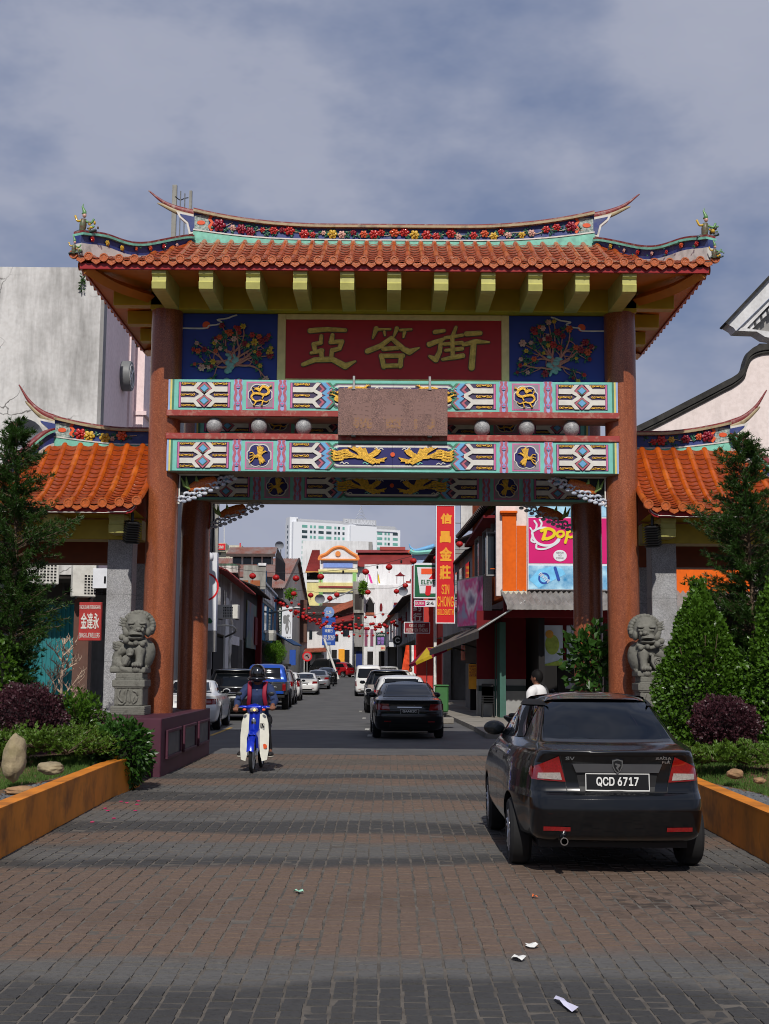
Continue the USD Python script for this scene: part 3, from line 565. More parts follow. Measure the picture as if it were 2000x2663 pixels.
for s in (-1, 1):
    for y in (-.1, 1.2, 2.5): obj('side_eave_beam', G().box(min(s*4.2, s*5.1), max(s*4.2, s*5.1), y-.12, y+.12, 8.24, 8.5, .01), soffit_ochre, gate)
    for ya, yb in ((YE+.1, .1), (YB-.15, 2.3)):
        pts = cr([(s*5.28, ya, 8.47), (s*4.9, ya+(yb-ya)*.35, 8.36), (s*4.3, yb, 8.42)], 6); obj('corner_rafter', G().tube(pts, .11, 4), soffit_orange, gate)
# ridge
def ridge(T, xs, ztop, zbot, y, th, tip_l=None, tip_r=None, nfl=22, seed=1, endpanel=True, white_line=True):
    R = part('ridge', T); q = random.Random(seed); n = len(xs)
    def sheet(za, zb, yy, t): 
        g = G(); P = np.array([[(x, yy-t, a), (x, yy-t, b), (x, yy+t, b), (x, yy+t, a)] for x, a, b in zip(xs, za, zb)]); g.grid(P, flip=True)
        g.grid(np.array([[(x, yy+t, a), (x, yy-t, a)] for x, a in zip(xs, za)]), flip=True)
        for e in (0, -1): g.quad(*[(xs[e], yy+c*t, z) for c, z in ((-1, za[e]), (1, za[e]), (1, zb[e]), (-1, zb[e]))])
        return g
    ztop, zbot = np.array(ztop), np.array(zbot); hb = zbot+(ztop-zbot)*.36
    obj('teal_base', sheet(zbot-.05, hb, y, th+.03), teal_wash, R); obj('white_line', sheet(hb, hb+.025, y, th+.045), white_trim, R)
    obj('blue_panel', sheet(hb+.025, ztop-.06, y, th), ridge_blue, R)
    obj('ridge_coping', sheet(ztop-.06, ztop-.015, y, th+.09), old_trim, R); obj('coping_top', sheet(ztop-.015, ztop+.02, y, th+.06), maroon_trim, R)
    f = lambda x: (np.interp(x, xs, hb)+.03, np.interp(x, xs, ztop)-.07)
    lv = G(); br = G(); x = xs[0]+.5; k = 0
    while x < xs[-1]-.45:
        a, b = f(x); z = a+(b-a)*q.uniform(.3, .75); r = q.choice((.055, .07, .09, .11))*min(1.4, (b-a)/.22)
        obj('flower', xform(G().add(*flower_mesh(r, k+seed, 6)), t=(x, y-th-.02, z)), petal[q.choice(('red', 'red', 'orange', 'dark', 'yellow', 'pale'))], R, True)
        for _ in range(4): leaf_cluster(lv, (x+q.uniform(-.16, .16), y-th-.015, a+(b-a)*q.uniform(.15, .85)), .06, q, 4)
        x2 = x+q.uniform(.13, .30); br.tube(cr([(x-.1, y-th-.008, z), (x+.08, y-th-.02, a+(b-a)*q.uniform(.2, .7)), (x2, y-th-.008, a+(b-a)*q.uniform(.3, .8))], 4), .008, 5)
        x = x2; k += 1
    obj('leaves', lv, leafgreen, R); obj('twigs', br, lk('twig_plaster', srgb(190, 170, 140), rough=.6), R)
    for e, s in ((0, 1), (-1, -1)):
        if not endpanel or (e == 0 and tip_l is None) or (e == -1 and tip_r is None): continue
        x = xs[e]; a, b = f(x+s*.2); obj('scroll_end_panel', G().poly(sbox(min(x+s*.02, x+s*.3), a, max(x+s*.02, x+s*.3), b), .012, t=(0, y-th, 0)), paint(f'end_panel_{len(used)}', srgb(60, 110, 110), var=.6, scale=30, col2=srgb(190, 200, 190)), R)
        obj('end_medallion', G().poly(affinity.scale(Point(x+s*.15, (a+b)/2).buffer(.06), 1.3, .7), .012, t=(0, y-th-.012, 0)), KM['orange'], R)
        c = LineString([(x+s*.36, a), (x+s*.31, a+(b-a)*.25), (x+s*.37, a+(b-a)*.5), (x+s*.31, a+(b-a)*.75), (x+s*.36, b)]); obj('orange_bracket_line', G().poly(c.buffer(.025, cap_style=2), .02, t=(0, y-th, 0)), KM['orange'], R)
    for tip, s in ((tip_l, -1), (tip_r, 1)):
        if tip is None: continue
        c = cr(tip, 8); n = len(c); w = np.linspace(.075, .012, n)
        obj('swallow_tail', G().tube([(p[0], y, p[1]) for p in c], w, 6, flat=.55, up=(0, 1, 0)), maroon_trim, R, True)
        c2 = cr([(p[0], p[1]-.07) for p in tip[:-1]]+[(tip[-1][0]*.35+tip[-2][0]*.65, tip[-1][1]*.3+tip[-2][1]*.7-.1)], 8)
        obj('swallow_tail_under', G().tube([(p[0], y, p[1]) for p in c2], np.linspace(.07, .012, len(c2)), 6, flat=.6, up=(0, 1, 0)), old_trim, R, True)
        x0, z0 = tip[0]; d = s
        sh = Polygon([(x0, z0-.05), (x0+d*.42, z0+.04), (x0+d*.36, z0-.08), (x0+d*.22, z0-.2), (x0+d*.16, z0-.42), (x0+d*.05, z0-.4), (x0, z0-.4)])
        obj('tail_gusset', G().poly(sh, .12, t=(0, y+.06, 0)), white_trim, R); obj('tail_gusset_field', G().poly(sh.buffer(-.04), .01, t=(0, y-.06, 0)), ridge_blue, R)
    return R
xs = np.linspace(-3.87, 3.87, 33)
zt_ = 10.2+.30*np.clip((np.abs(xs)-1.2)/2.67, 0, 1)**2.2; zb_ = 9.72+.12*np.clip((np.abs(xs)-1.8)/2, 0, 1)**2
tipm = [(-3.8, 10.45), (-4.2, 10.56), (-4.5, 10.70), (-4.78, 10.92)]
ridge(gate, xs, zt_, zb_, 1.15, .12, tipm, [(-a, b) for a, b in tipm], seed=11)
# hip ridges down to the corners, ending in an upturned beak with figurines
def hip(T, p0, p1, zs, h, seed, s, figs=True):
    R = part('hip_ridge', T); q = random.Random(seed); n = 25; tt = np.linspace(0, 1, n)
    px = p0[0]+(p1[0]-p0[0])*tt; py = p0[1]+(p1[1]-p0[1])*tt; z = np.interp(tt, np.linspace(0, 1, len(zs)), zs); z = np.convolve(np.pad(z, 2, 'edge'), np.ones(5)/5, 'valid')
    d = np.array([p1[0]-p0[0], p1[1]-p0[1]]); d /= np.linalg.norm(d); nx, ny = -d[1], d[0]
    def sheet(za, zb, t):
        g = G(); P = np.array([[(x-nx*t, y-ny*t, a), (x-nx*t, y-ny*t, b), (x+nx*t, y+ny*t, b), (x+nx*t, y+ny*t, a), (x-nx*t, y-ny*t, a)] for x, y, a, b in zip(px, py, za, zb)]); g.grid(P, flip=True)
        for e in (0, -1): g.quad(*[(px[e]+c*nx*t, py[e]+c*ny*t, zz_) for c, zz_ in ((-1, za[e]), (1, za[e]), (1, zb[e]), (-1, zb[e]))])
        return g
    hh = h*(1-.25*tt)
    obj('white_base', sheet(z-hh-.22, z-hh, .09), white_trim, R, 30); obj('blue_band', sheet(z-hh, z-.05, .07), ridge_blue, R, 30)
    obj('band_coping', sheet(z-.05, z-.01, .12), teal_wash, R, 30); obj('band_top', sheet(z-.01, z+.03, .1), maroon_trim, R, 30)
    lv = G()
    for k in range(4, n-2, 3):
        fx = s*nx if s*nx*0 == 0 else 0; o = -1 if ny > 0 else 1
        c = np.array([px[k]+o*nx*.09, py[k]+o*ny*.09, z[k]-hh[k]*q.uniform(.4, .7)]); a = math.atan2(o*ny, o*nx)+PI/2
        v, f = flower_mesh(q.choice((.045, .06)), k); obj('flower', (v @ rotz(a).T+c, f), petal[q.choice(('red', 'pale', 'yellow', 'orange'))], R, True)
        for _ in range(3): lv.ell(c+np.array([q.uniform(-.1, .1), 0, q.uniform(-.07, .07)]), (.03, .012, .014), 0, rotz(a) @ roty(q.uniform(-2, 2)))
    obj('leaves', lv, leafgreen, R)
    if figs:
        x, y, zt = px[-2], py[-2], z[-1]+.03
        def fig(c, sc, seed):
            F = {'red': G(), 'green': G(), 'gold': G(), 'skin': G(), 'dark': G()}; q = random.Random(seed); X = lambda a, b, e: (c[0]+sc*a, c[1]+sc*b, c[2]+sc*e)
            F['red'].tube([X(-.05, 0, .0), X(-.02, 0, .3), X(0, 0, .5)], [.1*sc, .13*sc, .09*sc], 8); F['skin'].ell(X(.02, -.02, .62), (.07*sc, .07*sc, .085*sc), 2)
            F['green'].tube([X(0, 0, .66), X(.02, 0, .75), X(-.06, 0, .95), X(-.02, 0, 1.05)], [.09*sc, .07*sc, .03*sc, .01*sc], 7)
            F['green'].tube(cr([X(.02, 0, .45), X(.25, -.02, .35), X(.35, 0, .5)], 4), .04*sc, 6); F['gold'].tube(cr([X(0, 0, .48), X(-.2, -.02, .42), X(-.3, 0, .62)], 4), .04*sc, 6)
            F['dark'].tube(cr([X(-.3, 0, 0), X(-.1, 0, .08), X(.2, 0, .05), X(.45, 0, .12)], 4), [.05*sc]*13, 7)
            for _ in range(9): F[q.choice(('red', 'green', 'gold'))].ell(X(q.uniform(.1, .5), q.uniform(-.08, .05), q.uniform(.08, .4)), tuple(sc*q.uniform(.03, .075) for _ in range(3)), 1)
            for k, g in F.items():
                if g.n: obj('figurine_'+{'red': 'robe', 'green': 'sash', 'gold': 'ornament', 'skin': 'head', 'dark': 'base'}[k], g, {'red': lk('enamel_russet', srgb(140, 66, 52), rough=.4, var=.5, scale=30, col2=srgb(90, 120, 90)), 'green': lk('enamel_green', srgb(96, 140, 84), rough=.35), 'gold': petal['yellow'], 'skin': petal['pale'], 'dark': lk('enamel_dark', srgb(48, 60, 60), rough=.4)}[k], R, True)
        fig((x, y, zt), .5*(1 if True else 1), seed+1); fig((px[-1]+s*.02, py[-1]-.14, z[-1]-.42), .32, seed+2)
HP = [(498, 600), (475, 612), (420, 620), (370, 631), (325, 638), (285, 630), (250, 615), (226, 606), (208, 608)]
hz = []
for k in range(13):
    t = k/12; x, y = -3.92+(-5.42+3.92)*t, 1.0+(YE+.08-1.0)*t
    u = 1000+(x-CX)/(y+CD)*FPX*.99; v = np.interp(u, [p[0] for p in HP[::-1]], [p[1] for p in HP[::-1]]); hz.append(at(u, v, y)[2])
for s in (-1, 1): hip(gate, (s*3.92, 1.0), (s*5.42, YE+.08), hz, .26, 20+s, s)

# stone plaque hung before the beams
pq = thing('stone_plaque', 'pink granite plaque with worn gold characters hung before the middle of the painted beams', 'plaque').GetPrim()
obj('slab', G().box(-.975, .97, -.53, -.47, 5.81, 6.66, .006), pink_granite, pq)
worn = usdkit.material(stage, '/World/Looks/worn_gilding', {'g': ('geometry', {}), 'n': ('noise_texture', dict(scale=28., detail=6., roughness=.7)), 'sz': ('separate_xyz', {}), 'zr': ('map_range', dict(from_min=6.08, from_max=6.24, to_min=.04, to_max=.3, clamp=True)), 'ad': ('math', dict(math_type='subtract')), 'r': ('rgb_ramp', dict(ramp=[(.40, srgb(126, 94, 86)), (.56, srgb(146, 104, 52))])), 'p': ('principled_bsdf', dict(roughness=.6))},
    [('g.position', 'n.vector'), ('g.position', 'sz.vector'), ('sz.z', 'zr.value'), ('n.fac', 'ad.value1'), ('zr.result', 'ad.value2'), ('ad.value', 'r.fac'), ('r.color', 'p.base_color')], surface='p.BSDF')
for i, ch in enumerate('親善門'): obj('worn_character', G().poly(fit(glyphs(ch, 'cjk', 2), -.72+i*.55, -.36+i*.55, 5.93, 6.42), .003, t=(0, -.53, 0)), worn, pq)
obj('engraved_line', G().box(-.86, .86, -.5315, -.53, 5.86, 5.866).box(-.86, .86, -.5315, -.53, 6.588, 6.594).box(-.93, -.924, -.5315, -.53, 5.9, 6.55).box(.924, .93, -.5315, -.53, 5.9, 6.55), worn, pq)
for x in (-.7, .655): obj('hanger', G().box(x-.022, x+.022, -.47, -.44, 6.64, 6.9, .004).box(x-.018, x+.018, -.44, -.02, 6.87, 6.9).box(x-.03, x+.03, -.55, -.42, 6.635, 6.665, .004), steel, pq); obj('foot_clip', G().box(x-.04, x+.04, -.545, -.44, 5.785, 5.815, .004), black_m, pq)
# ------------------------------------------------------------------ ground, road, paving
def rise(y): return 0.0142*max(0., y-53)*(1 if y > 60 else max(0, (y-53))/7)
asphalt = M('asphalt', srgb(86, 85, 84), rough=.82, var=.22, scale=1.1, detail=10, bump=.5, bscale=130, dirt=.5, dscale=.35, dcol=srgb(62, 62, 63))
conc = M('concrete', srgb(134, 128, 118), rough=.85, var=.25, scale=1.5, bump=.3, bscale=60, dirt=.5, dscale=1.2, dcol=srgb(80, 76, 70))
soil = M('soil', srgb(96, 74, 52), rough=.95, var=.35, scale=6, bump=.8, bscale=50)
g = G(); g.quad((-900, -400, -.25), (900, -400, -.25), (900, 1500, -.25), (-900, 1500, -.25))
obj('ground', g, M('earth', srgb(74, 74, 66), rough=.95, var=.2, scale=.2), kind='structure')
g = G(); ys = np.r_[3.1, np.arange(8, 60, 6), np.arange(54, 175, 5)]
def sx(y): return -.031*y
P = np.array([[(sx(y)+a, y, rise(y)-.0) for a in ((-9.5, 9.5) if y < 18 else (-7.6, 3.0))] for y in np.sort(ys)])
g.grid(P, flip=True); g.quad((-60, 3.1, -.004), (60, 3.1, -.004), (60, 18.6, -.004), (-60, 18.6, -.004))
obj('road', g, asphalt, kind='structure')
mk = M('worn_road_paint', srgb(170, 168, 160), rough=.8, var=.3, scale=20, dirt=.9, dscale=14, dcol=srgb(96, 95, 94))
for i, (u, v) in enumerate(((1090, 1913), (1083, 1897), (1075, 1868), (1066, 1850))):
    p = gnd(960+.3*(u-960), v); p = gnd(u-128, v)
    obj('parking_mark', G().box(p[0]-.06, p[0]+.06, p[1]-.5, p[1]+.5, .004, .007), mk, kind='structure')
obj('yellow_line', G().box(-4.55, -4.45, 10, 14.5, .004, .007), M('yellow_road_paint', srgb(176, 140, 60), rough=.8, var=.3, scale=12, dirt=.8, dscale=9, dcol=srgb(90, 86, 78)), kind='structure')
AC, = (np.array([.15, -33.0]),)
def yR(v, u=900): p = gnd(u, v); return math.hypot(p[0]-AC[0], p[1]-AC[1])
BR, LG, DK, MX = srgb(122, 103, 90), srgb(108, 106, 103), srgb(77, 76, 75), srgb(106, 98, 90)
bands = [(2700, DK), (2552, LG), (2481, BR), (2250, DK), (2229, LG), (2192, BR), (2168, DK), (2136, LG), (2108, BR), (2082, DK), (2060, LG), (2042, BR), (2026, DK), (2012, LG), (2000, BR), (1990, MX), (1975, BR), (1950, MX)]
r0, r1 = yR(2700), yR(1950)
stops = []
for i, (v, c) in enumerate(bands): stops.append(((yR(v)-r0)/(r1-r0), c))
soft = []
for i, (p_, c_) in enumerate(stops):
    if i: soft.append((p_-.0001+.006, c_)); soft.append((p_-.006, stops[i-1][1]))
    else: soft.append((p_, c_))
paver_m = usdkit.material(stage, '/World/Looks/paving_stone', {
    'g': ('geometry', {}), 'wn': ('noise_texture', dict(scale=.45, detail=4.)), 'ws': ('math', dict(math_type='multiply_add', value2=1.5, value3=-.75)),
    'sub': ('vector_math', dict(math_type='subtract', vector2=(AC[0], AC[1], 0))), 'fl': ('vector_math', dict(math_type='multiply', vector2=(1, 1, 0))), 'ln': ('vector_math', dict(math_type='length')),
    'ad': ('math', dict(math_type='add')), 'mr': ('map_range', dict(from_min=r0, from_max=r1, clamp=True)), 'rp': ('rgb_ramp', dict(ramp=soft, interpolate=True)),
    'im': ('map_range', dict(to_min=.72, to_max=1.28)), 'hv': ('hsv', {}), 'n2': ('noise_texture', dict(scale=26., detail=8., roughness=.7)), 'r2': ('rgb_ramp', dict(ramp=[(.28, (.55, .53, .5)), (.5, (1, 1, 1)), (.75, (1.0, 1, 1))])), 'm2': ('mix', dict(mix_type='multiply', fac=.85)),
    'n3': ('noise_texture', dict(scale=.55, detail=6., roughness=.6)), 'r3': ('rgb_ramp', dict(ramp=[(.3, (.68, .66, .64)), (.48, (1, 1, 1)), (.62, (1., .98, .95)), (.75, (1.12, 1.08, 1.02))])), 'm3': ('mix', dict(mix_type='multiply', fac=.8)),
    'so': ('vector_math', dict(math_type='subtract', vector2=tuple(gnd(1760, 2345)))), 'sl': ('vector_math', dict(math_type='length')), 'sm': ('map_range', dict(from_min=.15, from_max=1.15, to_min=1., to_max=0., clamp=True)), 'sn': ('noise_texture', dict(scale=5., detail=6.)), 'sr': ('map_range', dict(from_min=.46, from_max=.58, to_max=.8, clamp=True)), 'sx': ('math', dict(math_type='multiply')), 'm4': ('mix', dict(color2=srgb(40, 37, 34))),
    'b': ('bump', dict(strength=.7, distance=.008)), 'p': ('principled_bsdf', dict(roughness=.75, specular_ior_level=.3))},
    [('g.position', 'wn.vector'), ('wn.fac', 'ws.value1'), ('g.position', 'sub.vector1'), ('sub.vector', 'fl.vector1'), ('fl.vector', 'ln.vector1'), ('ln.value', 'ad.value1'), ('ws.value', 'ad.value2'), ('ad.value', 'mr.value'), ('mr.result', 'rp.fac'),
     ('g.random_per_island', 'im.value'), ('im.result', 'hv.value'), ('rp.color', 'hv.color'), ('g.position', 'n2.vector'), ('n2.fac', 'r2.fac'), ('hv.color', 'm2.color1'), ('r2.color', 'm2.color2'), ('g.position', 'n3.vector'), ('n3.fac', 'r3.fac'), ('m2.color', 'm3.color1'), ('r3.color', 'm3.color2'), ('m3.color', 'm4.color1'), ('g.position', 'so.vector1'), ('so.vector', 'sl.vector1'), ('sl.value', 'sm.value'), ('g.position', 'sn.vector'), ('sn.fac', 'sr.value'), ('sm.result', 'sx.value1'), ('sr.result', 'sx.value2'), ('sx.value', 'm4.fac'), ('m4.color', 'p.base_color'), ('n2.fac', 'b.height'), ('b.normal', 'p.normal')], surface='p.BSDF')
pav = thing('pavement', None, None).GetPrim(); tag(pav, kind='structure')
g = G(); g.box(-3.9, 3.9, -19, 3.1, -.2, -.005); obj('mortar_bed', g, M('paving_mortar', srgb(92, 86, 79), rough=.95, var=.4, scale=5, bump=.5, bscale=80, dirt=.7, dscale=1.1, dcol=srgb(58, 56, 52)), pav)
stones = []; cw, rh = .125, .128
q = random.Random(4)
for i in range(-31, 31):
    off = q.uniform(-.05, .05); y = -17.6+off
    while y < 3.02:
        x = .0625+i*cw; j = lambda k: q.uniform(-k, k); L = rh*q.uniform(.82, 1.18)
        bow = .008*math.sin(y*.9+i*.13)
        a = .5*cw-.004; h = (.0+j(.004)); tz = [h+j(.003) for _ in range(4)]
        x0, x1, y0, y1 = x-a+j(.006)+bow, x+a+j(.006)+bow, y+.006, y+L-.006
        c = .005
        top = [(x0+c, y0+c, tz[0]), (x1-c, y0+c, tz[1]), (x1-c, y1-c, tz[2]), (x0+c, y1-c, tz[3])]
        bot = [(x0+j(.004), y0+j(.004), -.03), (x1+j(.004), y0+j(.004), -.03), (x1+j(.004), y1+j(.004), -.03), (x0+j(.004), y1+j(.004), -.03)]
        stones.append((y-abs(x)*.05, np.array(top+bot))); y += L
SF = np.array([[0, 1, 2], [0, 2, 3], [4, 5, 1], [4, 1, 0], [5, 6, 2], [5, 2, 1], [6, 7, 3], [6, 3, 2], [7, 4, 0], [7, 0, 3]])
near = [s for s in stones if -17.0 < s[0] and abs(s[1][0][0]) < 1.95]; near.sort(key=lambda s: s[0]); nid = {id(s) for s in near[:300]}
g = G()
for s in stones:
    if id(s) in nid: obj('paver', (s[1], SF), paver_m, pav)
    else: g.add(s[1], SF)
obj('paver', g, paver_m, pav, kind='stuff')
# litter
q = random.Random(9)
for (u, v, r, c, lab) in ((1383, 2464, .036, 0xdcdcd6, 'small white paper scrap on the brown paving, upper of two near each other'), (1347, 2497, .036, 0xdcdcd6, 'small white paper scrap on the dark paving, lower of two near each other'), (1390, 2335, .022, 0xe0703a, 'tiny orange wrapper on the brown paving behind the black car'), (777, 2323, .026, 0x8fc0a8, 'small pale green wrapper on the brown paving left of centre')):
    p = gnd(u, v); n = 10; a = np.arange(n)*2*PI/n
    pts = [(p[0]+r*(1+.4*q.uniform(-1, 1))*math.cos(t)*1.3, p[1]+r*1.4*math.sin(t), .008+q.uniform(0, .022)) for t in a]
    obj('paper_scrap', (np.array(pts+[(p[0], p[1], .018)]), np.array([[i, (i+1) % n, n] for i in range(n)])), M(f'litter{c:x}', srgb(c), rough=.8, var=.08), label=lab, cat='litter')
pts = [gnd(u, v) for u, v in ((1440, 2602), (1446, 2600), (1466, 2614), (1484, 2620), (1507, 2632), (1505, 2637), (1488, 2637), (1466, 2626), (1455, 2618))]
n = len(pts); c = np.mean(pts, 0); obj('torn_paper', (np.array([(a[0], a[1], .010+.012*(i % 3)) for i, a in enumerate(pts)]+[(c[0], c[1], .03)]), np.array([[i, (i+1) % n, n] for i in range(n)])), M('torn_paper', srgb(206, 204, 224), rough=.8, var=.06), label='long torn strip of white paper on the dark paving nearest the viewer', cat='litter')
for i in range(9):
    p = gnd(*((273, 2104), (330, 2090), (296, 2130), (360, 2085), (356, 2094), (315, 2086), (240, 2140), (280, 2110), (352, 2110))[i]); g = G(); 
    for k in range(3): a = k*2.1+i; g.ell((p[0]+.012*math.cos(a), p[1]+.016*math.sin(a), .01), (.013, .017, .005), 1, rotz(a))
    obj('fallen_petal', g, lk('magenta_petal', srgb(190, 36, 96), rough=.6), label='small pink blossom fallen on the paving beside the left orange kerb wall', cat='petal', group='pink blossoms on the paving')

# ------------------------------------------------------------------ planters
wall_o = M('ochre_wall_paint', srgb(204, 122, 30), rough=.6, var=.2, scale=2.2, dirt=.85, dscale=2.0, dcol=srgb(112, 66, 26), bump=.15, bscale=30)
grass_m = M('grass', srgb(92, 128, 48), rough=.7, var=.35, scale=3, island=.35, trans=.25)
for s in (-1, 1):
    if s < 0: line = [(-3.35, -19), (-3.52, -11.4), (-3.68, -5.9), (-3.62, -4.2)]
    else: line = [(3.2, -19), (3.33, -11.3), (3.42, -8.2), (3.6, -4.2)]
    wl = thing('planter_wall', 'low ochre painted wall edging the '+('left planting bed, in front of the juniper' if s < 0 else 'right planting bed, behind the black saloon car'), 'wall').GetPrim()
    w = .17; out = [(x+s*w, y) for x, y in line]
    poly = Polygon(line+out[::-1]); e = trimesh.creation.extrude_polygon(poly, .43, engine='earcut'); obj('wall_body', (e.vertices, e.faces), wall_o, wl)
    poly2 = Polygon([(x-s*.004, y) for x, y in line]+[(x+s*.004, y) for x, y in out[::-1]]); e = trimesh.creation.extrude_polygon(poly2, .02, engine='earcut'); obj('wall_top', (np.array(e.vertices)+[0, 0, .431], e.faces), wall_o, wl)
    # bed
    g = G(); q = random.Random(2); ys = np.linspace(-18.5, -2.7, 28); xo = np.linspace(0, 1, 18)
    def bx(y): return np.interp(y, [a[1] for a in line], [a[0] for a in line])+s*.1
    def bz(x, y): d = abs(x-bx(y)); return .36+.03*math.sin(x*3+y)+.012*min(d, 6)+.05*math.sin(y*.9)*min(1, d)
    P = np.array([[(bx(y)+s*9*t*t, y, bz(bx(y)+s*9*t*t, y)) for t in xo] for y in ys]); g.grid(P, flip=(s > 0)); obj('garden_bed', g, soil, kind='structure')
    # grass blades
    N = 15000; V = []; F = []; k = 0
    for _ in range(N):
        y = q.uniform(-11.5, -4.0); d = abs(q.gauss(0, .45))+.45+.25*math.sin(y*1.3); 
        if d > 2.6: continue
        x = bx(y)+s*d; z = bz(x, y); a = q.uniform(0, PI); h = q.uniform(.02, .055); w2 = .006; dx, dy = w2*math.cos(a), w2*math.sin(a); lx, ly = q.uniform(-.03, .03), q.uniform(-.03, .03)
        V += [(x-dx, y-dy, z-.01), (x+dx, y+dy, z-.01), (x+lx, y+ly, z+h)]; F.append((k, k+1, k+2)); k += 3
    obj('grass', (np.array(V), np.array(F)), grass_m, kind='stuff', label='short green lawn grass behind the '+('left' if s < 0 else 'right')+' ochre wall', cat='grass')
    # slate chips
    g = G()
    for _ in range(900):
        y = q.uniform(-13.5, -7.6); d = .16+abs(q.gauss(0, .16)); x = bx(y)+s*d; r = q.uniform(.02, .055)
        g.ell((x, y, bz(x, y)+.012), (r, r*q.uniform(.5, .9), r*.3), 0, rotz(q.uniform(0, 3)) @ rotx(q.uniform(-.5, .5)))
    obj('slate_chips', g, lk('slate_chip', srgb(116, 118, 120), rough=.7, var=.35, scale=15, island=.4), kind='stuff', label='grey slate chips along the '+('left' if s < 0 else 'right')+' ochre wall', cat='gravel')
def boulder(name, c, r, seed, m, label):
    v = _ico[3].vertices.copy(); f = _ico[3].faces
    n = meshkit.fbm(v*1.6+seed, 4, seed)-.5; n2 = meshkit.noise(v*5+seed, seed)-.5
    v = v*(1+.55*n+.08*n2)[:, None]*np.array(r)+np.array(c); return obj(name, (v, f), m, smooth=45, label=label, cat='rock')
rk1 = M('mossy_rock', srgb(150, 136, 108), rough=.9, var=.3, scale=6, bump=.6, bscale=40, dirt=.85, dscale=2.6, dcol=srgb(92, 88, 44))
rk2 = M('brown_rock', srgb(150, 116, 84), rough=.9, var=.3, scale=6, bump=.6, bscale=40, dirt=.6, dscale=4, dcol=srgb(84, 82, 50))
boulder('boulder', at(38, 1970, -8.2), (.135, .17, .25), 3, rk1, 'upright pale mossy boulder on the grass at the left edge of the left bed')
boulder('boulder', at(132, 1998, -7.6), (.16, .14, .08), 8, rk1, 'low flat mossy stone lying right of the upright boulder in the left bed')
boulder('boulder', at(60, 2056, -9.2), (.2, .12, .05), 14, rk2, 'flat tan stone among the slate chips in the left bed')
boulder('boulder', at(1912, 2012, -7.4), (.1, .1, .06), 5, rk2, 'small brown stone under the juniper in the right bed')
boulder('boulder', at(1975, 2030, -8.2), (.07, .07, .035), 6, rk2, 'small tan stone on the lawn in the right bed')

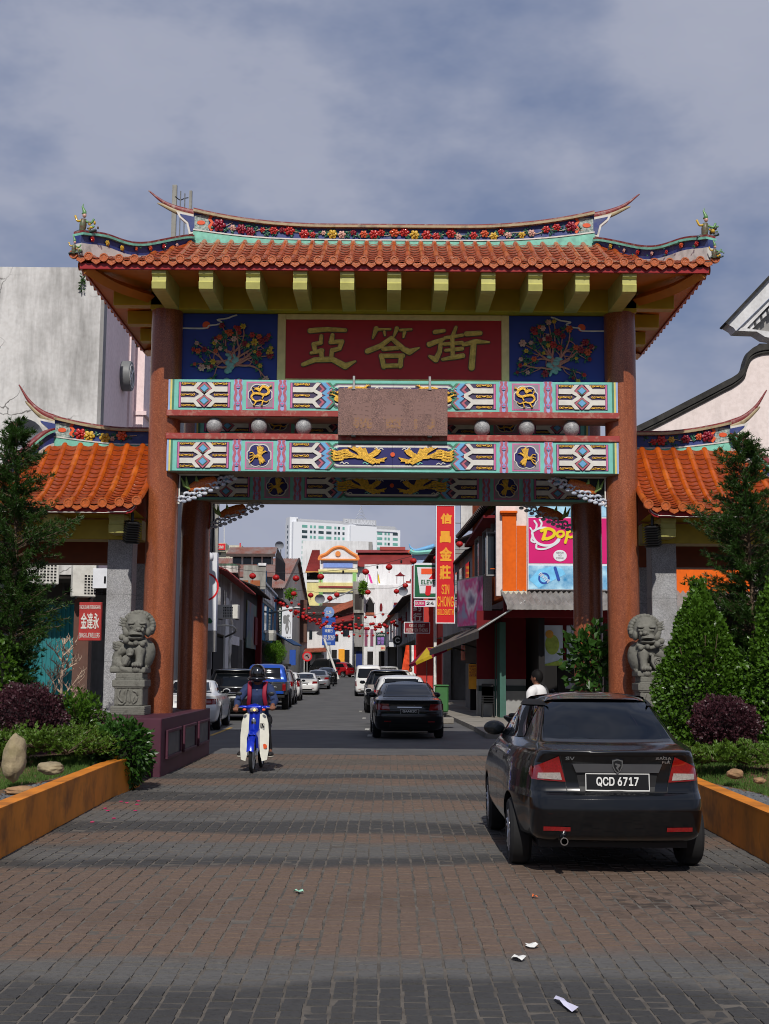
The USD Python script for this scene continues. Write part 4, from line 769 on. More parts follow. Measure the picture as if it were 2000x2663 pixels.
# ------------------------------------------------------------------ side gateways
pil_m = grey_granite
def side_gate(s):
    T = thing('side_gateway', 'smaller '+('left' if s < 0 else 'right')+' side gateway of grey granite pillars under an orange tiled roof', 'gateway').GetPrim()
    X = lambda a: -s*a      # a is given for the left one
    for x0, x1, y0, y1, zt in ((-5.11, -4.66, .05, .5, 4.0), (-5.05, -4.6, 1.95, 2.4, 4.0), (-7.7, -7.25, .05, .5, 4.0), (-7.7, -7.25, 1.95, 2.4, 4.0)):
        obj('pillar', G().box(min(X(x0), X(x1)), max(X(x0), X(x1)), y0, y1, .2, zt, .012), pil_m, T)
        for z in (1.8, 3.0): obj('pillar_joint', G().box(min(X(x0), X(x1))-.0015, max(X(x0), X(x1))+.0015, y0-.0015, y1+.0015, z-.003, z+.003), lk('joint_grey', srgb(96, 96, 98)), T)
    obj('plinth_block', G().box(min(X(-8.4), X(-5.6)), max(X(-8.4), X(-5.6)), -1.6, 3.08, -.1, .6, .012), plinth_paint, T)
    bm = lk('beam_ochre', None, lambda *a, **k: paint('beam_ochre', srgb(178, 160, 52), dirt=.3, dscale=2))
    obj('front_beam', G().box(min(X(-8.0), X(-4.5)), max(X(-8.0), X(-4.5)), .0, .55, 3.98, 4.34, .01), bm, T)
    obj('rear_beam', G().box(min(X(-8.0), X(-4.5)), max(X(-8.0), X(-4.5)), 1.9, 2.45, 3.7, 4.3, .01), lk('beam_brown', None, lambda *a, **k: paint('beam_brown', srgb(126, 64, 36))), T)
    obj('end_beam', G().box(min(X(-7.75), X(-7.2)), max(X(-7.75), X(-7.2)), .55, 1.9, 3.98, 4.3, .01), bm, T)
    for a, b, c in ((-5.2, -4.62, 0), ): pass
    xl, xr = (-7.95, -4.42) if s < 0 else (4.42, 7.95)
    roof, zz2 = tiled_roof(T, xl, xr, -.95, 1.0, 4.47, 5.83, -6.42 if s < 0 else xl, xr if s < 0 else 6.42, .286, 9.5, curve=.15, clip_l=s < 0, clip_r=s > 0, upturn=.05)
    g = G(); out = []
    for t in np.linspace(0, 1, 8):
        y = 3.35+(1.4-3.35)*t; z = 4.47+(5.83-4.47)*(t-.15*math.sin(PI*t)); out.append([(X(a), y, z+.04*abs(math.sin((a+8)/.286*PI))) for a in np.linspace(-7.95+1.5*t, -4.42, 53)])
    g.grid(np.array(out), flip=s < 0)
    out = []
    for t in np.linspace(0, 1, 8):
        x = -7.95+1.53*t; z = 4.47+(5.83-4.47)*(t-.15*math.sin(PI*t)); ya, yb = -.95+1.95*t, 3.35-1.95*t; out.append([(X(x), ya+(yb-ya)*w, z+.04*abs(math.sin(w*15*PI))) for w in np.linspace(0, 1, 61)])
    g.grid(np.array(out), flip=s > 0); obj('rear_and_side_tiles', g, tile_m[1], roof, 40)
    obj('fascia', G().box(min(X(-7.9), X(-4.6)), max(X(-7.9), X(-4.6)), -.9, -.86, 4.34, 4.46, .006), fascia_red, T)
    f = Polygon([(-4.6, 4.34), (-4.52, 4.36), (-4.44, 4.44), (-4.42, 4.62), (-4.5, 4.56), (-4.6, 4.46)]); f = affinity.scale(f, -s, 1, origin=(0, 0)); obj('fascia_curl', G().poly(f, .05, t=(0, -.86, 0)), fascia_red, T)
    w = G().tube([(X(a), -.915, z) for a, z in ((-7.9, 4.36), (-4.95, 4.355), (-4.8, 4.37), (-4.62, 4.37), (-4.5, 4.42), (-4.44, 4.5))], .008, 5); obj('fascia_cable', w, KM['white'], T)
    g = G(); g.quad(*[(X(a), y, z) for a, y, z in (((-7.9, -.88, 4.4), (-4.45, -.88, 4.4), (-4.45, .05, 4.36), (-7.9, .05, 4.36)))][::(1 if s > 0 else -1)]); obj('soffit', g, soffit_ochre, T)
    for a in (-4.83, -5.98, -7.1):
        pr = [(0, 4.36), (0, 4.3), (.05, 4.27), (.05, 4.2), (.02, 4.17), (.05, 4.04), (.62, 4.04), (.62, 4.38)]; e = trimesh.creation.extrude_polygon(Polygon(pr), .27, engine='earcut'); v = np.array(e.vertices)
        obj('eave_bracket', (np.stack([v[:, 2]-.135+X(a), v[:, 0]-.64, v[:, 1]], 1), e.faces), bracket_green, T)
    xs = np.linspace(-6.42, -4.45, 15); zt = 6.20+.22*np.clip((-xs-5.0)/1.42, 0, 1)**1.7; zb = 5.70+.10*np.clip((-xs-5.2)/1.2, 0, 1)
    tl = [(-6.36, 6.37), (-6.7, 6.52), (-6.95, 6.74), (-7.16, 7.06)]
    if s > 0: xs, zt, zb, tl = -xs[::-1], zt[::-1], zb[::-1], [(-a, b) for a, b in tl]
    ridge(T, xs, zt, zb, 1.2, .1, tl if s < 0 else None, tl if s > 0 else None, seed=40+s)
    hz = [6.2, 5.95, 5.6, 5.3, 5.08, 4.95, 4.9, 4.95]
    hip(T, (X(-6.46), 1.05), (X(-7.95), -.88), hz, .26, 50+s, s, False)
    return T
side_gate(-1); side_gate(1)
for s in (-1, 1):
    fl = thing('floodlight', 'black ribbed floodlight under the eave of the '+('left' if s < 0 else 'right')+' side gateway beside the granite column', 'lamp', (s*4.56, -.62, 4.06), PI-s*.5).GetPrim()
    g = G().box(-.11, .11, -.12, .1, -.2, .18, .03); R = rotx(-.3); obj('housing', xform(g, R), black_m, fl)
    g = G()
    for k in range(9): g.box(-.125, .125, -.1, .14, -.19+k*.043, -.177+k*.043)
    obj('cooling_fins', xform(g, R), black_m, fl); obj('glass_front', xform(G().box(-.095, .095, -.126, -.12, -.18, .165), R), lk('lamp_glass', srgb(150, 150, 146), rough=.1), fl); obj('mount', G().box(-.02, .02, 0, .05, .15, .34), black_m, fl)

# ------------------------------------------------------------------ stone lions
MF = manifold3d.Manifold
def mell(c, r, rot=(0, 0, 0), n=20): return MF.sphere(1., n).scale([float(x) for x in r]).rotate([float(x) for x in rot]).translate([float(x) for x in c])
def mlimb(pts, rad, n=14):
    out = []
    for a, b, ra, rb in zip(pts, pts[1:], rad, rad[1:]):
        out.append(MF.batch_hull([MF.sphere(float(ra), n).translate([float(x) for x in a]), MF.sphere(float(rb), n).translate([float(x) for x in b])]))
    return out
def mmesh(parts, sub=None): 
    m = MF.batch_boolean(parts, manifold3d.OpType.Add)
    if sub: m = m-MF.batch_boolean(sub, manifold3d.OpType.Add)
    me = m.to_mesh(); return np.array(me.vert_properties[:, :3]), np.array(me.tri_verts)
def lion(s):
    T = thing('stone_lion', 'carved stone guardian lion beside the '+('left granite column, cub at its paw' if s < 0 else 'right granite column, behind the glossy green shrub'), 'statue', (s*4.42, -.92, .905)); UsdGeom.Xform(T).AddScaleOp().Set(Gf.Vec3f(.93, .93, .95))
    q = lambda cx, cy, y: ((cx-560)/976*(-s), y, (1260-cy)/976+.74)
    b = []; cut = []
    def E(cx, cy, y, r, rot=(0, 0, 0)): b.append(mell(q(cx, cy, y), (r,)*3 if np.ndim(r) == 0 else r, rot))
    E(650, 450, -.02, (.23, .22, .2)); E(640, 330, .02, (.2, .2, .13)); E(650, 590, -.16, (.15, .16, .09)); E(630, 655, -.15, (.15, .14, .05)); E(470, 560, -.05, (.09, .1, .1)); E(840, 540, -.05, (.06, .1, .1))
    E(705, 510, -.28, (.055, .05, .045)); E(780, 520, -.27, (.03, .04, .04)); E(670, 520, -.27, (.04, .04, .04))
    for cx in (575, 770): E(cx, 460, -.2, (.05, .04, .034)); E(cx-10, 405, -.2, (.07, .05, .03)); E(cx+30, 400, -.2, (.035, .05, .03))
    for k, t in enumerate(np.linspace(-.45, PI+.45, 19)):
        for rr, yy, r in ((.262, .0, .048), (.25, .1, .06), (.2, .2, .08)): E(650+rr*976*math.cos(t), 440-rr*.92*976*math.sin(t), yy, r)
    for i in range(4): b.extend(mlimb([q(470, 360+25*i, .0), q(380, 340+30*i, .03), q(310-8*i, 290+45*i, .05)], [.03, .028, .008]))
    b.extend(mlimb([q(850, 480, 0), q(900, 500, -.02), q(930, 470, -.02)], [.06, .05, .012]))
    cut.append(mell(q(650, 622, -.28), (.135, .1, .03)))
    for cx in (575, 770): cut.append(mell(q(cx, 462, -.245), (.02, .02, .014))); cut.append(mell(q(cx, 432, -.25), (.055, .05, .008)))
    for cx in (680, 730): cut.append(mell(q(cx, 520, -.33), (.013, .02, .012)))
    for i in range(6): b.append(mell(q(575+28*i, 600, -.275+.006*abs(i-2.5)), (.011, .012, .016)))
    E(640, 800, .02, (.21, .19, .24)); E(760, 930, .12, (.18, .2, .28)); E(520, 900, .12, (.22, .2, .26)); E(850, 900, .14, (.1, .14, .2)); E(560, 1080, .16, (.3, .22, .2))
    cl = cr([q(420, 640, -.1), q(470, 720, -.17), q(590, 760, -.2), q(700, 750, -.19), q(800, 720, -.12)], 4); b.extend(mlimb(list(cl), [.035]*len(cl), 10)); E(480, 700, -.2, .065); E(770, 765, -.2, .05); E(655, 745, -.22, .05); E(375, 645, -.06, .06)
    b.extend(mlimb([q(715, 850, -.12), q(720, 960, -.16), q(718, 1080, -.18)], [.11, .075, .068])); E(720, 900, -.15, (.085, .08, .04))
    for i in range(4): E(625+45*i, 1125, -.26, (.03, .06, .045))
    E(690, 1120, -.2, (.1, .1, .06)); E(672, 1205, -.2, (.09, .09, .075))
    for i in range(3): b.extend(mlimb([q(235, 745+42*i, -.05), q(300, 770+42*i, -.12), q(375, 800+35*i, -.08)], [.03, .036, .022]))
    E(320, 800, 0, (.1, .1, .1)); b.extend(mlimb([q(430, 850, -.03), q(330, 900, -.05), q(290, 1000, -.03)], [.1, .09, .09]))
    E(330, 1090, -.02, (.13, .2, .13)); E(300, 1180, .0, (.13, .22, .09)); b.extend(mlimb([q(370, 1120, -.16), q(430, 1190, -.22), q(540, 1225, -.22)], [.08, .055, .035]))
    if s < 0:
        E(555, 905, -.2, (.075, .07, .08)); E(560, 950, -.25, (.05, .05, .03)); E(480, 1060, -.17, (.09, .09, .11)); b.extend(mlimb([q(520, 1000, -.22), q(480, 1100, -.24), q(430, 1150, -.22)], [.05, .045, .03])); E(625, 850, -.16, .03)
        for i in range(4): b.extend(mlimb([q(520+28*i, 900, -.26), q(515+30*i, 945, -.275)], [.012, .01], 8))
    else:
        E(500, 1010, -.16, (.1, .09, .1)); b.extend(mlimb([q(560, 900, -.18), q(565, 1000, -.2), q(520, 1100, -.22), q(440, 1130, -.2)], [.03, .03, .035, .03])); E(590, 880, -.18, .03)
        for r in (.04, .07): cl = [q(470+r*976*math.cos(t), 1000+r*976*math.sin(t), -.25) for t in np.linspace(0, 2*PI, 11)]; b.extend(mlimb(cl, [.012]*11, 8))
    b.append(MF.batch_hull([MF.sphere(.03, 10).translate(list(map(float, q(cx, cy, y)))) for cx in (235, 815) for cy in (1190, 1235) for y in (-.22, .3)]))
    v, f = mmesh(b, cut); obj('lion_body', (v, f), lion_stone, T, 50)
    pd = part('pedestal', T)
    for name, w, d, z0, z1 in (('base_course', .31, .33, 0, .16), ('die', .255, .275, .16, .47), ('cap_course', .295, .31, .49, .62), ('upper_course', .24, .26, .64, .74)): obj(name, G().box(-w, w, -d, d, z0, z1, .012), lion_stone, pd)
    obj('neck_course', G().box(-.27, .27, -.29, .29, .465, .495, .006).box(-.25, .25, -.27, .27, .62, .645, .006), lion_stone, pd)
    g = G()
    for x in (-.225, .225): g.box(x-.02, x+.02, -.285, -.275, .18, .46, .004)
    for z in (.04, .075, .11): g.box(-.315, .315, -.336, -.33, z, z+.012); g.box(.31, .314, -.33, .33, z, z+.012)
    for pts in ([(-.15, .44), (-.18, .32), (-.08, .22), (-.05, .33)], [(-.05, .22), (-.03, .43), (.03, .43), (.03, .22)], [(.08, .43), (.16, .38), (.15, .26), (.08, .21), (.1, .32)], [(-.18, .2), (-.1, .19), (-.05, .24)]): g.tube([(a, -.278, z) for a, z in cr(pts, 4)], .02, 6)
    obj('carved_relief', g, lion_stone, pd, True)
lion(-1); lion(1)
# ------------------------------------------------------------------ cars: horizontal slices (z, rear y, front y, half width, rear corner radius, front corner radius, rear bow, front bow)
from scipy.interpolate import PchipInterpolator
def carpaint(name, c, metal=.15): return M(name, c, rough=.2, var=.04, scale=3, spec=.3, coat=.6, metal=metal, obj_space=True, dirt=.05, dscale=2.5, dcol=srgb(96, 92, 86))
glass_dark = M('car_glass', srgb(9, 12, 15), rough=.03, var=.1, spec=.5)
tyre_m = M('tyre_rubber', srgb(26, 26, 27), rough=.85, var=.2, scale=20)
rim_m = M('alloy_wheel', srgb(168, 168, 170), rough=.3, var=.1, metal=.7)
chrome = M('chrome', srgb(200, 200, 202), rough=.12, var=.05, metal=1.)
lampred = M('lamp_red', srgb(122, 8, 12), rough=.1, var=.25, scale=60, spec=.6, coat=1., obj_space=True)
lampclr = M('lamp_clear', srgb(150, 142, 136), rough=.12, var=.3, scale=70, spec=.6, coat=1., obj_space=True)
trim_m = M('car_trim', srgb(20, 20, 21), rough=.55, var=.15)
plate_blk = M('plate_black', srgb(16, 16, 17), rough=.35); plate_wht = M('plate_white', srgb(214, 214, 210), rough=.5, var=.04)
class Car:
    def __init__(s, lev, tr=0., kr=1.):
        s.tr = tr; s.lev = np.array(lev, float); s.lev[:, 4] *= kr; z = s.lev[:, 0]; s.f = [PchipInterpolator(z, s.lev[:, k]) for k in range(1, 8)]; s.z0, s.z1 = z[0], z[-1]
    def ring(s, z):
        yr, yf, w, rr, rf, br, bf = [float(f(z)) for f in s.f]
        K = 7; a = np.linspace(0, PI/2, K)
        w0 = w; w = w0-s.tr
        x1 = np.linspace(0, w-rr, K); e1 = np.stack([x1, yr+br*(x1/w)**2], 1)
        yk = yr+br*((w-rr)/w)**2
        c1 = np.stack([w-rr+rr*np.sin(a)**.9, yk+(rr*1.25+br*.3)*(1-np.cos(a)**.9)], 1)
        w = w0
        x2 = np.linspace(0, w-rf, K); e2 = np.stack([x2, yf-bf*(x2/w)**2], 1); yk2 = yf-bf*((w-rf)/w)**2
        c2 = np.stack([w-rf+rf*np.sin(a)**.9, yk2-(rf*1.25+bf*.3)*(1-np.cos(a)**.9)], 1)
        t = np.linspace(0, 1, 14)[1:-1]; ya, yb = c1[-1, 1], c2[-1, 1]
        yy = ya+(yb-ya)*t**1.5; sd_ = np.stack([w+.012*np.sin(PI*t)-s.tr*np.clip(1-(yy-ya)/.85, 0, 1)**2, yy], 1)
        h = np.vstack([e1, c1[1:], sd_, c2[::-1][:-1] if True else c2, e2[::-1]])
        return h, len(e1)+len(c1)-1, len(e2)+len(c2)-1
    def side_x(s, y, z):
        h, a, b = s.ring(z); o = h[a-6:len(h)-b+6]; o = o[np.argsort(o[:, 1])]; return np.interp(y, o[:, 1], o[:, 0])
    def end_y(s, x, z, front=False):
        h, a, b = s.ring(z); o = h[len(h)-b:] if front else h[:a]; o = o[np.argsort(o[:, 0])]; return np.interp(abs(x), o[:, 0], o[:, 1])
    def solid(s, zs):
        rings = []
        for z in zs:
            h = s.ring(z)[0]; full = np.vstack([h, (h*[-1, 1])[-2:0:-1]]); rings.append(np.c_[full, np.full(len(full), z)])
        def caps(r, up):
            c = np.array([0, (r[:, 1].min()+r[:, 1].max())/2, r[0, 2]]); return [np.c_[(r[:, :2]-c[:2])*k+c[:2], np.full(len(r), r[0, 2]+up*(1-k*k))] for k in (.8, .55, .25)], c+[0, 0, up]
        lo, cl = caps(rings[0], -.01); hi, ch = caps(rings[-1], .035)
        R = lo[::-1]+rings+hi; n = len(R[0]); P = np.array(R); g = G(); g.grid(np.concatenate([P, P[:, :1]], 1)[:, :-1]); 
        V = P.reshape(-1, 3); i, j = np.meshgrid(np.arange(len(R)-1), np.arange(n), indexing='ij'); j2 = (j+1) % n
        q = np.stack([i*n+j, i*n+j2, (i+1)*n+j2, (i+1)*n+j], -1).reshape(-1, 4)
        F = np.vstack([q[:, [0, 1, 2]], q[:, [0, 2, 3]]]); V = np.vstack([V, cl, ch]); k = np.arange(n); k2 = (k+1) % n; L = (len(R)-1)*n
        F = np.vstack([F, np.stack([k2, k, k*0+len(V)-2], 1), np.stack([L+k, L+k2, k*0+len(V)-1], 1)])
        tm = trimesh.Trimesh(V, F, process=False)
        if tm.volume < 0: F = F[:, ::-1]
        return V, F
    def patch(s, c4, kind, sg=1, n=8, m=6, off=.004):
        """a sheet lying on the body. c4: four corners (a, z) anticlockwise seen from outside; a = y on a side, x on an end"""
        c = np.array(c4, float); P = []
        for i in range(n+1):
            row = []
            for j in range(m+1):
                u, w = i/n, j/m; p = (c[0]*(1-u)+c[1]*u)*(1-w)+(c[3]*(1-u)+c[2]*u)*w
                if kind == 'side': row.append((sg*(s.side_x(p[0], p[1])+off), p[0], p[1]))
                else: row.append((p[0], s.end_y(p[0], p[1], kind == 'front')+(off if kind == 'front' else -off), p[1]))
            P.append(row)
        g = G(); g.grid(np.array(P)); v, f = g.data()
        nrm = np.cross(v[f[:, 1]]-v[f[:, 0]], v[f[:, 2]]-v[f[:, 0]]).sum(0); out = np.array([sg, 0, 0]) if kind == 'side' else np.array([0, 1 if kind == 'front' else -1, .5])
        if nrm @ out < 0: f = f[:, ::-1]
        return v, f
def wheel(T, x, y, r, w, sg, style=5, rm=None):
    W = part('wheel', T); R = roty(PI/2*sg)      # axis along x, outside towards +-x
    prof = [(r*.62, -w/2), (r*.9, -w/2), (r*.985, -w*.36), (r, -w*.2), (r, w*.2), (r*.985, w*.36), (r*.9, w/2), (r*.66, w/2), (r*.62, w*.4)]
    v, f = G().lathe(prof, 32).data(); obj('tyre', (v @ R.T+[x, y, r], f), tyre_m, W, 35)
    g = G(); g.lathe([(r*.66, w*.46), (r*.63, w*.47), (r*.6, w*.38), (r*.57, w*.2)], 28)
    for k in range(style):
        a = 2*PI*k/style; c, s_ = math.cos(a), math.sin(a)
        for da in (-.16, .16) if style < 7 else (0,): g.tube([(r*.1*c, r*.1*s_, w*.36), (r*.6*math.cos(a+da), r*.6*math.sin(a+da), w*.44)], [r*.07, r*.055], 5)
    g.lathe([(r*.17, w*.3), (r*.17, w*.41), (r*.05, w*.44), (0, w*.44)], 12)
    v, f = g.data(); obj('rim', (v @ R.T+[x, y, r], f), rm or rim_m, W, 30)
    v, f = G().lathe([(r*.6, w*.2), (r*.6, -.0), (0, 0)], 20).data(); obj('brake_disc', (v @ R.T+[x, y, r], f), trim_m, W)
def plate(T, x, y, z, w, h, text, tilt=0, blk=True, tw=.74, front=False):
    P = part('number_plate', T); R = rotx(tilt); R = R @ rotz(PI) if front else R; o = np.array([x, y, z])
    obj('plate', xform(G().box(-w/2, w/2, -.008, 0, -h/2, h/2, .003), R, o), plate_blk if blk else plate_wht, P)
    if text: obj('characters', xform(G().poly(fit(glyphs(text, 'inter', 2), -w*tw/2, w*tw/2, -h*.24, h*.3), .003, t=(0, -.008, 0)), R, o), plate_wht if blk else plate_blk, P)
    b = .006
    obj('plate_frame', xform(G().box(-w/2, w/2, -.011, -.0085, h/2-b, h/2).box(-w/2, w/2, -.011, -.0085, -h/2, -h/2+b*(1.6 if h > .12 else 1)).box(-w/2, -w/2+b, -.011, -.0085, -h/2+b*1.6, h/2-b).box(w/2-b, w/2, -.011, -.0085, -h/2+b*1.6, h/2-b), R, o), plate_wht, P)
PRE = {}
tint = usdkit.material(stage, '/World/Looks/tinted_glass', {'t': ('transparent_bsdf', dict(color=(.16, .19, .21))), 'g': ('glossy_bsdf', dict(color=(.9, .95, 1.), roughness=.02)), 'f': ('fresnel', dict(IOR=1.5)), 'm': ('mix_closure', {})}, [('f.fac', 'm.fac'), ('t.BSDF', 'm.closure1'), ('g.BSDF', 'm.closure2')], surface='m.closure')
def open_cabin(m, C, d):
    """hollows the cabin and cuts the window openings"""
    z = np.linspace(.55, C.z1-.045, 12); r = []
    for k in z:
        h = C.ring(max(k, 1.09))[0]; h = np.vstack([h, (h*[-1, 1])[-2:0:-1]]); c = np.array([0, h[:, 1].mean()]); r.append(np.c_[(h-c)*[.91, .93]+c, np.full(len(h), k)])
    m = m-MF.hull_points(np.vstack(r)); cut = []
    for q4, kd, s_ in [(d['rear'], 'rear', 1), (d['ws'], 'front', 1)]+[(q, 'side', s) for q in d['side'] for s in (-1, 1)]:
        v = C.patch(q4, kd, s_, off=0.)[0]; n = np.array([s_, 0, .3]) if kd == 'side' else np.array([0, 1. if kd == 'front' else -1., .8]); n = n/np.linalg.norm(n)*.11; cut.append(MF.hull_points(np.vstack([v+n, v-n])))
    return m-MF.batch_boolean(cut, manifold3d.OpType.Add)
# z, yr, yf, w, rr, rf, br, bf        (rear at 0, front at the length)
PRE['saga'] = dict(L=4.26, r=.289, tw=.185, ax=(.88, 3.35), lev=[(.25, .34, 4.0, .70, .2, .22, .05, .2), (.285, .15, 4.12, .78, .26, .24, .07, .22), (.325, .07, 4.18, .82, .28, .26, .08, .24), (.42, .035, 4.24, .843, .3, .3, .09, .26), (.55, .0, 4.26, .848, .3, .3, .10, .28), (.64, .01, 4.23, .846, .3, .3, .10, .28), (.668, .035, 4.2, .845, .3, .3, .10, .28),
    (.70, .085, 4.14, .842, .28, .3, .09, .28), (.76, .10, 4.05, .836, .27, .32, .085, .28), (.86, .10, 3.82, .822, .26, .32, .085, .24), (.93, .095, 3.4, .805, .25, .3, .085, .2), (1.0, .075, 3.12, .782, .24, .26, .08, .16), (1.022, .07, 3.08, .772, .24, .26, .08, .16), (1.04, .10, 3.05, .76, .24, .26, .08, .16), (1.065, .40, 3.0, .742, .12, .24, .05, .14), (1.09, .50, 2.94, .715, .14, .22, .07, .14), (1.2, .72, 2.68, .672, .14, .2, .07, .12), (1.33, .97, 2.4, .622, .14, .2, .07, .1), (1.41, 1.15, 2.2, .585, .14, .2, .06, .1), (1.45, 1.30, 2.05, .545, .16, .2, .05, .08), (1.465, 1.42, 1.95, .49, .18, .2, .04, .06)],
    rear=((-.56, 1.11), (.56, 1.11), (.47, 1.41), (-.47, 1.41)), side=[((.62+.42, 1.10), (1.92, 1.07), (1.92, 1.40), (1.3, 1.39)), ((1.98, 1.07), (2.78, 1.05), (2.28, 1.385), (1.98, 1.40))], ws=((-.6, 1.08), (.6, 1.08), (.5, 1.4), (-.5, 1.4)))
PRE['sedan'] = dict(L=4.55, r=.315, tw=.21, ax=(.95, 3.7), lev=[(.19, .3, 4.3, .72, .2, .22, .05, .2), (.26, .1, 4.4, .83, .2, .24, .07, .24), (.42, .02, 4.53, .875, .2, .26, .1, .28), (.56, .0, 4.55, .885, .2, .28, .1, .3), (.66, .02, 4.5, .885, .2, .3, .1, .3), (.72, .06, 4.4, .88, .2, .3, .1, .3), (.82, .07, 4.1, .87, .2, .3, .1, .26), (.90, .06, 3.7, .85, .2, .28, .1, .2), (.945, .05, 3.4, .83, .2, .26, .1, .16), (.965, .09, 3.32, .815, .2, .26, .09, .16), (.985, .5, 3.26, .79, .2, .24, .07, .14), (1.01, .68, 3.15, .755, .2, .22, .08, .14), (1.15, 1.05, 2.85, .7, .18, .2, .08, .12), (1.28, 1.42, 2.5, .63, .18, .2, .06, .1), (1.345, 1.65, 2.25, .57, .18, .2, .05, .08), (1.365, 1.8, 2.1, .5, .2, .2, .04, .06)],
    rear=((-.6, 1.01), (.6, 1.01), (.48, 1.3), (-.48, 1.3)), side=[((1.35, 1.0), (2.15, .98), (2.1, 1.29), (1.75, 1.28)), ((2.2, .98), (3.0, .97), (2.5, 1.27), (2.17, 1.29))], ws=((-.62, 1.01), (.62, 1.01), (.5, 1.28), (-.5, 1.28)), lampz=(.70, .86), lampx=.48)
PRE['hatch'] = dict(L=3.95, r=.29, tw=.19, ax=(.62, 3.15), lev=[(.19, .25, 3.75, .70, .2, .22, .05, .2), (.27, .08, 3.85, .8, .2, .24, .08, .24), (.45, .0, 3.94, .84, .2, .26, .1, .26), (.6, .0, 3.95, .85, .2, .28, .1, .28), (.7, .04, 3.9, .848, .2, .3, .1, .28), (.85, .06, 3.6, .84, .2, .3, .1, .24), (.95, .07, 3.2, .82, .2, .28, .1, .18), (1.02, .10, 3.05, .79, .2, .24, .09, .14), (1.2, .22, 2.75, .73, .2, .2, .09, .12), (1.38, .38, 2.4, .66, .2, .2, .08, .1), (1.47, .5, 2.1, .6, .2, .2, .07, .08), (1.5, .65, 1.95, .52, .22, .2, .05, .06)],
    rear=((-.58, 1.0), (.58, 1.0), (.48, 1.42), (-.48, 1.42)), side=[((.5, 1.05), (1.6, 1.0), (1.6, 1.41), (.75, 1.39)), ((1.66, 1.0), (2.75, .99), (2.25, 1.38), (1.66, 1.41))], ws=((-.6, 1.03), (.6, 1.03), (.5, 1.4), (-.5, 1.4)), lampz=(.74, 1.1), lampx=.62)
PRE['suv'] = dict(L=4.5, r=.36, tw=.23, ax=(.85, 3.55), lev=[(.26, .25, 4.25, .76, .2, .22, .05, .2), (.34, .08, 4.38, .87, .2, .24, .08, .24), (.52, .0, 4.48, .905, .2, .26, .1, .26), (.7, .0, 4.5, .915, .2, .28, .1, .28), (.85, .05, 4.42, .912, .2, .3, .1, .28), (.98, .07, 4.2, .905, .2, .3, .1, .24), (1.08, .08, 3.6, .885, .2, .28, .1, .18), (1.14, .12, 3.4, .86, .2, .24, .09, .14), (1.35, .26, 3.05, .79, .2, .2, .09, .12), (1.55, .42, 2.7, .71, .2, .2, .08, .1), (1.63, .3, 2.45, .66, .2, .2, .07, .08), (1.66, .4, 2.2, .58, .22, .2, .05, .06)],
    rear=((-.64, 1.12), (.64, 1.12), (.53, 1.52), (-.53, 1.52)), side=[((.6, 1.17), (1.75, 1.13), (1.75, 1.55), (.8, 1.53)), ((1.82, 1.13), (3.05, 1.11), (2.6, 1.53), (1.82, 1.56))], ws=((-.66, 1.15), (.66, 1.15), (.56, 1.54), (-.56, 1.54)), lampz=(.86, 1.1), lampx=.56)
PRE['van'] = dict(L=4.3, r=.3, tw=.19, ax=(.9, 3.3), lev=[(.24, .2, 4.1, .72, .14, .2, .03, .12), (.3, .06, 4.2, .8, .14, .2, .04, .14), (.5, .0, 4.3, .835, .14, .2, .05, .16), (.75, .02, 4.28, .84, .14, .22, .05, .18), (1.0, .04, 4.15, .84, .14, .24, .05, .18), (1.1, .06, 4.02, .83, .14, .24, .05, .16), (1.5, .14, 3.55, .79, .14, .22, .05, .14), (1.75, .2, 3.2, .75, .14, .22, .05, .12), (1.85, .28, 2.95, .7, .16, .22, .05, .1), (1.9, .42, 2.7, .6, .2, .22, .04, .08)],
    rear=((-.68, 1.14), (.68, 1.14), (.62, 1.68), (-.62, 1.68)), side=[((.4, 1.16), (1.5, 1.16), (1.5, 1.66), (.45, 1.66)), ((1.56, 1.16), (2.6, 1.16), (2.6, 1.66), (1.56, 1.66)), ((2.66, 1.16), (3.75, 1.14), (3.25, 1.64), (2.66, 1.66))], ws=((-.66, 1.15), (.66, 1.15), (.6, 1.7), (-.6, 1.7)), lampz=(.62, .95), lampx=.72)
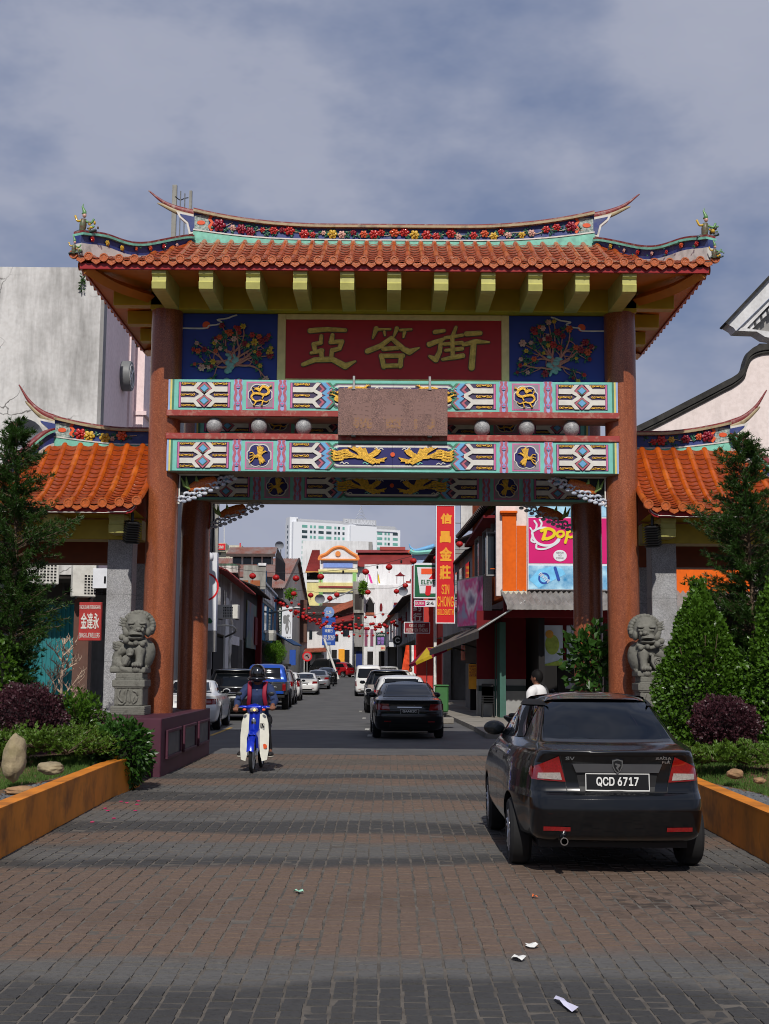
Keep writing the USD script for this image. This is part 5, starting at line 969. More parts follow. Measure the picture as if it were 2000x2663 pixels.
def make_car(name, kind, paintm, label, loc, rz=0, text='', lampclear=False, group=None, plate_w=.46, lowcut=None, cat='car'):
    d = PRE[kind]; T = thing(name, label, cat, loc, rz, group).GetPrim(); C = Car(d['lev'], .115 if kind == 'saga' else .03, .5 if kind == 'saga' else 1.); L, r, tw = d['L'], d['r'], d['tw']
    zs = np.unique(np.concatenate([np.linspace(C.z0, C.z1, 26), C.lev[:, 0]]))
    V, F = C.solid(zs); m = MF(manifold3d.Mesh(V.astype(np.float32), F.astype(np.uint32)))
    wmax = C.lev[:, 3].max(); cuts = []
    for y in d['ax']:
        for sg in (-1, 1): cuts.append(MF.cylinder(.36, r*1.17, r*1.17, 32, True).rotate([0., 90., 0.]).translate([sg*(wmax-.12), y, r*1.02]))
    if not m.is_empty(): m = (open_cabin(m, C, d) if kind == 'saga' else m)-MF.batch_boolean(cuts, manifold3d.OpType.Add); me = m.to_mesh(); V, F = np.array(me.vert_properties[:, :3]), np.array(me.tri_verts)
    obj('body', (V, F), paintm, T, 32)
    for y in d['ax']:
        for sg in (-1, 1): wheel(T, sg*(wmax-tw*.52), y, r, tw, sg)
    g = G(); g.box(-wmax+.22, wmax-.22, .35, L-.4, .21, .4); obj('underbody', g, trim_m, T)
    c = np.array(d['rear']); cen = c.mean(0)
    gm = tint if kind == 'saga' else glass_dark
    if kind != 'saga': obj('rear_window_frame', C.patch(cen+(c-cen)*1.06, 'rear', off=.003), trim_m, T, True)
    obj('rear_window', C.patch(d['rear'], 'rear', off=.007), gm, T, True)
    obj('windscreen', C.patch(d['ws'], 'front', off=.005), gm, T, True)
    for sg in (-1, 1):
        for q4 in d['side']:
            q4 = np.array(q4); cen = q4.mean(0)
            if kind != 'saga': obj('window_frame', C.patch(cen+(q4-cen)*1.05, 'side', sg, off=.003), trim_m, T, True)
            obj('side_window', C.patch(q4, 'side', sg, off=.006), gm, T, True)
        M_ = part('mirror', T); y = d['side'][-1][1][0]-.12; z = d['side'][-1][1][1]+.06; x = C.side_x(y, z)
        obj('mirror_housing', G().ell((sg*(x+.14), y, z), (.11, .06, .075), 2), paintm, M_, True); obj('mirror_glass', G().ell((sg*(x+.14), y-.045, z), (.092, .02, .06), 2), glass_dark, M_, True); obj('mirror_arm', G().box(min(sg*(x-.02), sg*(x+.06)), max(sg*(x-.02), sg*(x+.06)), y-.02, y+.02, z-.05, z-.02), trim_m, M_)
        if kind != 'saga':
            z0, z1 = d['lampz']; x0 = d['lampx']; wz = float(C.f[2]((z0+z1)/2))
            obj('tail_light', C.patch([(sg*x0, z0), (sg*(wz-.02), z0+.02), (sg*(wz-.03), z1), (sg*(x0+.03), z1)], 'rear', off=.008), lampclr if lampclear else lampred, T, True)
            obj('bumper_reflector', C.patch([(sg*.45, .42), (sg*.62, .42), (sg*.62, .45), (sg*.45, .45)], 'rear', off=.006, n=3, m=1), lampred, T)
            zh = d['lampz'][0]-.02; obj('headlight', C.patch([(sg*.45, zh-.06), (sg*(wmax-.16), zh-.04), (sg*(wmax-.18), zh+.1), (sg*.5, zh+.07)], 'front', off=.008), lampclr, T, True)
            ys = d['side'][0][2][0]+.03
            for a in (ys, d['side'][-1][1][0]-.02, max(d['side'][0][0][0], d['ax'][0]+.33)): obj('door_seam', C.patch([(a-.004, .36), (a+.004, .36), (a+.004, d['side'][0][0][1]-.03), (a-.004, d['side'][0][0][1]-.03)], 'side', sg, n=1, m=8, off=.002), trim_m, T)
            for a in (ys-.16, ys+.8): obj('door_handle', C.patch([(a, .86*d['side'][0][0][1]), (a+.14, .86*d['side'][0][0][1]), (a+.14, .89*d['side'][0][0][1]), (a, .89*d['side'][0][0][1])], 'side', sg, n=2, m=1, off=.018), chrome, T)
    if kind != 'saga':
        zp = d['lampz'][0]-.02 if kind in ('sedan',) else d['lampz'][0]-.05
        plate(T, 0, C.end_y(0, zp)-.004, zp, plate_w, .11, text)
        plate(T, 0, C.end_y(0, .45, True)+.004, .45, plate_w, .11, text, front=True)
        zb = d['rear'][0][1]-.06
        obj('boot_seam', C.patch([(-.55, zp-.1), (.55, zp-.1), (.55, zp-.092), (-.55, zp-.092)], 'rear', off=.002, n=8, m=1), trim_m, T)
        obj('bumper_trim', C.patch([(-.5, .3), (.5, .3), (.5, .38), (-.5, .38)], 'rear', off=.006, n=8, m=1), trim_m, T)
        obj('boot_trim', C.patch([(-.3, zp+.09), (.3, zp+.09), (.3, zp+.11), (-.3, zp+.11)], 'rear', off=.012, n=6, m=1), chrome if kind != 'van' else trim_m, T)
    return T, C
# the black saloon in the foreground
blackpaint = carpaint('black_paint', srgb(8, 10, 13), .0)
SX, SY = 1.84, -12.28
saga, C = make_car('saloon_car', 'saga', blackpaint, 'shiny black four door saloon car seen from behind at the right of the gateway approach', (SX, SY, 0), rz=-.004)
for sg in (-1, 1):
    LT = part('tail_light', saga)
    def lampq(x0, x1, z0, z1, k0=0, k1=0, off=.01): return C.patch([(sg*(x0+k0), z0), (sg*x1, z0+.0), (sg*(x1), z1), (sg*(x0+k1), z1)], 'rear', off=off, n=10)
    obj('red_lens', C.patch([(sg*.43, .775), (sg*.705, .79), (sg*.70, .89), (sg*.485, .985)], 'rear', off=.012, n=10), lampred, LT, True); obj('clear_lens', C.patch([(sg*.46, .79), (sg*.66, .80), (sg*.655, .845), (sg*.475, .85)], 'rear', off=.017, n=8), lampclr, LT, True)
    obj('side_lens', C.patch([(.24, .80), (.32, .84), (.30, .90), (.24, .89)], 'side', sg, off=.008), lampred, LT, True)
    obj('bumper_reflector', C.patch([(sg*.40, .375), (sg*.62, .375), (sg*.62, .41), (sg*.40, .41)], 'rear', off=.008, n=6, m=1), lampred, saga)
    for a in (1.95, 2.82, 1.18): obj('door_seam', C.patch([(a-.004, .34), (a+.004, .34), (a+.004, 1.05), (a-.004, 1.05)], 'side', sg, n=1, m=10, off=.002), trim_m, saga)
    for a in (1.62, 2.58): obj('door_handle', C.patch([(a, .86), (a+.16, .86), (a+.16, .895), (a, .895)], 'side', sg, n=3, m=1, off=.022), blackpaint, saga)
    obj('rain_visor', C.patch([(1.1, 1.385), (2.45, 1.365), (2.2, 1.425), (1.35, 1.43)], 'side', sg, off=.02), trim_m, saga, True)
    obj('lid_seam', C.patch([(sg*.415, .70), (sg*.422, .70), (sg*.475, .99), (sg*.468, .99)], 'rear', off=.003, n=1, m=8), trim_m, saga)
    obj('sill_trim', C.patch([(1.25, .29), (2.98, .29), (2.98, .33), (1.25, .33)], 'side', sg, off=.006, n=8, m=1), trim_m, saga)
obj('lid_seam', C.patch([(-.42, .692), (.42, .692), (.42, .70), (-.42, .70)], 'rear', off=.003, n=10, m=1), trim_m, saga)
obj('boot_edge', C.patch([(-.62, 1.0), (.62, 1.0), (.62, 1.02), (-.62, 1.02)], 'rear', off=.012, n=12, m=1), blackpaint, saga, True)
obj('plate_recess', C.patch([(-.31, .70), (.31, .70), (.34, .852), (-.34, .852)], 'rear', off=.004, n=8, m=4), trim_m, saga)
obj('plate_garnish', xform(G().poly(Polygon([(-.375, .925), (.375, .925), (.345, .855), (-.345, .855)]), .02, t=(0, .108, 0))), lk('garnish_grey', srgb(58, 58, 60), rough=.5), saga)
plate(saga, 0, .098, .775, .535, .145, 'QCD 6717', tilt=-.05, tw=.66)
e = part('emblem', saga); sh = Polygon([(-.045, .05), (0, .062), (.045, .05), (.042, 0), (.022, -.04), (0, -.056), (-.022, -.04), (-.042, 0)])
obj('emblem_shield', G().poly(sh, .012, t=(0, .088, .905)), chrome, e); obj('emblem_field', G().poly(sh.buffer(-.009), .004, t=(0, .076, .905)), plate_blk, e); obj('emblem_figure', G().poly(stroke([(-.014, .02), (.014, .012), (-.006, -.008), (.008, -.034)], [.014, .018, .016, .006]), .004, t=(0, .072, .905)), chrome, e)
def badge(t, x0, x1, z0, z1): 
    y = C.end_y((x0+x1)/2, (z0+z1)/2); obj('badge', G().poly(fit(glyphs(t, 'inter', 1), x0, x1, z0, z1), .004, t=(0, y-.006, 0)), chrome, saga)
badge('SV', -.43, -.355, .955, .982); badge('SAGA', .325, .455, .962, .985); badge('FLX', .38, .45, .93, .95)
obj('lock', G().lathe([(0, 0), (.012, 0), (.014, -.01)], 14, (0, 0, 0)), chrome, saga) if False else None
obj('exhaust_pipe', xform(G().lathe([(.03, 0), (.033, .0), (.033, .22), (.025, .22), (.025, .0), (.03, 0)], 18), rotx(-PI/2), (-.46, -.0, .30)), chrome, saga, 30)
seat_m = lk('seat_fabric', srgb(62, 62, 64), rough=.9)
obj('parcel_shelf', G().box(-.6, .6, .62, 1.15, 1.04, 1.06), seat_m, saga)
for nm, x0, x1, zz_, mm in (('white_parcel', -.36, -.08, 1.085, plate_wht), ('red_cloth', -.05, .18, 1.08, lk('red_cloth', srgb(120, 30, 36))), ('paper_tube', .26, .42, 1.075, lk('card_tan', srgb(190, 160, 120)))): obj(nm, G().ell(((x0+x1)/2, .82, zz_-.005), ((x1-x0)/2, .08, .025), 2), mm, saga, True)
for x in (-.36, .36):
    obj('headrest', G().box(x-.12, x+.12, 2.1, 2.2, 1.16, 1.34, .04), seat_m, saga); obj('front_seat', G().box(x-.23, x+.23, 2.05, 2.22, .6, 1.15, .05), seat_m, saga); obj('rear_headrest', G().box(x-.11, x+.11, 1.17, 1.25, 1.08, 1.2, .03), seat_m, saga)
obj('rear_seat', G().box(-.58, .58, 1.16, 1.3, .6, 1.08, .04), seat_m, saga); obj('dashboard', G().box(-.6, .6, 2.65, 2.9, .7, 1.0, .03), trim_m, saga)
# parked cars, right row
white = carpaint('white_paint', srgb(214, 214, 212), 0.); silver = carpaint('silver_paint', srgb(158, 160, 164), .6); blue = carpaint('blue_paint', srgb(28, 74, 168), .2); red = carpaint('red_paint', srgb(150, 20, 28), .1); slate = carpaint('slate_paint', srgb(70, 84, 100), .4); black2 = carpaint('black_paint_two', srgb(18, 18, 20), .1)
ST = .031
def parked(name, kind, pm, label, u, y, rz=ST, wheelpx=None, **k):
    p = at(u, 1740, y); return make_car(name, kind, pm, label, (p[0], y, rise(y)), rz, **k)
gR, gL = 'cars parked along the right kerb', 'cars parked along the left kerb'
bm, Cb = parked('coupe_car', 'sedan', black2, 'black coupe with dark number plate parked first at the right kerb beyond the gateway', 1066, 8.85, text='QAA81C', group=gR)
parked('hatchback_car', 'hatch', white, 'white hatchback parked directly in front of the black coupe at the right kerb', 1046, 14.6, group=gR, text='QAB 2214'[:0])
parked('suv_car', 'suv', blackpaint, 'black sport utility car with clear lamps parked ahead of the white hatchback, right kerb', 1012, 27.6, lampclear=True, group=gR)
parked('people_carrier', 'suv', white, 'white people carrier showing its roof over the black sport utility car', 1030, 41., group=gR)
parked('white_van', 'van', white, 'white van with dark rear window parked farther up at the right kerb', 959, 57., group=gR, cat='van')
parked('suv_car', 'suv', white, 'white sport utility car parked beyond and right of the white van', 1011, 68., group=gR)
# left row
make_car('sedan_car', 'sedan', silver if 0 else white, 'white sedan with orange red tail lamp half hidden behind the left rear column', (-5.52, 12.4, 0), ST, group=gL)
make_car('suv_car', 'suv', blackpaint, 'black sport utility car with bluish number plate parked behind the motorcycle rider', (-5.05, 19.2, 0), ST, group=gL)
p = at(740, 1740, 44.5); make_car('hatchback_car', 'hatch', white, 'white hatchback parked between the roof racked jeep and the low white coupe, left kerb', (p[0]-.1, 46., 0), ST, group=gL)
p = at(792, 1740, 58.5); make_car('coupe_car', 'sedan', white, 'low white coupe with red lamps parked in the middle of the left row', (p[0], 58.5, rise(58.5)), ST, group=gL, text='QSM 10'[:0])
p = at(826, 1740, 70.); make_car('sedan_car', 'sedan', silver, 'silver sedan parked beyond the low white coupe at the left kerb', (p[0], 70., rise(70)), ST, group=gL)
p = at(848, 1740, 83.); make_car('sedan_car', 'sedan', slate, 'blue grey sedan parked beyond the silver sedan at the left kerb', (p[0], 83., rise(83)), ST, group=gL)
p = at(874, 1740, 112.); make_car('people_carrier', 'van', black2, 'black people carrier at the far end of the street left of the red cars', (p[0], 112., rise(112)), .6)
p = at(903, 1740, 118.); make_car('hatchback_car', 'hatch', red, 'red car at the far end of the street, the left and farther one of two', (p[0], 121., rise(121)), .9)
p = at(918, 1740, 116.); make_car('hatchback_car', 'hatch', red, 'red car at the far end of the street, the right one beside the white van', (p[0], 112., rise(112)), 1.1)
# blue pickup truck, built from a cab and an open bed
pk = thing('pickup_truck', 'blue and dark grey pickup truck with big tyres seen from behind, left kerb', 'truck', (at(690, 1740, 30.5)[0]-.05, 30.6, 0), ST, gL).GetPrim()
cabl = Car([(.5, 1.55, 5.0, .80, .1, .25, .02, .2), (.7, 1.5, 5.15, .9, .1, .28, .02, .25), (.95, 1.5, 5.1, .92, .1, .3, .02, .25), (1.1, 1.5, 4.4, .91, .1, .3, .02, .2), (1.18, 1.5, 4.1, .88, .12, .25, .02, .15), (1.5, 1.62, 3.6, .8, .14, .2, .04, .12), (1.78, 1.75, 3.2, .72, .16, .2, .05, .1), (1.86, 1.9, 2.95, .64, .2, .2, .05, .08)])
V, F = cabl.solid(np.unique(np.r_[np.linspace(.5, 1.86, 18), cabl.lev[:, 0]])); obj('cab', (V, F), blue, pk, 32)
obj('rear_window', cabl.patch([(-.62, 1.24), (.62, 1.24), (.56, 1.72), (-.56, 1.72)], 'rear', off=.006), glass_dark, pk, True)
for sg in (-1, 1):
    for a, b in ((1.85, 2.55), (2.62, 3.6)): obj('side_window', cabl.patch([(a, 1.22), (b, 1.2), (b-.25*(b > 3), 1.68), (a, 1.68)], 'side', sg, off=.006), glass_dark, pk, True)
    obj('bed_side', G().box(sg*.9-.05, sg*.9+.05, .05, 1.5, .62, 1.16, .02), lk('dark_grey_paint', srgb(44, 46, 50), rough=.35, coat=.6), pk)
    obj('tail_light', G().box(sg*.82-.07, sg*.82+.07, -.012, .04, .78, 1.08, .01), lampred, pk)
    for y in (.95, 4.05): wheel(pk, sg*.84, y, .42, .28, sg, 6)
obj('tailgate', G().box(-.84, .84, .02, .1, .64, 1.15, .02), LK['dark_grey_paint'], pk); obj('tailgate_strip', G().box(-.7, .7, .004, .03, 1.08, 1.14, .01), LK['dark_grey_paint'], pk); obj('tailgate_patch', G().box(.45, .8, -.0, .03, .66, .78, .01), blue, pk)
obj('bed_floor', G().box(-.86, .86, .1, 1.5, .6, .68), trim_m, pk); obj('rear_bumper', G().box(-.86, .86, -.12, .05, .5, .62, .02), trim_m, pk); obj('chassis', G().box(-.6, .6, .3, 4.6, .35, .55), trim_m, pk); obj('badge', G().box(.3, .5, .0, .03, .92, .97), chrome, pk)
plate(pk, 0, -.12, .56, .46, .1, '')
# jeep with roof rack and spare wheel
jp, Cj = make_car('jeep', 'suv', silver, 'tall silver jeep with a roof rack parked ahead of the blue pickup truck', (at(722, 1740, 38)[0]-.12, 38., 0), ST, group=gL)
obj('roof_rack', G().box(-.62, .62, .9, 2.9, 1.8, 1.83).box(-.62, -.58, .9, 2.9, 1.83, 1.92).box(.58, .62, .9, 2.9, 1.83, 1.92).box(-.62, .62, .9, .94, 1.83, 1.92).box(-.5, -.46, 1.2, 1.24, 1.66, 1.8).box(.46, .5, 1.2, 1.24, 1.66, 1.8).box(-.5, -.46, 2.6, 2.64, 1.66, 1.8).box(.46, .5, 2.6, 2.64, 1.66, 1.8), trim_m, jp)
obj('rack_load', G().box(-.5, .52, 1.0, 2.6, 1.84, 1.9, .02), lk('rack_board', srgb(150, 150, 150)), jp)
v, f = G().lathe([(0, -.02), (.2, -.04), (.33, -.02), (.34, .1), (.33, .16), (.2, .16)], 24).data(); obj('spare_wheel', (v @ rotx(PI/2).T+[.0, -.03, .95], f), tyre_m, jp, 35)
# ------------------------------------------------------------------ street buildings
def XZ(u, v, y): p = at(u, v, y); return p[0], p[2]
def rect(u0, u1, v0, v1, y):
    a, b = at(u0, (v0+v1)/2, y), at(u1, (v0+v1)/2, y); c, d = at((u0+u1)/2, v1, y), at((u0+u1)/2, v0, y); return a[0], b[0], c[2], d[2]
def fbox(par, name, m, u0, u1, v0, v1, y, dep, b=.0, zmin=None, **k):
    x0, x1, z0, z1 = rect(u0, u1, v0, v1, y); return obj(name, G().box(x0, x1, y, y+dep, z0 if zmin is None else zmin, z1, b), m, par, **k)
def XL(y): return -7.45-.031*(y-11)
def XR(y): return 3.77-.031*(y-19.5)
def sbox(x0, y0, x1, y1):
    return Polygon([(x0, y0), (x1, y0), (x1, y1), (x0, y1)])
def lwall(par, name, m, ya, yb, z0, z1, off=0., th=.2, b=0., side=-1):
    """a slab along the street's side wall; off towards the street"""
    f = (lambda y: XL(y)+off) if side < 0 else (lambda y: XR(y)-off); s = side
    pts = [(f(ya), ya), (f(yb), yb), (f(yb)+s*th, yb), (f(ya)+s*th, ya)]; e = trimesh.creation.extrude_polygon(Polygon(pts), z1-z0, engine='earcut'); return obj(name, (np.array(e.vertices)+[0, 0, z0], e.faces), m, par)
def stain(name, c, streak=srgb(84, 82, 78), amt=.8, sc=(1.6, 1.6, .22), lo=.46, hi=.72, crack=0., rough=.85):
    n = {'g': ('geometry', {}), 'mp': ('mapping', dict(scale=sc)), 'n': ('noise_texture', dict(scale=1., detail=9., roughness=.68)), 'n2': ('noise_texture', dict(scale=.35, detail=6., roughness=.6)), 'mm': ('math', dict(math_type='multiply_add', value2=.6, value3=0.)), 'ad': ('math', dict(math_type='multiply_add', value2=.45)),
         'mr': ('map_range', dict(from_min=lo, from_max=hi, to_max=amt, clamp=True)), 'mx': ('mix', dict(color1=c, color2=streak)), 'n3': ('noise_texture', dict(scale=9., detail=8.)), 'r3': ('rgb_ramp', dict(ramp=[(.3, (.86, .85, .84)), (.6, (1, 1, 1))])), 'm3': ('mix', dict(mix_type='multiply', fac=.8)), 'p': ('principled_bsdf', dict(roughness=rough, specular_ior_level=.25))}
    l = [('g.position', 'mp.vector'), ('mp.vector', 'n.vector'), ('g.position', 'n2.vector'), ('n.fac', 'mm.value1'), ('n2.fac', 'ad.value1'), ('mm.value', 'ad.value3'), ('ad.value', 'mr.value'), ('mr.result', 'mx.fac'), ('g.position', 'n3.vector'), ('n3.fac', 'r3.fac'), ('mx.color', 'm3.color1'), ('r3.color', 'm3.color2')]
    o = 'm3.color'
    if crack:
        n.update({'w': ('noise_texture', dict(scale=1.3, detail=5.)), 'wv': ('vector_math', dict(math_type='multiply_add', vector2=(.9, .9, .9))), 'v': ('voronoi_texture', dict(feature='distance_to_edge', scale=.75)), 'cr': ('map_range', dict(from_min=.004, from_max=.016, to_min=crack, to_max=0., clamp=True)), 'cn': ('noise_texture', dict(scale=.3, detail=2.)), 'cm': ('map_range', dict(from_min=.52, from_max=.6, clamp=True)), 'cx': ('math', dict(math_type='multiply')), 'mc': ('mix', dict(color2=srgb(60, 56, 52)))})
        l += [('g.position', 'w.vector'), ('w.color', 'wv.vector1'), ('g.position', 'wv.vector3'), ('wv.vector', 'v.vector'), ('v.distance', 'cr.value'), ('g.position', 'cn.vector'), ('cn.fac', 'cm.value'), ('cr.result', 'cx.value1'), ('cm.result', 'cx.value2'), ('cx.value', 'mc.fac'), (o, 'mc.color1')]; o = 'mc.color'
    l.append((o, 'p.base_color')); return usdkit.material(stage, '/World/Looks/'+name, n, l, surface='p.BSDF')
W_ = dict(old=stain('old_white_wall', srgb(208, 206, 203), amt=.95, crack=.9, lo=.47, hi=.74), white=stain('white_wall', srgb(226, 226, 226), amt=.35), pink=stain('pink_wall', srgb(238, 216, 214), amt=.3, streak=srgb(170, 140, 138), sc=(.7, .7, .2)), gable=stain('pale_pink_wall', srgb(228, 214, 208), amt=.25, lo=.55), grey=stain('grey_wall', srgb(150, 148, 146), amt=.7), conc=stain('old_concrete', srgb(168, 166, 158), streak=srgb(50, 50, 46), amt=.95, lo=.4), blue=stain('blue_wall', srgb(52, 120, 158), amt=.5), teal=stain('teal_wall', srgb(28, 122, 128), amt=.4), orange=stain('orange_wall', srgb(226, 100, 20), streak=srgb(150, 66, 20), amt=.4), red=stain('red_wall', srgb(196, 66, 58), amt=.4, streak=srgb(110, 40, 40)), brown=stain('brown_wall', srgb(98, 68, 58), amt=.6), beige=stain('beige_wall', srgb(206, 200, 180), amt=.4), dark=stain('dark_wall', srgb(52, 46, 44), amt=.5), maroon=stain('maroon_wall', srgb(112, 26, 32), amt=.4, streak=srgb(60, 20, 22)), yellow=stain('yellow_wall', srgb(228, 216, 150), amt=.3), green=stain('green_wall', srgb(62, 104, 92), amt=.4))
W_.update(coping=stain('black_coping', srgb(74, 72, 68), streak=srgb(24, 24, 24), amt=.95, lo=.35, sc=(3, 3, 3)))
rust = M('rusty_roof', srgb(150, 84, 62), rough=.8, var=.0, scale=.7, col2=srgb(150, 142, 138), stretch=(1.6, .5, .5), dirt=.5, dscale=3, dcol=srgb(110, 56, 40))
roofred = M('red_roof', srgb(150, 62, 58), rough=.6, var=.18, scale=.6); roofdark = M('dark_roof', srgb(70, 58, 54), rough=.8, var=.3, scale=3, dirt=.5); roofbrown = M('brown_tiles', srgb(164, 92, 66), rough=.8, var=.35, scale=2.5, dirt=.4)
roofgreen = M('green_roof', srgb(74, 116, 84), rough=.6, var=.2); roofgrey = M('grey_sheet', srgb(140, 136, 132), rough=.6, var=.3, scale=3, dirt=.6, dcol=srgb(80, 70, 62))
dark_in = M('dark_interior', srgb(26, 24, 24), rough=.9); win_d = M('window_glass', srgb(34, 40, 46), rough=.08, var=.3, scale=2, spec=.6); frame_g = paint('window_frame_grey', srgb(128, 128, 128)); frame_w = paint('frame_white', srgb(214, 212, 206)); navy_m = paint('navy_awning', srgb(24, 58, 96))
def ribbed(par, name, m, P00, P10, P11, P01, n, amp=.04, th=.05):
    """a corrugated sheet: P00-P10 the eave, P01-P11 the ridge"""
    P00, P10, P11, P01 = map(np.array, (P00, P10, P11, P01)); nr = np.cross(P10-P00, P01-P00); nr = nr/np.linalg.norm(nr); nr = nr if nr[2] > 0 else -nr; out = []
    for t in np.linspace(0, 1, 4):
        a, b = P00*(1-t)+P01*t, P10*(1-t)+P11*t; out.append([a*(1-s)+b*s+nr*amp*math.sin(s*n*2*PI) for s in np.linspace(0, 1, n*4+1)])
    g = G(); o = np.array(out); g.grid(o); g.grid(o-nr*th, flip=True); return obj(name, g, m, par)
def louvre(par, u0, u1, v0, v1, y, n=6, m=None, fr=None, d=.1):
    x0, x1, z0, z1 = rect(u0, u1, v0, v1, y); w = part('window', par); obj('pane', G().box(x0, x1, y-.02, y+.0, z0, z1), m or win_d, w); b = .05*min(1, (x1-x0)/.8)
    obj('frame', G().box(x0, x0+b, y-.06, y, z0, z1).box(x1-b, x1, y-.06, y, z0, z1).box(x0, x1, y-.062, y, z1-b, z1).box(x0, x1, y-.062, y, z0, z0+b), fr or frame_g, w)
    if n: obj('bars', G() if 0 else bars(x0, x1, z0, z1, y, n), fr or frame_g, w)
def bars(x0, x1, z0, z1, y, n):
    g = G()
    for k in range(1, n): x = x0+(x1-x0)*k/n; g.box(x-.012, x+.012, y-.045, y-.02, z0, z1)
    return g
def sign(name, label, u0, u1, v0, v1, y, m, texts=(), dep=.12, frame=None, fb=.04, rz=0, cat='sign', extra=None):
    x0, x1, z0, z1 = rect(u0, u1, v0, v1, y); T = thing(name, label, cat, ((x0+x1)/2, y, 0), rz).GetPrim(); hw = (x1-x0)/2
    obj('board', G().box(-hw, hw, 0, dep, z0, z1, .008), m, T)
    if frame is not None: obj('frame', G().box(-hw-.01, -hw+fb, -.02, dep, z0-.01, z1+.01).box(hw-fb, hw+.01, -.02, dep, z0-.01, z1+.01).box(-hw+fb, hw-fb, -.02, dep, z1-fb, z1+.01).box(-hw+fb, hw-fb, -.02, dep, z0-.01, z0+fb), frame, T)
    for t in texts:
        tx, kind, bold, a0, a1, b0, b1, mm = t      # fractions of the board
        obj('lettering', G().poly(fit(glyphs(tx, kind, bold), -hw+2*hw*a0, -hw+2*hw*a1, z0+(z1-z0)*b0, z0+(z1-z0)*b1), .012, t=(0, 0, 0)), mm, T)
    if extra: extra(T, hw, z0, z1)
    return T
def acunit(label, x, y, z, rz=0, w=.85, h=.62, d=.32, group='air conditioner outdoor units on the walls'):
    T = thing('air_conditioner', label, 'air conditioner', (x, y, z), rz, group).GetPrim(); obj('casing', G().box(-w/2, w/2, 0, d, 0, h, .02), lk('ac_casing', srgb(206, 204, 196), rough=.5, dirt=.4, dscale=3, dcol=srgb(130, 126, 116)), T)
    g = G()
    for i in range(6):
        for j in range(7): g.box(-w/2+.30+.085*i, -w/2+.355+.085*i, -.006, 0, .07+.075*j, .115+.075*j)
    obj('grille', g, black_m, T); obj('brackets', G().box(-w/2+.08, -w/2+.12, 0, d+.25, -.05, 0).box(w/2-.12, w/2-.08, 0, d+.25, -.05, 0), black_m, T)
    return T
TW, TG, TR, TY = KM['white'], KM['gold'], sign_red, M('sign_yellow', srgb(232, 160, 40), rough=.5)
signmaroon = paint('sign_maroon', srgb(130, 20, 36)); signnavy = paint('sign_navy', srgb(30, 50, 110)); signblue = paint('sign_blue', srgb(34, 76, 160)); signwhite = paint('sign_white', srgb(216, 218, 222), var=.04); signred2 = paint('sign_scarlet', srgb(206, 20, 32), var=.04); signgreen = paint('sign_green', srgb(20, 92, 58), var=.05); signorange = paint('sign_orange', srgb(232, 84, 36), var=.05)

# L1 the tall weathered building at the left
T = thing('weathered_building', 'tall white weathered building with cracked blank wall and pink street side at the left', 'building').GetPrim()
x0, x1 = -24., -7.82; z1 = 12.45
obj('front_wall', G().box(x0, x1, 10.8, 11.1, 4.1, z1-.05), W_['old'], T); obj('roof_slab', G().box(x0, x1-.02, 11.1, 19.6, z1-.5, z1-.3), W_['conc'], T)
obj('corner_strip', G().box(x1, x1+.10, 10.8, 11.16, 4.1, z1-.05), W_['grey'], T)
for ya, yb in ((11.16, 12.1), (12.75, 13.0), (13.75, 14.0), (14.75, 15.6)): obj('pink_pier', G().box(x1-.25, x1+.03, ya, yb, 4.1, 8.1), W_['pink'], T)
obj('pink_wall', G().box(x1-.25, x1+.03, 11.16, 15.6, 8.1, z1-.1), W_['pink'], T); obj('pink_sill_wall', G().box(x1-.25, x1+.02, 11.16, 15.6, 4.1, 6.2), W_['pink'], T)
for ya in (12.1, 13.0, 14.0):
    w = part('window', T); yb = ya+(.65 if ya < 12.5 else .75); obj('pane', G().box(x1-.2, x1-.17, ya, yb, 6.2, 8.1), win_d, w); obj('frame', G().box(x1-.18, x1-.12, ya, ya+.05, 6.2, 8.1).box(x1-.18, x1-.12, yb-.05, yb, 6.2, 8.1).box(x1-.18, x1-.12, ya, yb, 7.1, 7.16), frame_w, w)
obj('pilaster', G().box(x1-.1, x1+.09, 14.62, 14.7, 8.2, z1-.1), W_['pink'], T)
obj('rear_block', G().box(x1-.3, x1+.32, 15.6, 18.4, 4., 11.4), W_['pink'], T); obj('rear_cornice', G().box(x1-.3, x1+.42, 15.55, 18.5, 9.3, 9.42), W_['pink'], T)
obj('gutter', G().box(x1+.33, x1+.45, 18.42, 18.55, 3, 11.2), W_['grey'], T)
obj('end_wall', G().box(-24, x1+.3, 18.5, 19.6, 0, 11.8), W_['grey'], T)
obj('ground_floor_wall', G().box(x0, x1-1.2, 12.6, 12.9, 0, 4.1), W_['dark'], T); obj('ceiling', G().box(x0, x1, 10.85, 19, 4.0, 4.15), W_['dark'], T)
for x in (-8.05, -12.2): obj('pillar', G().box(x-.2, x+.2, 10.85, 11.25, 0, 4.02), W_['brown'], T)
ts = part('roller_shutter', T); obj('shutter', G().box(-10.6, -8.2, 12.5, 12.58, 0, 3.4), W_['teal'], ts)
g = G(); [g.box(-10.6+.12*k, -10.56+.12*k, 12.47, 12.5, 0, 3.4) for k in range(20)]; obj('shutter_ribs', g, W_['teal'], ts)
rc = thing('round_sign', 'round grey drum sign with a leaping outline fixed to the pink street wall', 'sign', (x1+.03, 13.8, at(297, 978, 13.8)[2])).GetPrim()
R_ = roty(PI/2); v, f = G().lathe([(0, 0), (.43, 0), (.44, .02), (.44, .24), (.42, .27), (.36, .255), (0, .255)], 32).data(); obj('drum', (v @ R_.T, f), lk('drum_grey', srgb(110, 112, 112), rough=.5, dirt=.5), rc, 35)
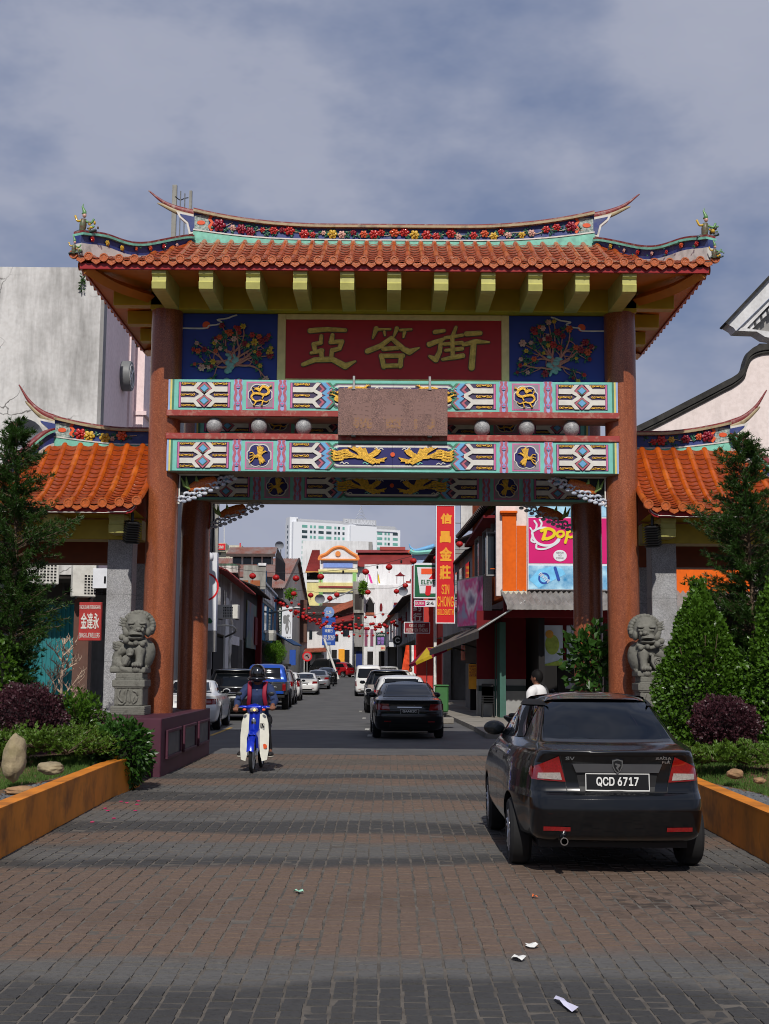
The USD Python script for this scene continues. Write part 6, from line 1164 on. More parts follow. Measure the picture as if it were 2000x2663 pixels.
v, f = G().lathe([(.31, .258), (.31, .28), (.34, .28), (.34, .258)], 32).data(); obj('ring', (v @ R_.T, f), frame_w, rc)
g = G().poly(unary_union([stroke([(-.3, -.2), (0, .1), (.3, .3)], .06), stroke([(-.2, .25), (.1, -.05), (.2, -.35)], .06), stroke([(-.33, .05), (-.1, -.3)], .05)]), .03); v, f = g.data(); obj('outline_mark', (v*.72 @ rotz(PI/2).T+[.255, 0, 0], f), frame_w, rc)
sign('shop_sign', 'red jewellers sign board with white characters hanging under the left side gateway', 203, 264, 1566, 1666, 9.6, paint('sign_dull_red', srgb(164, 50, 46)), (('TACK CHAN PERNIAGAAN', 'inter', 0, .02, .96, .82, .92, TW), ('金達永', 'cjk', 1, .1, .92, .3, .72, TW), ('EMAS & JEWELLERS', 'inter', 0, .04, .96, .08, .2, TW)), .08, rz=-.18)
sign('white_sign', 'white shop sign with script lettering above the teal shutter', 240, 292, 1478, 1530, 10.3, signwhite, (('جي', 'inter', 0, .6, .9, .25, .6, plate_blk),), .1, rz=-.15)
acunit('white outdoor unit between the conifer and the dark rear pillar, under the left side gateway', -8.7, 9.2, 3.75, .3); acunit('narrow white outdoor unit behind the red jewellers sign', -7.9, 10.4, 3.5, .4, .6, .9)
# ------------------------------------------------------------------ left row
T = thing('grey_building', 'tall grey narrow building rising behind the left rear column', 'building').GetPrim()
lwall(T, 'street_wall', W_['grey'], 19.6, 37.5, 0, 12.5, .0, .4); fbox(T, 'front_panel', W_['grey'], 500, 555, 1150, 1740, 36.8, .3); fbox(T, 'pipe', dark_in, 553, 556, 1300, 1480, 36.7, .08); fbox(T, 'return_wall', W_['conc'], 556, 567, 1300, 1480, 37., .3)
def ring_extra(T, hw, z0, z1):
    obj('red_ring', G().poly(Point(-.05, z1-1.55).buffer(.66, 16).difference(Point(-.05, z1-1.55).buffer(.58, 16)), .01), signred2, T); obj('green_mark', G().poly(Polygon([(.0, z1-3.0), (.25, z1-2.95), (.36, z1-3.1), (.3, z1-3.2), (0, z1-3.2)]), .01), signgreen, T); obj('grey_base', G().box(-hw, hw, -.01, .5, z0-.95, z0-.02), W_['grey'], T)
sign('sign_box', 'large white sign box with a red ring outline beside the left rear column', 505, 563, 1437, 1640, 35.5, signwhite, (), .5, extra=ring_extra)
T = thing('street_lamp', 'white domed lamp head in front of the white sign box with red ring', 'lamp').GetPrim(); p = at(543, 1450, 34.6)
obj('lamp_head', G().lathe([(.0, -.14), (.2, -.14), (.22, 0), (.2, .16), (.06, .24), (0, .24)], 16, p), signwhite, T, True); obj('lamp_arm', G().tube([(p[0], p[1], p[2]+.2), (p[0]-.5, p[1], p[2]+.4), (p[0]-1.2, p[1], p[2]+.3)], .03, 6), steel, T)
def shop(name, label, ya, yb, h, m, eave=None, side=-1, depth=12, roofz=None, gf=None, roofm=None, ground=3.4):
    """a row shophouse: upper street wall, open ground floor with pillars, a lean roof behind the eave"""
    T = thing(name, label, 'building').GetPrim(); z0 = rise((ya+yb)/2)
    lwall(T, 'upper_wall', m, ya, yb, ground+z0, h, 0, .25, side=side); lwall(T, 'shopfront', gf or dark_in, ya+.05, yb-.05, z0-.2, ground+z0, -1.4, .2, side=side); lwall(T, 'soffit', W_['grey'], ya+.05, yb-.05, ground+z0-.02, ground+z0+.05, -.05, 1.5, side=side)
    for y in (ya+.3, yb-.3): lwall(T, 'pillar', m, y-.28, y+.28, z0-.2, ground+z0, .02, .4, side=side)
    X = (XL if side < 0 else XR); 
    for y in (ya, yb-.2): g = G(); x = X(y); g.box(min(x+side*.25, x+side*depth), max(x+side*.25, x+side*depth), y, y+.2, z0-.2, h); obj('party_wall', g, W_['grey'], T)
    if eave:
        rz_ = roofz or h+2.2; s = -side
        ribbed(T, 'roof', roofm or roofdark, (X(ya)+s*eave, ya-.1, h-.25), (X(yb)+s*eave, yb+.1, h-.25), (X(yb)+side*depth*.5, yb+.1, rz_), (X(ya)+side*depth*.5, ya-.1, rz_), max(6, int((yb-ya)/.5)), .035)
    return T
A1 = shop('grey_shophouse', 'grey two storey shophouse with dark eave, downpipe and louvred openings on the left', 37.6, 57.5, 6.5, W_['grey'], .75, roofm=roofred)
lwall(A1, 'bay_wall', W_['white'], 45.2, 47.2, 0, 5.4, .04, .1); lwall(A1, 'doorway', dark_in, 39, 43.8, 0.1, 3.2, .04, .1); lwall(A1, 'doorway', dark_in, 48.2, 53.5, .1, 3.0, .04, .1); lwall(A1, 'door_lintel', W_['white'], 48., 53.8, 3.0, 3.5, .08, .1)
obj('canopy', G().tube(cr([(XL(39)+.05, 39, 3.7), (XL(40)+.7, 40.5, 3.75), (XL(43)+.75, 43, 3.55), (XL(44.5)+.1, 44.5, 3.3)], 6), .05, 6), steel, A1)
obj('downpipe', G().tube(cr([(XL(46)+.16, 46.2, 6.2), (XL(46)+.16, 46.2, 4.6), (XL(47)+.16, 47.4, 4.1), (XL(47)+.16, 47.4, 3.2), (XL(46)+.16, 46.6, 3.0), (XL(46)+.16, 46.6, .2)], 4), .07, 8), frame_w, A1)
for y in (40.5, 44): lwall(A1, 'upper_window', win_d, y, y+1.6, 4.3, 5.7, .03, .08)
p = at(591, 1609, 40.); acunit('big white outdoor unit with a square grille on the grey shophouse wall', p[0], 40., p[2], -.12, 1.02, .68, .4)
p = at(603, 1489, 57); acunit('white outdoor unit on the roof under the green sheet roof, right one', p[0], 57, p[2], 0, .75, .42, .3); p = at(571, 1489, 57); acunit('white outdoor unit on the roof under the green sheet roof, left one', p[0], 57, p[2], 0, .75, .42, .3)
T = thing('green_roof_shed', 'low green sheet roof over a rooftop room behind the grey shophouse', 'shed').GetPrim(); a, b = at(540, 1472, 58), at(626, 1472, 58)
ribbed(T, 'roof', roofgreen, (a[0], 58, a[2]), (b[0], 58, b[2]), (b[0]-.8, 61, b[2]+.4), (a[0], 61, a[2]+.4), 14, .02); obj('back_wall', G().box(a[0], b[0]-.3, 60, 60.2, 6.5, b[2]+.3), W_['brown'], T); obj('eave', G().box(a[0], b[0], 57.9, 58, b[2]-.12, b[2]+.02), roofdark, T)
A2 = shop('mural_shophouse', 'dark shophouse with a tall fruit mural banner beside a maroon post on the left', 57.5, 72.5, 7.0, W_['dark'], .8, roofm=roofdark)
mural = usdkit.material(stage, '/World/Looks/mural_print', {'g': ('geometry', {}), 'v': ('voronoi_texture', dict(scale=1.1)), 'h': ('hsv', dict(saturation=.7, value=.35)), 'p': ('principled_bsdf', dict(roughness=.6)), 'mp': ('mapping', dict(scale=(1, .35, .5))), 'mx': ('mix', dict(fac=.55, color2=srgb(96, 96, 60)))}, [('g.position', 'mp.vector'), ('mp.vector', 'v.vector'), ('v.color', 'mx.color1'), ('mx.color', 'h.color'), ('h.color', 'p.base_color')], surface='p.BSDF')
lwall(A2, 'mural_banner', mural, 59.5, 68, 3.0, 6.0, .08, .06); lwall(A2, 'red_panel', W_['maroon'], 66, 68.5, 3.3, 5.2, .16, .05); lwall(A2, 'maroon_post', W_['maroon'], 70.2, 71.3, 0, 7, .3, .4); lwall(A2, 'yellow_strip', W_['yellow'], 71.6, 72.2, 3.2, 7, .2, .2)
A3 = shop('blue_shophouse', 'blue painted shophouse with grey concrete parapet and white characters on the left', 72.5, 96, 8.3, W_['blue'], None, gf=W_['teal'])
lwall(A3, 'parapet', W_['blue'], 72.5, 80, 8.3, 9.35, .05, .25); lwall(A3, 'cornice', W_['white'], 72.5, 96, 8.2, 8.36, .14, .3); lwall(A3, 'characters_panel', W_['conc'], 76, 92, 6.7, 8.1, .05, .1)
for k in range(7): lwall(A3, 'white_character', frame_w, 77+2.1*k, 78.4+2.1*k, 6.95, 7.85, .12, .06)
fbox(A3, 'concrete_end_wall', W_['conc'], 633, 691, 1470, 1532, 72.4, .25); fbox(A3, 'end_wall_coping', W_['white'], 672, 692, 1464, 1471, 72.3, .4)
for u in (620, 651): fbox(A3, 'orange_shutter', lk('orange_shutter', srgb(150, 84, 44), rough=.7), u, u+25, 1509, 1524, 72.2, .1)
for y in (78, 84, 89): lwall(A3, 'window', win_d, y, y+2.6, 4.6, 6.6, .03, .08); lwall(A3, 'window_sill', frame_w, y-.2, y+2.8, 4.45, 4.6, .12, .15)
for y in (79.5, 81.5): acunit('small white outdoor unit on the blue shophouse wall, '+('nearer of two' if y < 80 else 'farther of two'), XL(y)+.35, y, 3.5+rise(y), -.3, .7, .8)
T = thing('clerestory_building', 'old building with rusty raised roof over a band of grey shutters, behind the left row', 'building').GetPrim()
a, b = at(588, 1440, 92), at(716, 1440, 92); c_, d_ = at(598, 1423, 96), at(722, 1423, 96)
ribbed(T, 'roof', rust, a, b, d_, c_, 46, .03); x0, x1, z0, z1 = rect(605, 708, 1441, 1470, 93); obj('shutter_wall', G().box(x0, x1, 93, 93.2, z0-2, z1), W_['grey'], T); obj('fascia', G().box(a[0], b[0], 91.95, 92.02, a[2]-.25, a[2]), roofdark, T)
for k in range(4): w = (x1-x0)/4; obj('shutter', G().box(x0+w*k+.1, x0+w*(k+1)-.1, 92.9, 93, z0, z1-.3), win_d, T); obj('post', G().box(x0+w*(k+1)-.08, x0+w*(k+1)+.08, 92.8, 93, z0, z1), frame_w, T)
obj('gable_end', (np.array([(b[0], 92.2, b[2]-.2), (d_[0]+.0, 96, d_[2]-.05), (d_[0]+.5, 99, b[2]-.3), (d_[0]+.5, 99, b[2]-2), (b[0], 92.2, b[2]-2)]), np.array([[0, 1, 2], [0, 2, 3], [0, 3, 4]])), W_['dark'], T)
ribbed(T, 'lower_roof', rust, (at(600, 1500, 80)[0], 80, at(600, 1500, 80)[2]), (at(715, 1500, 80)[0], 80, at(715, 1500, 80)[2]), at(715, 1468, 92.5), at(600, 1468, 92.5), 40, .03)
A4 = shop('brown_shophouse', 'dark brown shophouse with a navy awning and upright lodging signs on the left', 96, 108, 8.2, W_['brown'], .6)
ribbed(A4, 'navy_awning', navy_m, (XL(93)+2.0, 90, 3.2+rise(93)), (XL(108)+2.0, 108, 3.2+rise(108)), (XL(108)+.1, 108, 4.3+rise(108)), (XL(93)+.1, 90, 4.3+rise(93)), 24, .04)
A5 = thing('gable_house', 'tall old house with big rusty corrugated roof and grey gable end on the left', 'building').GetPrim(); xg = -10.2
ribbed(A5, 'roof', rust, (-23, 104, 9.5), (xg+.3, 104, 9.5), (xg+.3, 124, 14.1), (-23, 124, 14.1), 60, .05)
ribbed(A5, 'roof', rust, (-23, 146, 9.0), (xg+.3, 146, 9.0), (xg+.3, 124, 14.1), (-23, 124, 14.1), 60, .05)
obj('gable_wall', (np.array([(xg, 105, 0.5), (xg, 146, .5), (xg, 145, 9.2), (xg, 124, 13.9), (xg, 105, 9.4)]), np.array([[0, 1, 2], [0, 2, 3], [0, 3, 4]])), W_['beige'], A5); obj('front_wall', G().box(-23, xg, 105, 105.3, 0, 9.4), W_['grey'], A5)
obj('verge_board', G().tube([(xg+.25, 104, 9.45), (xg+.25, 124, 14.08), (xg+.25, 146, 8.95)], .14, 4), roofdark, A5); lwall(A5, 'balcony_rail', frame_w, 106, 124, 7.6, 8.4, -.0, .05)
for k in range(16): lwall(A5, 'baluster', W_['dark'], 106.3+1.1*k, 106.9+1.1*k, 7.7, 8.3, .03, .04)
sign('lodging_sign', 'white upright banner with a grey backpacker walking figure', 733, 760, 1578, 1662, 93.5, signwhite, (('STAY', 'inter', 2, .12, .9, .02, .07, plate_blk),), .1, extra=lambda T, hw, z0, z1: obj('walking_figure', G().poly(affinity.translate(affinity.scale(unary_union([Point(.1, 1.65).buffer(.13), stroke([(0, 1.5), (.02, .9)], [.3, .24]), stroke([(-.18, 1.55), (-.2, 1.05)], [.34, .3]), stroke([(0, .9), (.14, .45), (.04, 0)], [.2, .13, .09]), stroke([(0, .9), (-.1, .45), (-.02, 0)], [.2, .13, .09]), stroke([(.08, 1.4), (.3, 1.0), (.34, 0)], [.1, .05, .03])]), 1., .95, origin=(0, 0)), .0, z0+.5), .01), lk('banner_grey', srgb(120, 120, 120)), T))
sign('lodging_sign', 'narrow dark green upright sign with white letters left of the backpacker banner', 724, 732, 1578, 1662, 93.5, paint('dark_green_sign', srgb(22, 52, 48)), tuple((c, 'inter', 1, .2, .8, .9-.095*i, .96-.095*i, TW) for i, c in enumerate('BACKPACKER')), .1)
T = thing('street_lamp', 'curved grey street lamp arm reaching over the left kerb', 'lamp').GetPrim(); a = at(690, 1600, 88)
obj('arm', G().tube(cr([at(689, 1680, 88), at(690, 1610, 88), at(698, 1597, 87.5), at(735, 1588, 86), at(762, 1583, 85)], 5), np.linspace(.16, .05, 21), 8), lk('lamp_grey', srgb(150, 152, 150)), T, True); obj('lamp_head', G().ell(at(772, 1581, 85), (.3, .5, .1), 2), frame_w, T, True)
sign('notice_board', 'blue notice panel standing beside the bright green bush on the left', 753, 769, 1690, 1730, 84, signblue, (), .15)
T = thing('traffic_sign', 'round red and black no turn sign on a post at the left kerb', 'sign', (0, 0, 0)).GetPrim(); c = at(799, 1707, 88); v, f = G().lathe([(0, 0), (.42, 0), (.42, .03), (0, .03)], 24).data(); obj('disc', (v @ rotx(PI/2).T+c, f), signred2, T); v, f = G().lathe([(0, .03), (.3, .03), (.3, .04), (0, .04)], 24).data(); obj('dark_field', (v @ rotx(PI/2).T+c, f), lk('sign_face_grey', srgb(150, 120, 120)), T); obj('post', G().box(c[0]-.04, c[0]+.04, c[1]+.02, c[1]+.1, rise(88), c[2]), steel, T); obj('bent_arrow', G().poly(stroke([(-.12, .05), (0, .1), (.12, -.1)], .09), .012, t=(c[0], c[1]-.045, c[2])), plate_blk, T)
# white building at the left bend, and Lee Seng sign
T = thing('white_shophouse', 'white two storey building with tiled canopy at the bend of the street, left side', 'building').GetPrim()
fbox(T, 'wall', W_['white'], 780, 842, 1592, 1800, 132, 8, zmin=0); fbox(T, 'dark_corner', W_['brown'], 770, 798, 1560, 1670, 131, 1.)
ribbed(T, 'tiled_canopy', roofbrown, at(790, 1697, 129.5), at(850, 1694, 129.5), at(846, 1684, 132), at(793, 1686, 132), 20, .06); fbox(T, 'green_band', signgreen, 790, 836, 1697, 1702, 130, .3); fbox(T, 'shopfront', dark_in, 792, 806, 1703, 1770, 131.7, .3, zmin=.8); fbox(T, 'shutter', W_['grey'], 820, 842, 1703, 1770, 131.7, .3, zmin=.8); fbox(T, 'window', win_d, 804, 812, 1640, 1662, 131.9, .1)
ribbed(T, 'roof', roofdark, at(776, 1600, 130), at(860, 1598, 130), at(850, 1575, 137), at(790, 1575, 137), 24, .05)
sign('goldsmith_sign', 'tall blue goldsmith sign with round crest on top and white letters LEE SENG', 838, 872, 1606, 1678, 112, signblue, (('李聖珠寶行', 'cjk', 1, .2, .8, .62, .74, TW), ('珠寶行', 'cjk', 1, .2, .8, .46, .58, TW), ('LEE SENG', 'inter', 2, .05, .95, .24, .36, TW), ('GOLDSMITH', 'inter', 1, .1, .9, .18, .22, TW)), .2, frame=None,
    extra=lambda T, hw, z0, z1: (obj('crest', G().poly(unary_union([Point(0, z1+.55).buffer(.55), stroke([(-.2, z1+.95), (.2, z1+.95)], .3)]), .16, t=(0, .16, 0)), lk('crest_blue', srgb(110, 140, 190)), T), obj('crest_letters', G().poly(fit(glyphs('LS', 'inter', 3), -.25, .25, z1+.4, z1+.7), .02), TW, T), obj('panel', G().box(-hw*.35, hw*.35, -.02, 0, z0+.08, z0+.32), lk('crest_blue'), T), obj('post', G().box(-.1, .1, .05, .15, .8, z0), frame_w, T)))
T = thing('leaning_pole', 'white leaning pole by the road at the bend of the street', 'pole').GetPrim(); obj('pole', G().tube([at(880, 1766, 98), at(843, 1662, 98)], .11, 8), frame_w, T)
# ------------------------------------------------------------------ the street's end
T = thing('red_roof_building', 'tall white and yellow building with curved gable trimmed in orange and red roofs', 'building').GetPrim(); Y = 180
def facade_poly(par, name, m, pts, y, dep): p = [XZ(u, v, y) for u, v in pts]; return obj(name, G().poly(Polygon(p), dep, t=(0, y+dep, 0)), m, par)
fbox(T, 'tower_wall', W_['white'], 832, 928, 1455, 1760, Y, 10, zmin=0)
gp = [(830, 1456), (834, 1447), (848, 1441), (862, 1430), (872, 1425), (884, 1423), (896, 1426), (906, 1433), (918, 1441), (928, 1447), (932, 1456)]
facade_poly(T, 'gable', W_['white'], gp, Y-.2, .6); e = cr([XZ(u, v, Y) for u, v in gp], 4); obj('gable_trim', G().tube([(a, Y-.2, b) for a, b in e], .28, 6), M('orange_trim', srgb(222, 136, 70), rough=.7), T); fbox(T, 'gable_sill', LK.setdefault('orange_trim', UsdShade.Material.Get(stage, '/World/Looks/orange_trim')), 827, 933, 1453, 1457, Y-.6, .6)
c = at(879, 1440, Y-.3); v, f = G().lathe([(0, 0), (.42, 0), (.42, .1), (0, .1)], 20).data(); obj('orange_disc', (v @ rotx(PI/2).T+c, f), LK['orange_trim'], T)
fbox(T, 'blue_band', lk('periwinkle', srgb(124, 150, 214)), 841, 917, 1463, 1476, Y-.15, .2); fbox(T, 'blue_band_frame', lk('pale_blue_trim', srgb(190, 180, 200)), 839, 919, 1461, 1478, Y-.08, .1)
for v0, v1 in ((1481, 1488), (1515, 1524), (1530, 1540)): fbox(T, 'yellow_band', W_['yellow'], 828, 931, v0, v1, Y-.3, .4)
fbox(T, 'red_band', roofred, 828, 931, 1524.5, 1528, Y-.5, .5)
for u in (829, 917): fbox(T, 'green_pilaster', lk('leaf_green_paint', srgb(140, 190, 110)), u, u+10, 1488, 1515, Y-.25, .3); fbox(T, 'green_pilaster', LK['leaf_green_paint'], u, u+10, 1540, 1580, Y-.25, .3)
ribbed(T, 'left_roof', roofred, at(794, 1487, Y+1), at(832, 1487, Y+1), at(832, 1430, Y+9), at(812, 1430, Y+9), 16, .06); fbox(T, 'left_wing', W_['yellow'], 796, 829, 1515, 1760, Y+1.5, 6, zmin=0); fbox(T, 'veranda', dark_in, 798, 829, 1489, 1515, Y+3, .3); fbox(T, 'veranda_rail', frame_w, 798, 829, 1508, 1514, Y+1.4, .1); fbox(T, 'roof_fascia', lk('gutter_gold', srgb(190, 130, 60)), 794, 829, 1485, 1489, Y+.8, .2)
ribbed(T, 'long_roof', roofred, at(930, 1474, Y+1), at(1074, 1474, Y+1), at(1074, 1443, Y+7), at(930, 1443, Y+7), 50, .06); fbox(T, 'clerestory', dark_in, 930, 1070, 1437, 1444, Y+7, .3); ribbed(T, 'upper_roof', roofred, at(926, 1437, Y+6.6), at(1072, 1437, Y+6.6), at(1062, 1430, Y+10), at(926, 1430, Y+10), 50, .05); fbox(T, 'ridge_vent', roofred, 988, 1054, 1422, 1430, Y+9, 2); fbox(T, 'right_wing', W_['white'], 928, 1076, 1474, 1760, Y+2, 4, zmin=0)
T = thing('white_slab_building', 'plain white blank walled building standing behind the red roofs', 'building').GetPrim(); fbox(T, 'wall', W_['white'], 784, 957, 1407, 1760, 290, 12, zmin=0); fbox(T, 'side_wall', W_['grey'], 957, 967, 1409, 1760, 291, 10, zmin=0)
H = thing('hotel', 'big white hotel slab with rows of green glass windows on the skyline', 'building', (at(757, 1740, 745)[0], 745, 0), .42).GetPrim()
def hz_(v): return at(870, v, 760)[2]
ht = hz_(1364); hb = 0; Wd = 58.
whitefar = paint('hotel_white', srgb(224, 226, 230), var=.04, dirt=.05)
obj('main_block', G().box(0, 40, 0, 14, hb, ht), whitefar, H); obj('right_block', G().box(39.9, 71, 2.5, 16, hb, ht-1.6), whitefar, H); obj('tower_slab', G().box(36, 53, -2.5, .5, hb, ht-.6), whitefar, H); obj('stair_tower', G().box(-1.2, 4, 3, 10, hb, ht+3), whitefar, H)
for a, b, c in ((3, 37, ht), (42, 68, ht-1.6)): obj('roof_screen', G().box(a, b, 3, 11, c, c+2.2), lk('roof_plant_grey', srgb(176, 178, 182)), H); obj('parapet_rail', G().box(a, b, .3, .5, c+.2, c+.8), lk('roof_plant_grey'), H)
tq = lk('green_glass', srgb(112, 168, 156), rough=.15, var=.25, scale=.2); tq2 = lk('dark_green_glass', srgb(56, 72, 76), rough=.15)
q = random.Random(5)
for r in range(11):
    z = ht-3.4-3.15*r
    for x, w in ((5.5, 3.4), (10.6, 1.4), (12.9, 1.4), (16, 3.4), (21, 3.4), (26.2, 1.4), (28.5, 1.4), (31.5, 1.4)): w_ = obj('window', G().box(x, x+w, -.06, .05, z, z+1.7), tq2 if r == 1 or q.random() < .12 else tq, H)
    for x, w in ((55.5, 3.4), (60.4, 1.4), (62.6, 1.4), (66, 3.4)): 
        obj('window', G().box(x, x+w, 2.44, 2.55, z-1.6, z+.1), tq2 if q.random() < .12 else tq, H)
    obj('end_window', G().box(-.06, .05, 5.5, 7.2, z, z+1.7), tq2, H) if False else obj('end_window', G().box(-1.26, -1.15, 5.6, 7.2, z, z+1.7), tq2, H)
g = G()
for a, b in ((-4, 0), (0, 4), (-2.4, 2.4)):
    pass
for k in range(5): w = 4.5-k; z = ht+2.2+k*2.; g.tube([(44-w, 1, z), (44, 1, z+2.2), (44+w, 1, z)], .14, 4); g.tube([(44-w, 1, z), (44+w, 1, z)], .1, 4)
obj('rooftop_lattice', g, lk('roof_plant_grey'), H); obj('rooftop_sign_frame', G().box(32, 54, .6, .8, ht+.2, ht+3.6), lk('roof_plant_grey'), H); obj('rooftop_letters', G().poly(fit(glyphs('PULLMAN', 'inter', 3), 33, 53, ht+.6, ht+3.2), .2, t=(0, .6, 0)), lk('letters_grey', srgb(196, 198, 202)), H)
T = thing('bank_building', 'far pale building with a red bank sign on its roof at the left skyline', 'building').GetPrim(); fbox(T, 'wall', W_['beige'], 560, 632, 1432, 1760, 210, 10, zmin=0); fbox(T, 'roof_block', W_['beige'], 560, 587, 1412, 1434, 209, 5); fbox(T, 'red_sign', signred2, 564, 586, 1414, 1430, 208.8, .2); p = at(567, 1426, 208.6); q_ = at(581, 1419, 208.6); obj('lettering', G().poly(fit(glyphs('CIMB', 'inter', 2), p[0], q_[0], p[2], q_[2]), .1, t=(0, 208.8, 0)), TW, T); fbox(T, 'right_block', W_['beige'], 596, 628, 1418, 1434, 209, 4); fbox(T, 'red_fin', signred2, 623, 626, 1412, 1426, 208.8, .2); obj('mast', G().tube([at(583, 1412, 209), at(583, 1370, 209)], .08, 5), frame_w, T)
for u in (567, 571): fbox(T, 'window', tq2, u, u+3, 1437, 1443, 209.9, .2)
T = thing('white_corner_building', 'white building with pointed arch window and rooftop pavilion closing the street', 'building').GetPrim(); Y = 148
fbox(T, 'main_wall', W_['white'], 975, 1082, 1522, 1790, Y+1, 8, zmin=0); fbox(T, 'upper_wall', W_['white'], 948, 1080, 1468, 1530, Y+4, 5); fbox(T, 'tower_wall', W_['white'], 945, 977, 1518, 1790, Y, 6, zmin=0)
p = [XZ(u, v, Y-.05) for u, v in ((952, 1592), (952, 1568), (956, 1558), (962, 1551), (968, 1558), (973, 1568), (973, 1592))]; obj('arch_window', G().poly(Polygon(p), .1, t=(0, Y+.02, 0)), dark_in, T); obj('arch_surround', G().tube([(a, Y-.05, b) for a, b in p[1:-1]], .14, 6), W_['white'], T)
p = [XZ(u, v, Y) for u, v in ((988, 1588), (987, 1578), (989, 1568), (993, 1568), (995, 1578), (994, 1588))]; obj('slot_window', G().poly(Polygon(p), .1, t=(0, Y+1.0, 0)), W_['maroon'], T); fbox(T, 'red_window', W_['maroon'], 1024, 1042, 1567, 1580, Y+.9, .2); fbox(T, 'red_band', roofbrown, 950, 974, 1593, 1600, Y-.1, .2)
for u in (948, 963): fbox(T, 'shutter_column', lk('plum_shutter', srgb(130, 70, 96)), u, u+8, 1636, 1680, Y-.1, .15)
for u, w in ((955, 15), (985, 18), (1015, 14)): fbox(T, 'doorway', dark_in, u, u+w, 1694, 1735, Y-.05 if u < 975 else Y+.95, .1, zmin=1.35)
g = G(); 
for k in range(9): u = 953+2.6*k; a, b, c, d = rect(u, u+1, 1518, 1530, Y-.2); g.box(a, b, Y-.2, Y-.1, c, d)
obj('balustrade', g, W_['white'], T)
ps = at(1041, 1517, Y+1.4); P_ = part('rooftop_pavilion', T)
for dx in (-.45, .45):
    for dy in (0, .8): obj('post', G().box(ps[0]+dx-.03, ps[0]+dx+.03, Y+1.4+dy, Y+1.46+dy, ps[2], ps[2]+1.), W_['maroon'], P_)
obj('pavilion_roof', G().lathe([(.75, 0), (.3, .25), (.05, .5), (0, .6)], 6, (ps[0], Y+1.8, ps[2]+1.0)), W_['maroon'], P_); fbox(T, 'red_parapet', roofred, 1056, 1072, 1511, 1517, Y+1.5, .2)
for nm, u, c, lab in (('pink', 962, 0xe0409a, 'pink drooping flag on the roof edge of the white corner building'), ('yellow', 984, 0xe0c020, 'yellow narrow flag on the roof of the white corner building')):
    T2 = thing('flag', lab, 'flag').GetPrim(); p = [at(u-(6 if nm == 'pink' else 2), 1490, Y+1), at(u+1, 1495, Y+1.1), at(u+8 if nm == 'pink' else u+5, 1517, Y+1), at(u+2 if nm == 'pink' else u+1, 1517, Y+.9), at(u-2, 1505, Y+1)]; obj('cloth', (np.array(p), np.array([[0, 4, 1], [1, 4, 3], [1, 3, 2]])), M('flag_'+nm, srgb(c), rough=.7, trans=.3), T2); obj('staff', G().tube([at(u-(7 if nm == 'pink' else 2), 1520, Y+1), at(u-(6 if nm == 'pink' else 2), 1486, Y+1)], .03, 4), steel, T2)
T = thing('concrete_building', 'narrow mouldy concrete building with balcony beside the white corner building', 'building').GetPrim(); Y = 146
fbox(T, 'wall', W_['conc'], 916, 945, 1512, 1790, Y, 6, zmin=0); 
for v0, v1 in ((1545, 1585), (1600, 1635)): fbox(T, 'shutters', W_['dark'], 922, 941, v0, v1, Y-.05, .1)
fbox(T, 'balcony', W_['grey'], 914, 942, 1655, 1682, Y-1, 1.); fbox(T, 'doorway', signnavy, 926, 942, 1694, 1735, Y-.05, .1, zmin=1.35); fbox(T, 'ledge', W_['conc'], 914, 947, 1590, 1594, Y-.3, .3)
T = thing('tiled_shophouses', 'low row of old shophouses with brown and red tiled roofs at the street end', 'building').GetPrim(); Y = 138
fbox(T, 'wall', W_['white'], 856, 916, 1640, 1790, Y, 8, zmin=0); fbox(T, 'upper_wall', W_['brown'], 838, 918, 1568, 1645, Y+6, 2)
ribbed(T, 'upper_roof', roofbrown, at(848, 1604, Y+1), at(918, 1576, Y+1), at(918, 1560, Y+6), at(858, 1580, Y+6), 22, .06); ribbed(T, 'lower_roof', roofred, at(870, 1622, Y-1), at(920, 1612, Y-1), at(920, 1592, Y+3), at(876, 1602, Y+3), 18, .06); ribbed(T, 'top_roof', roofgrey, at(826, 1578, Y+6), at(918, 1535, Y+6), at(918, 1532, Y+9), at(834, 1572, Y+9), 22, .03)
for u in (862, 895): fbox(T, 'shopfront', dark_in, u, u+14, 1690, 1735, Y-.05, .1, zmin=1.3)
fbox(T, 'banner', TY, 880, 896, 1688, 1726, Y-.15, .05); fbox(T, 'window', win_d, 866, 880, 1650, 1668, Y-.05, .1); fbox(T, 'window', win_d, 892, 908, 1630, 1655, Y-.05, .1)
# ------------------------------------------------------------------ right row
CB = thing('orange_corner_building', 'corner building with orange pilasters, dark red shopfront and pale gabled side wall on the right', 'building').GetPrim(); Y = 19.5
gp = [(1290, 1268), (1480, 1190), (1657, 1112), (1800, 1040), (1880, 998), (1905, 985), (1930, 965), (1938, 940), (1950, 915), (1975, 902), (2010, 899), (2075, 905), (2100, 940), (2120, 985), (2300, 1080)]
pts = [XZ(u, v, Y) for u, v in gp]; base = 4.12
obj('gable_wall', G().poly(Polygon(pts+[(pts[-1][0], base), (pts[0][0], base)]), .3, t=(0, Y+.3, 0)), W_['gable'], CB)
e = cr(pts, 5); P = np.array([[(a+.0, yy, b+dz) for yy, dz in ((Y-.12, -.16), (Y-.12, .05), (Y+.45, .05), (Y+.45, -.16), (Y-.12, -.16))] for a, b in e]); g = G(); g.grid(P, flip=True); obj('coping', g, W_['coping'], CB)
obj('coping_band', G().tube([(a, Y-.02, b-.24) for a, b in e], .07, 5), W_['coping'], CB)
for u0, u1, top in ((1307, 1343, 1338), (1344, 1369, 1367), (1895, 1935, 1395)): fbox(CB, 'orange_pilaster', W_['orange'], u0, u1, top, 1537, Y-.14 if u0 != 1344 else Y-.06, .3)
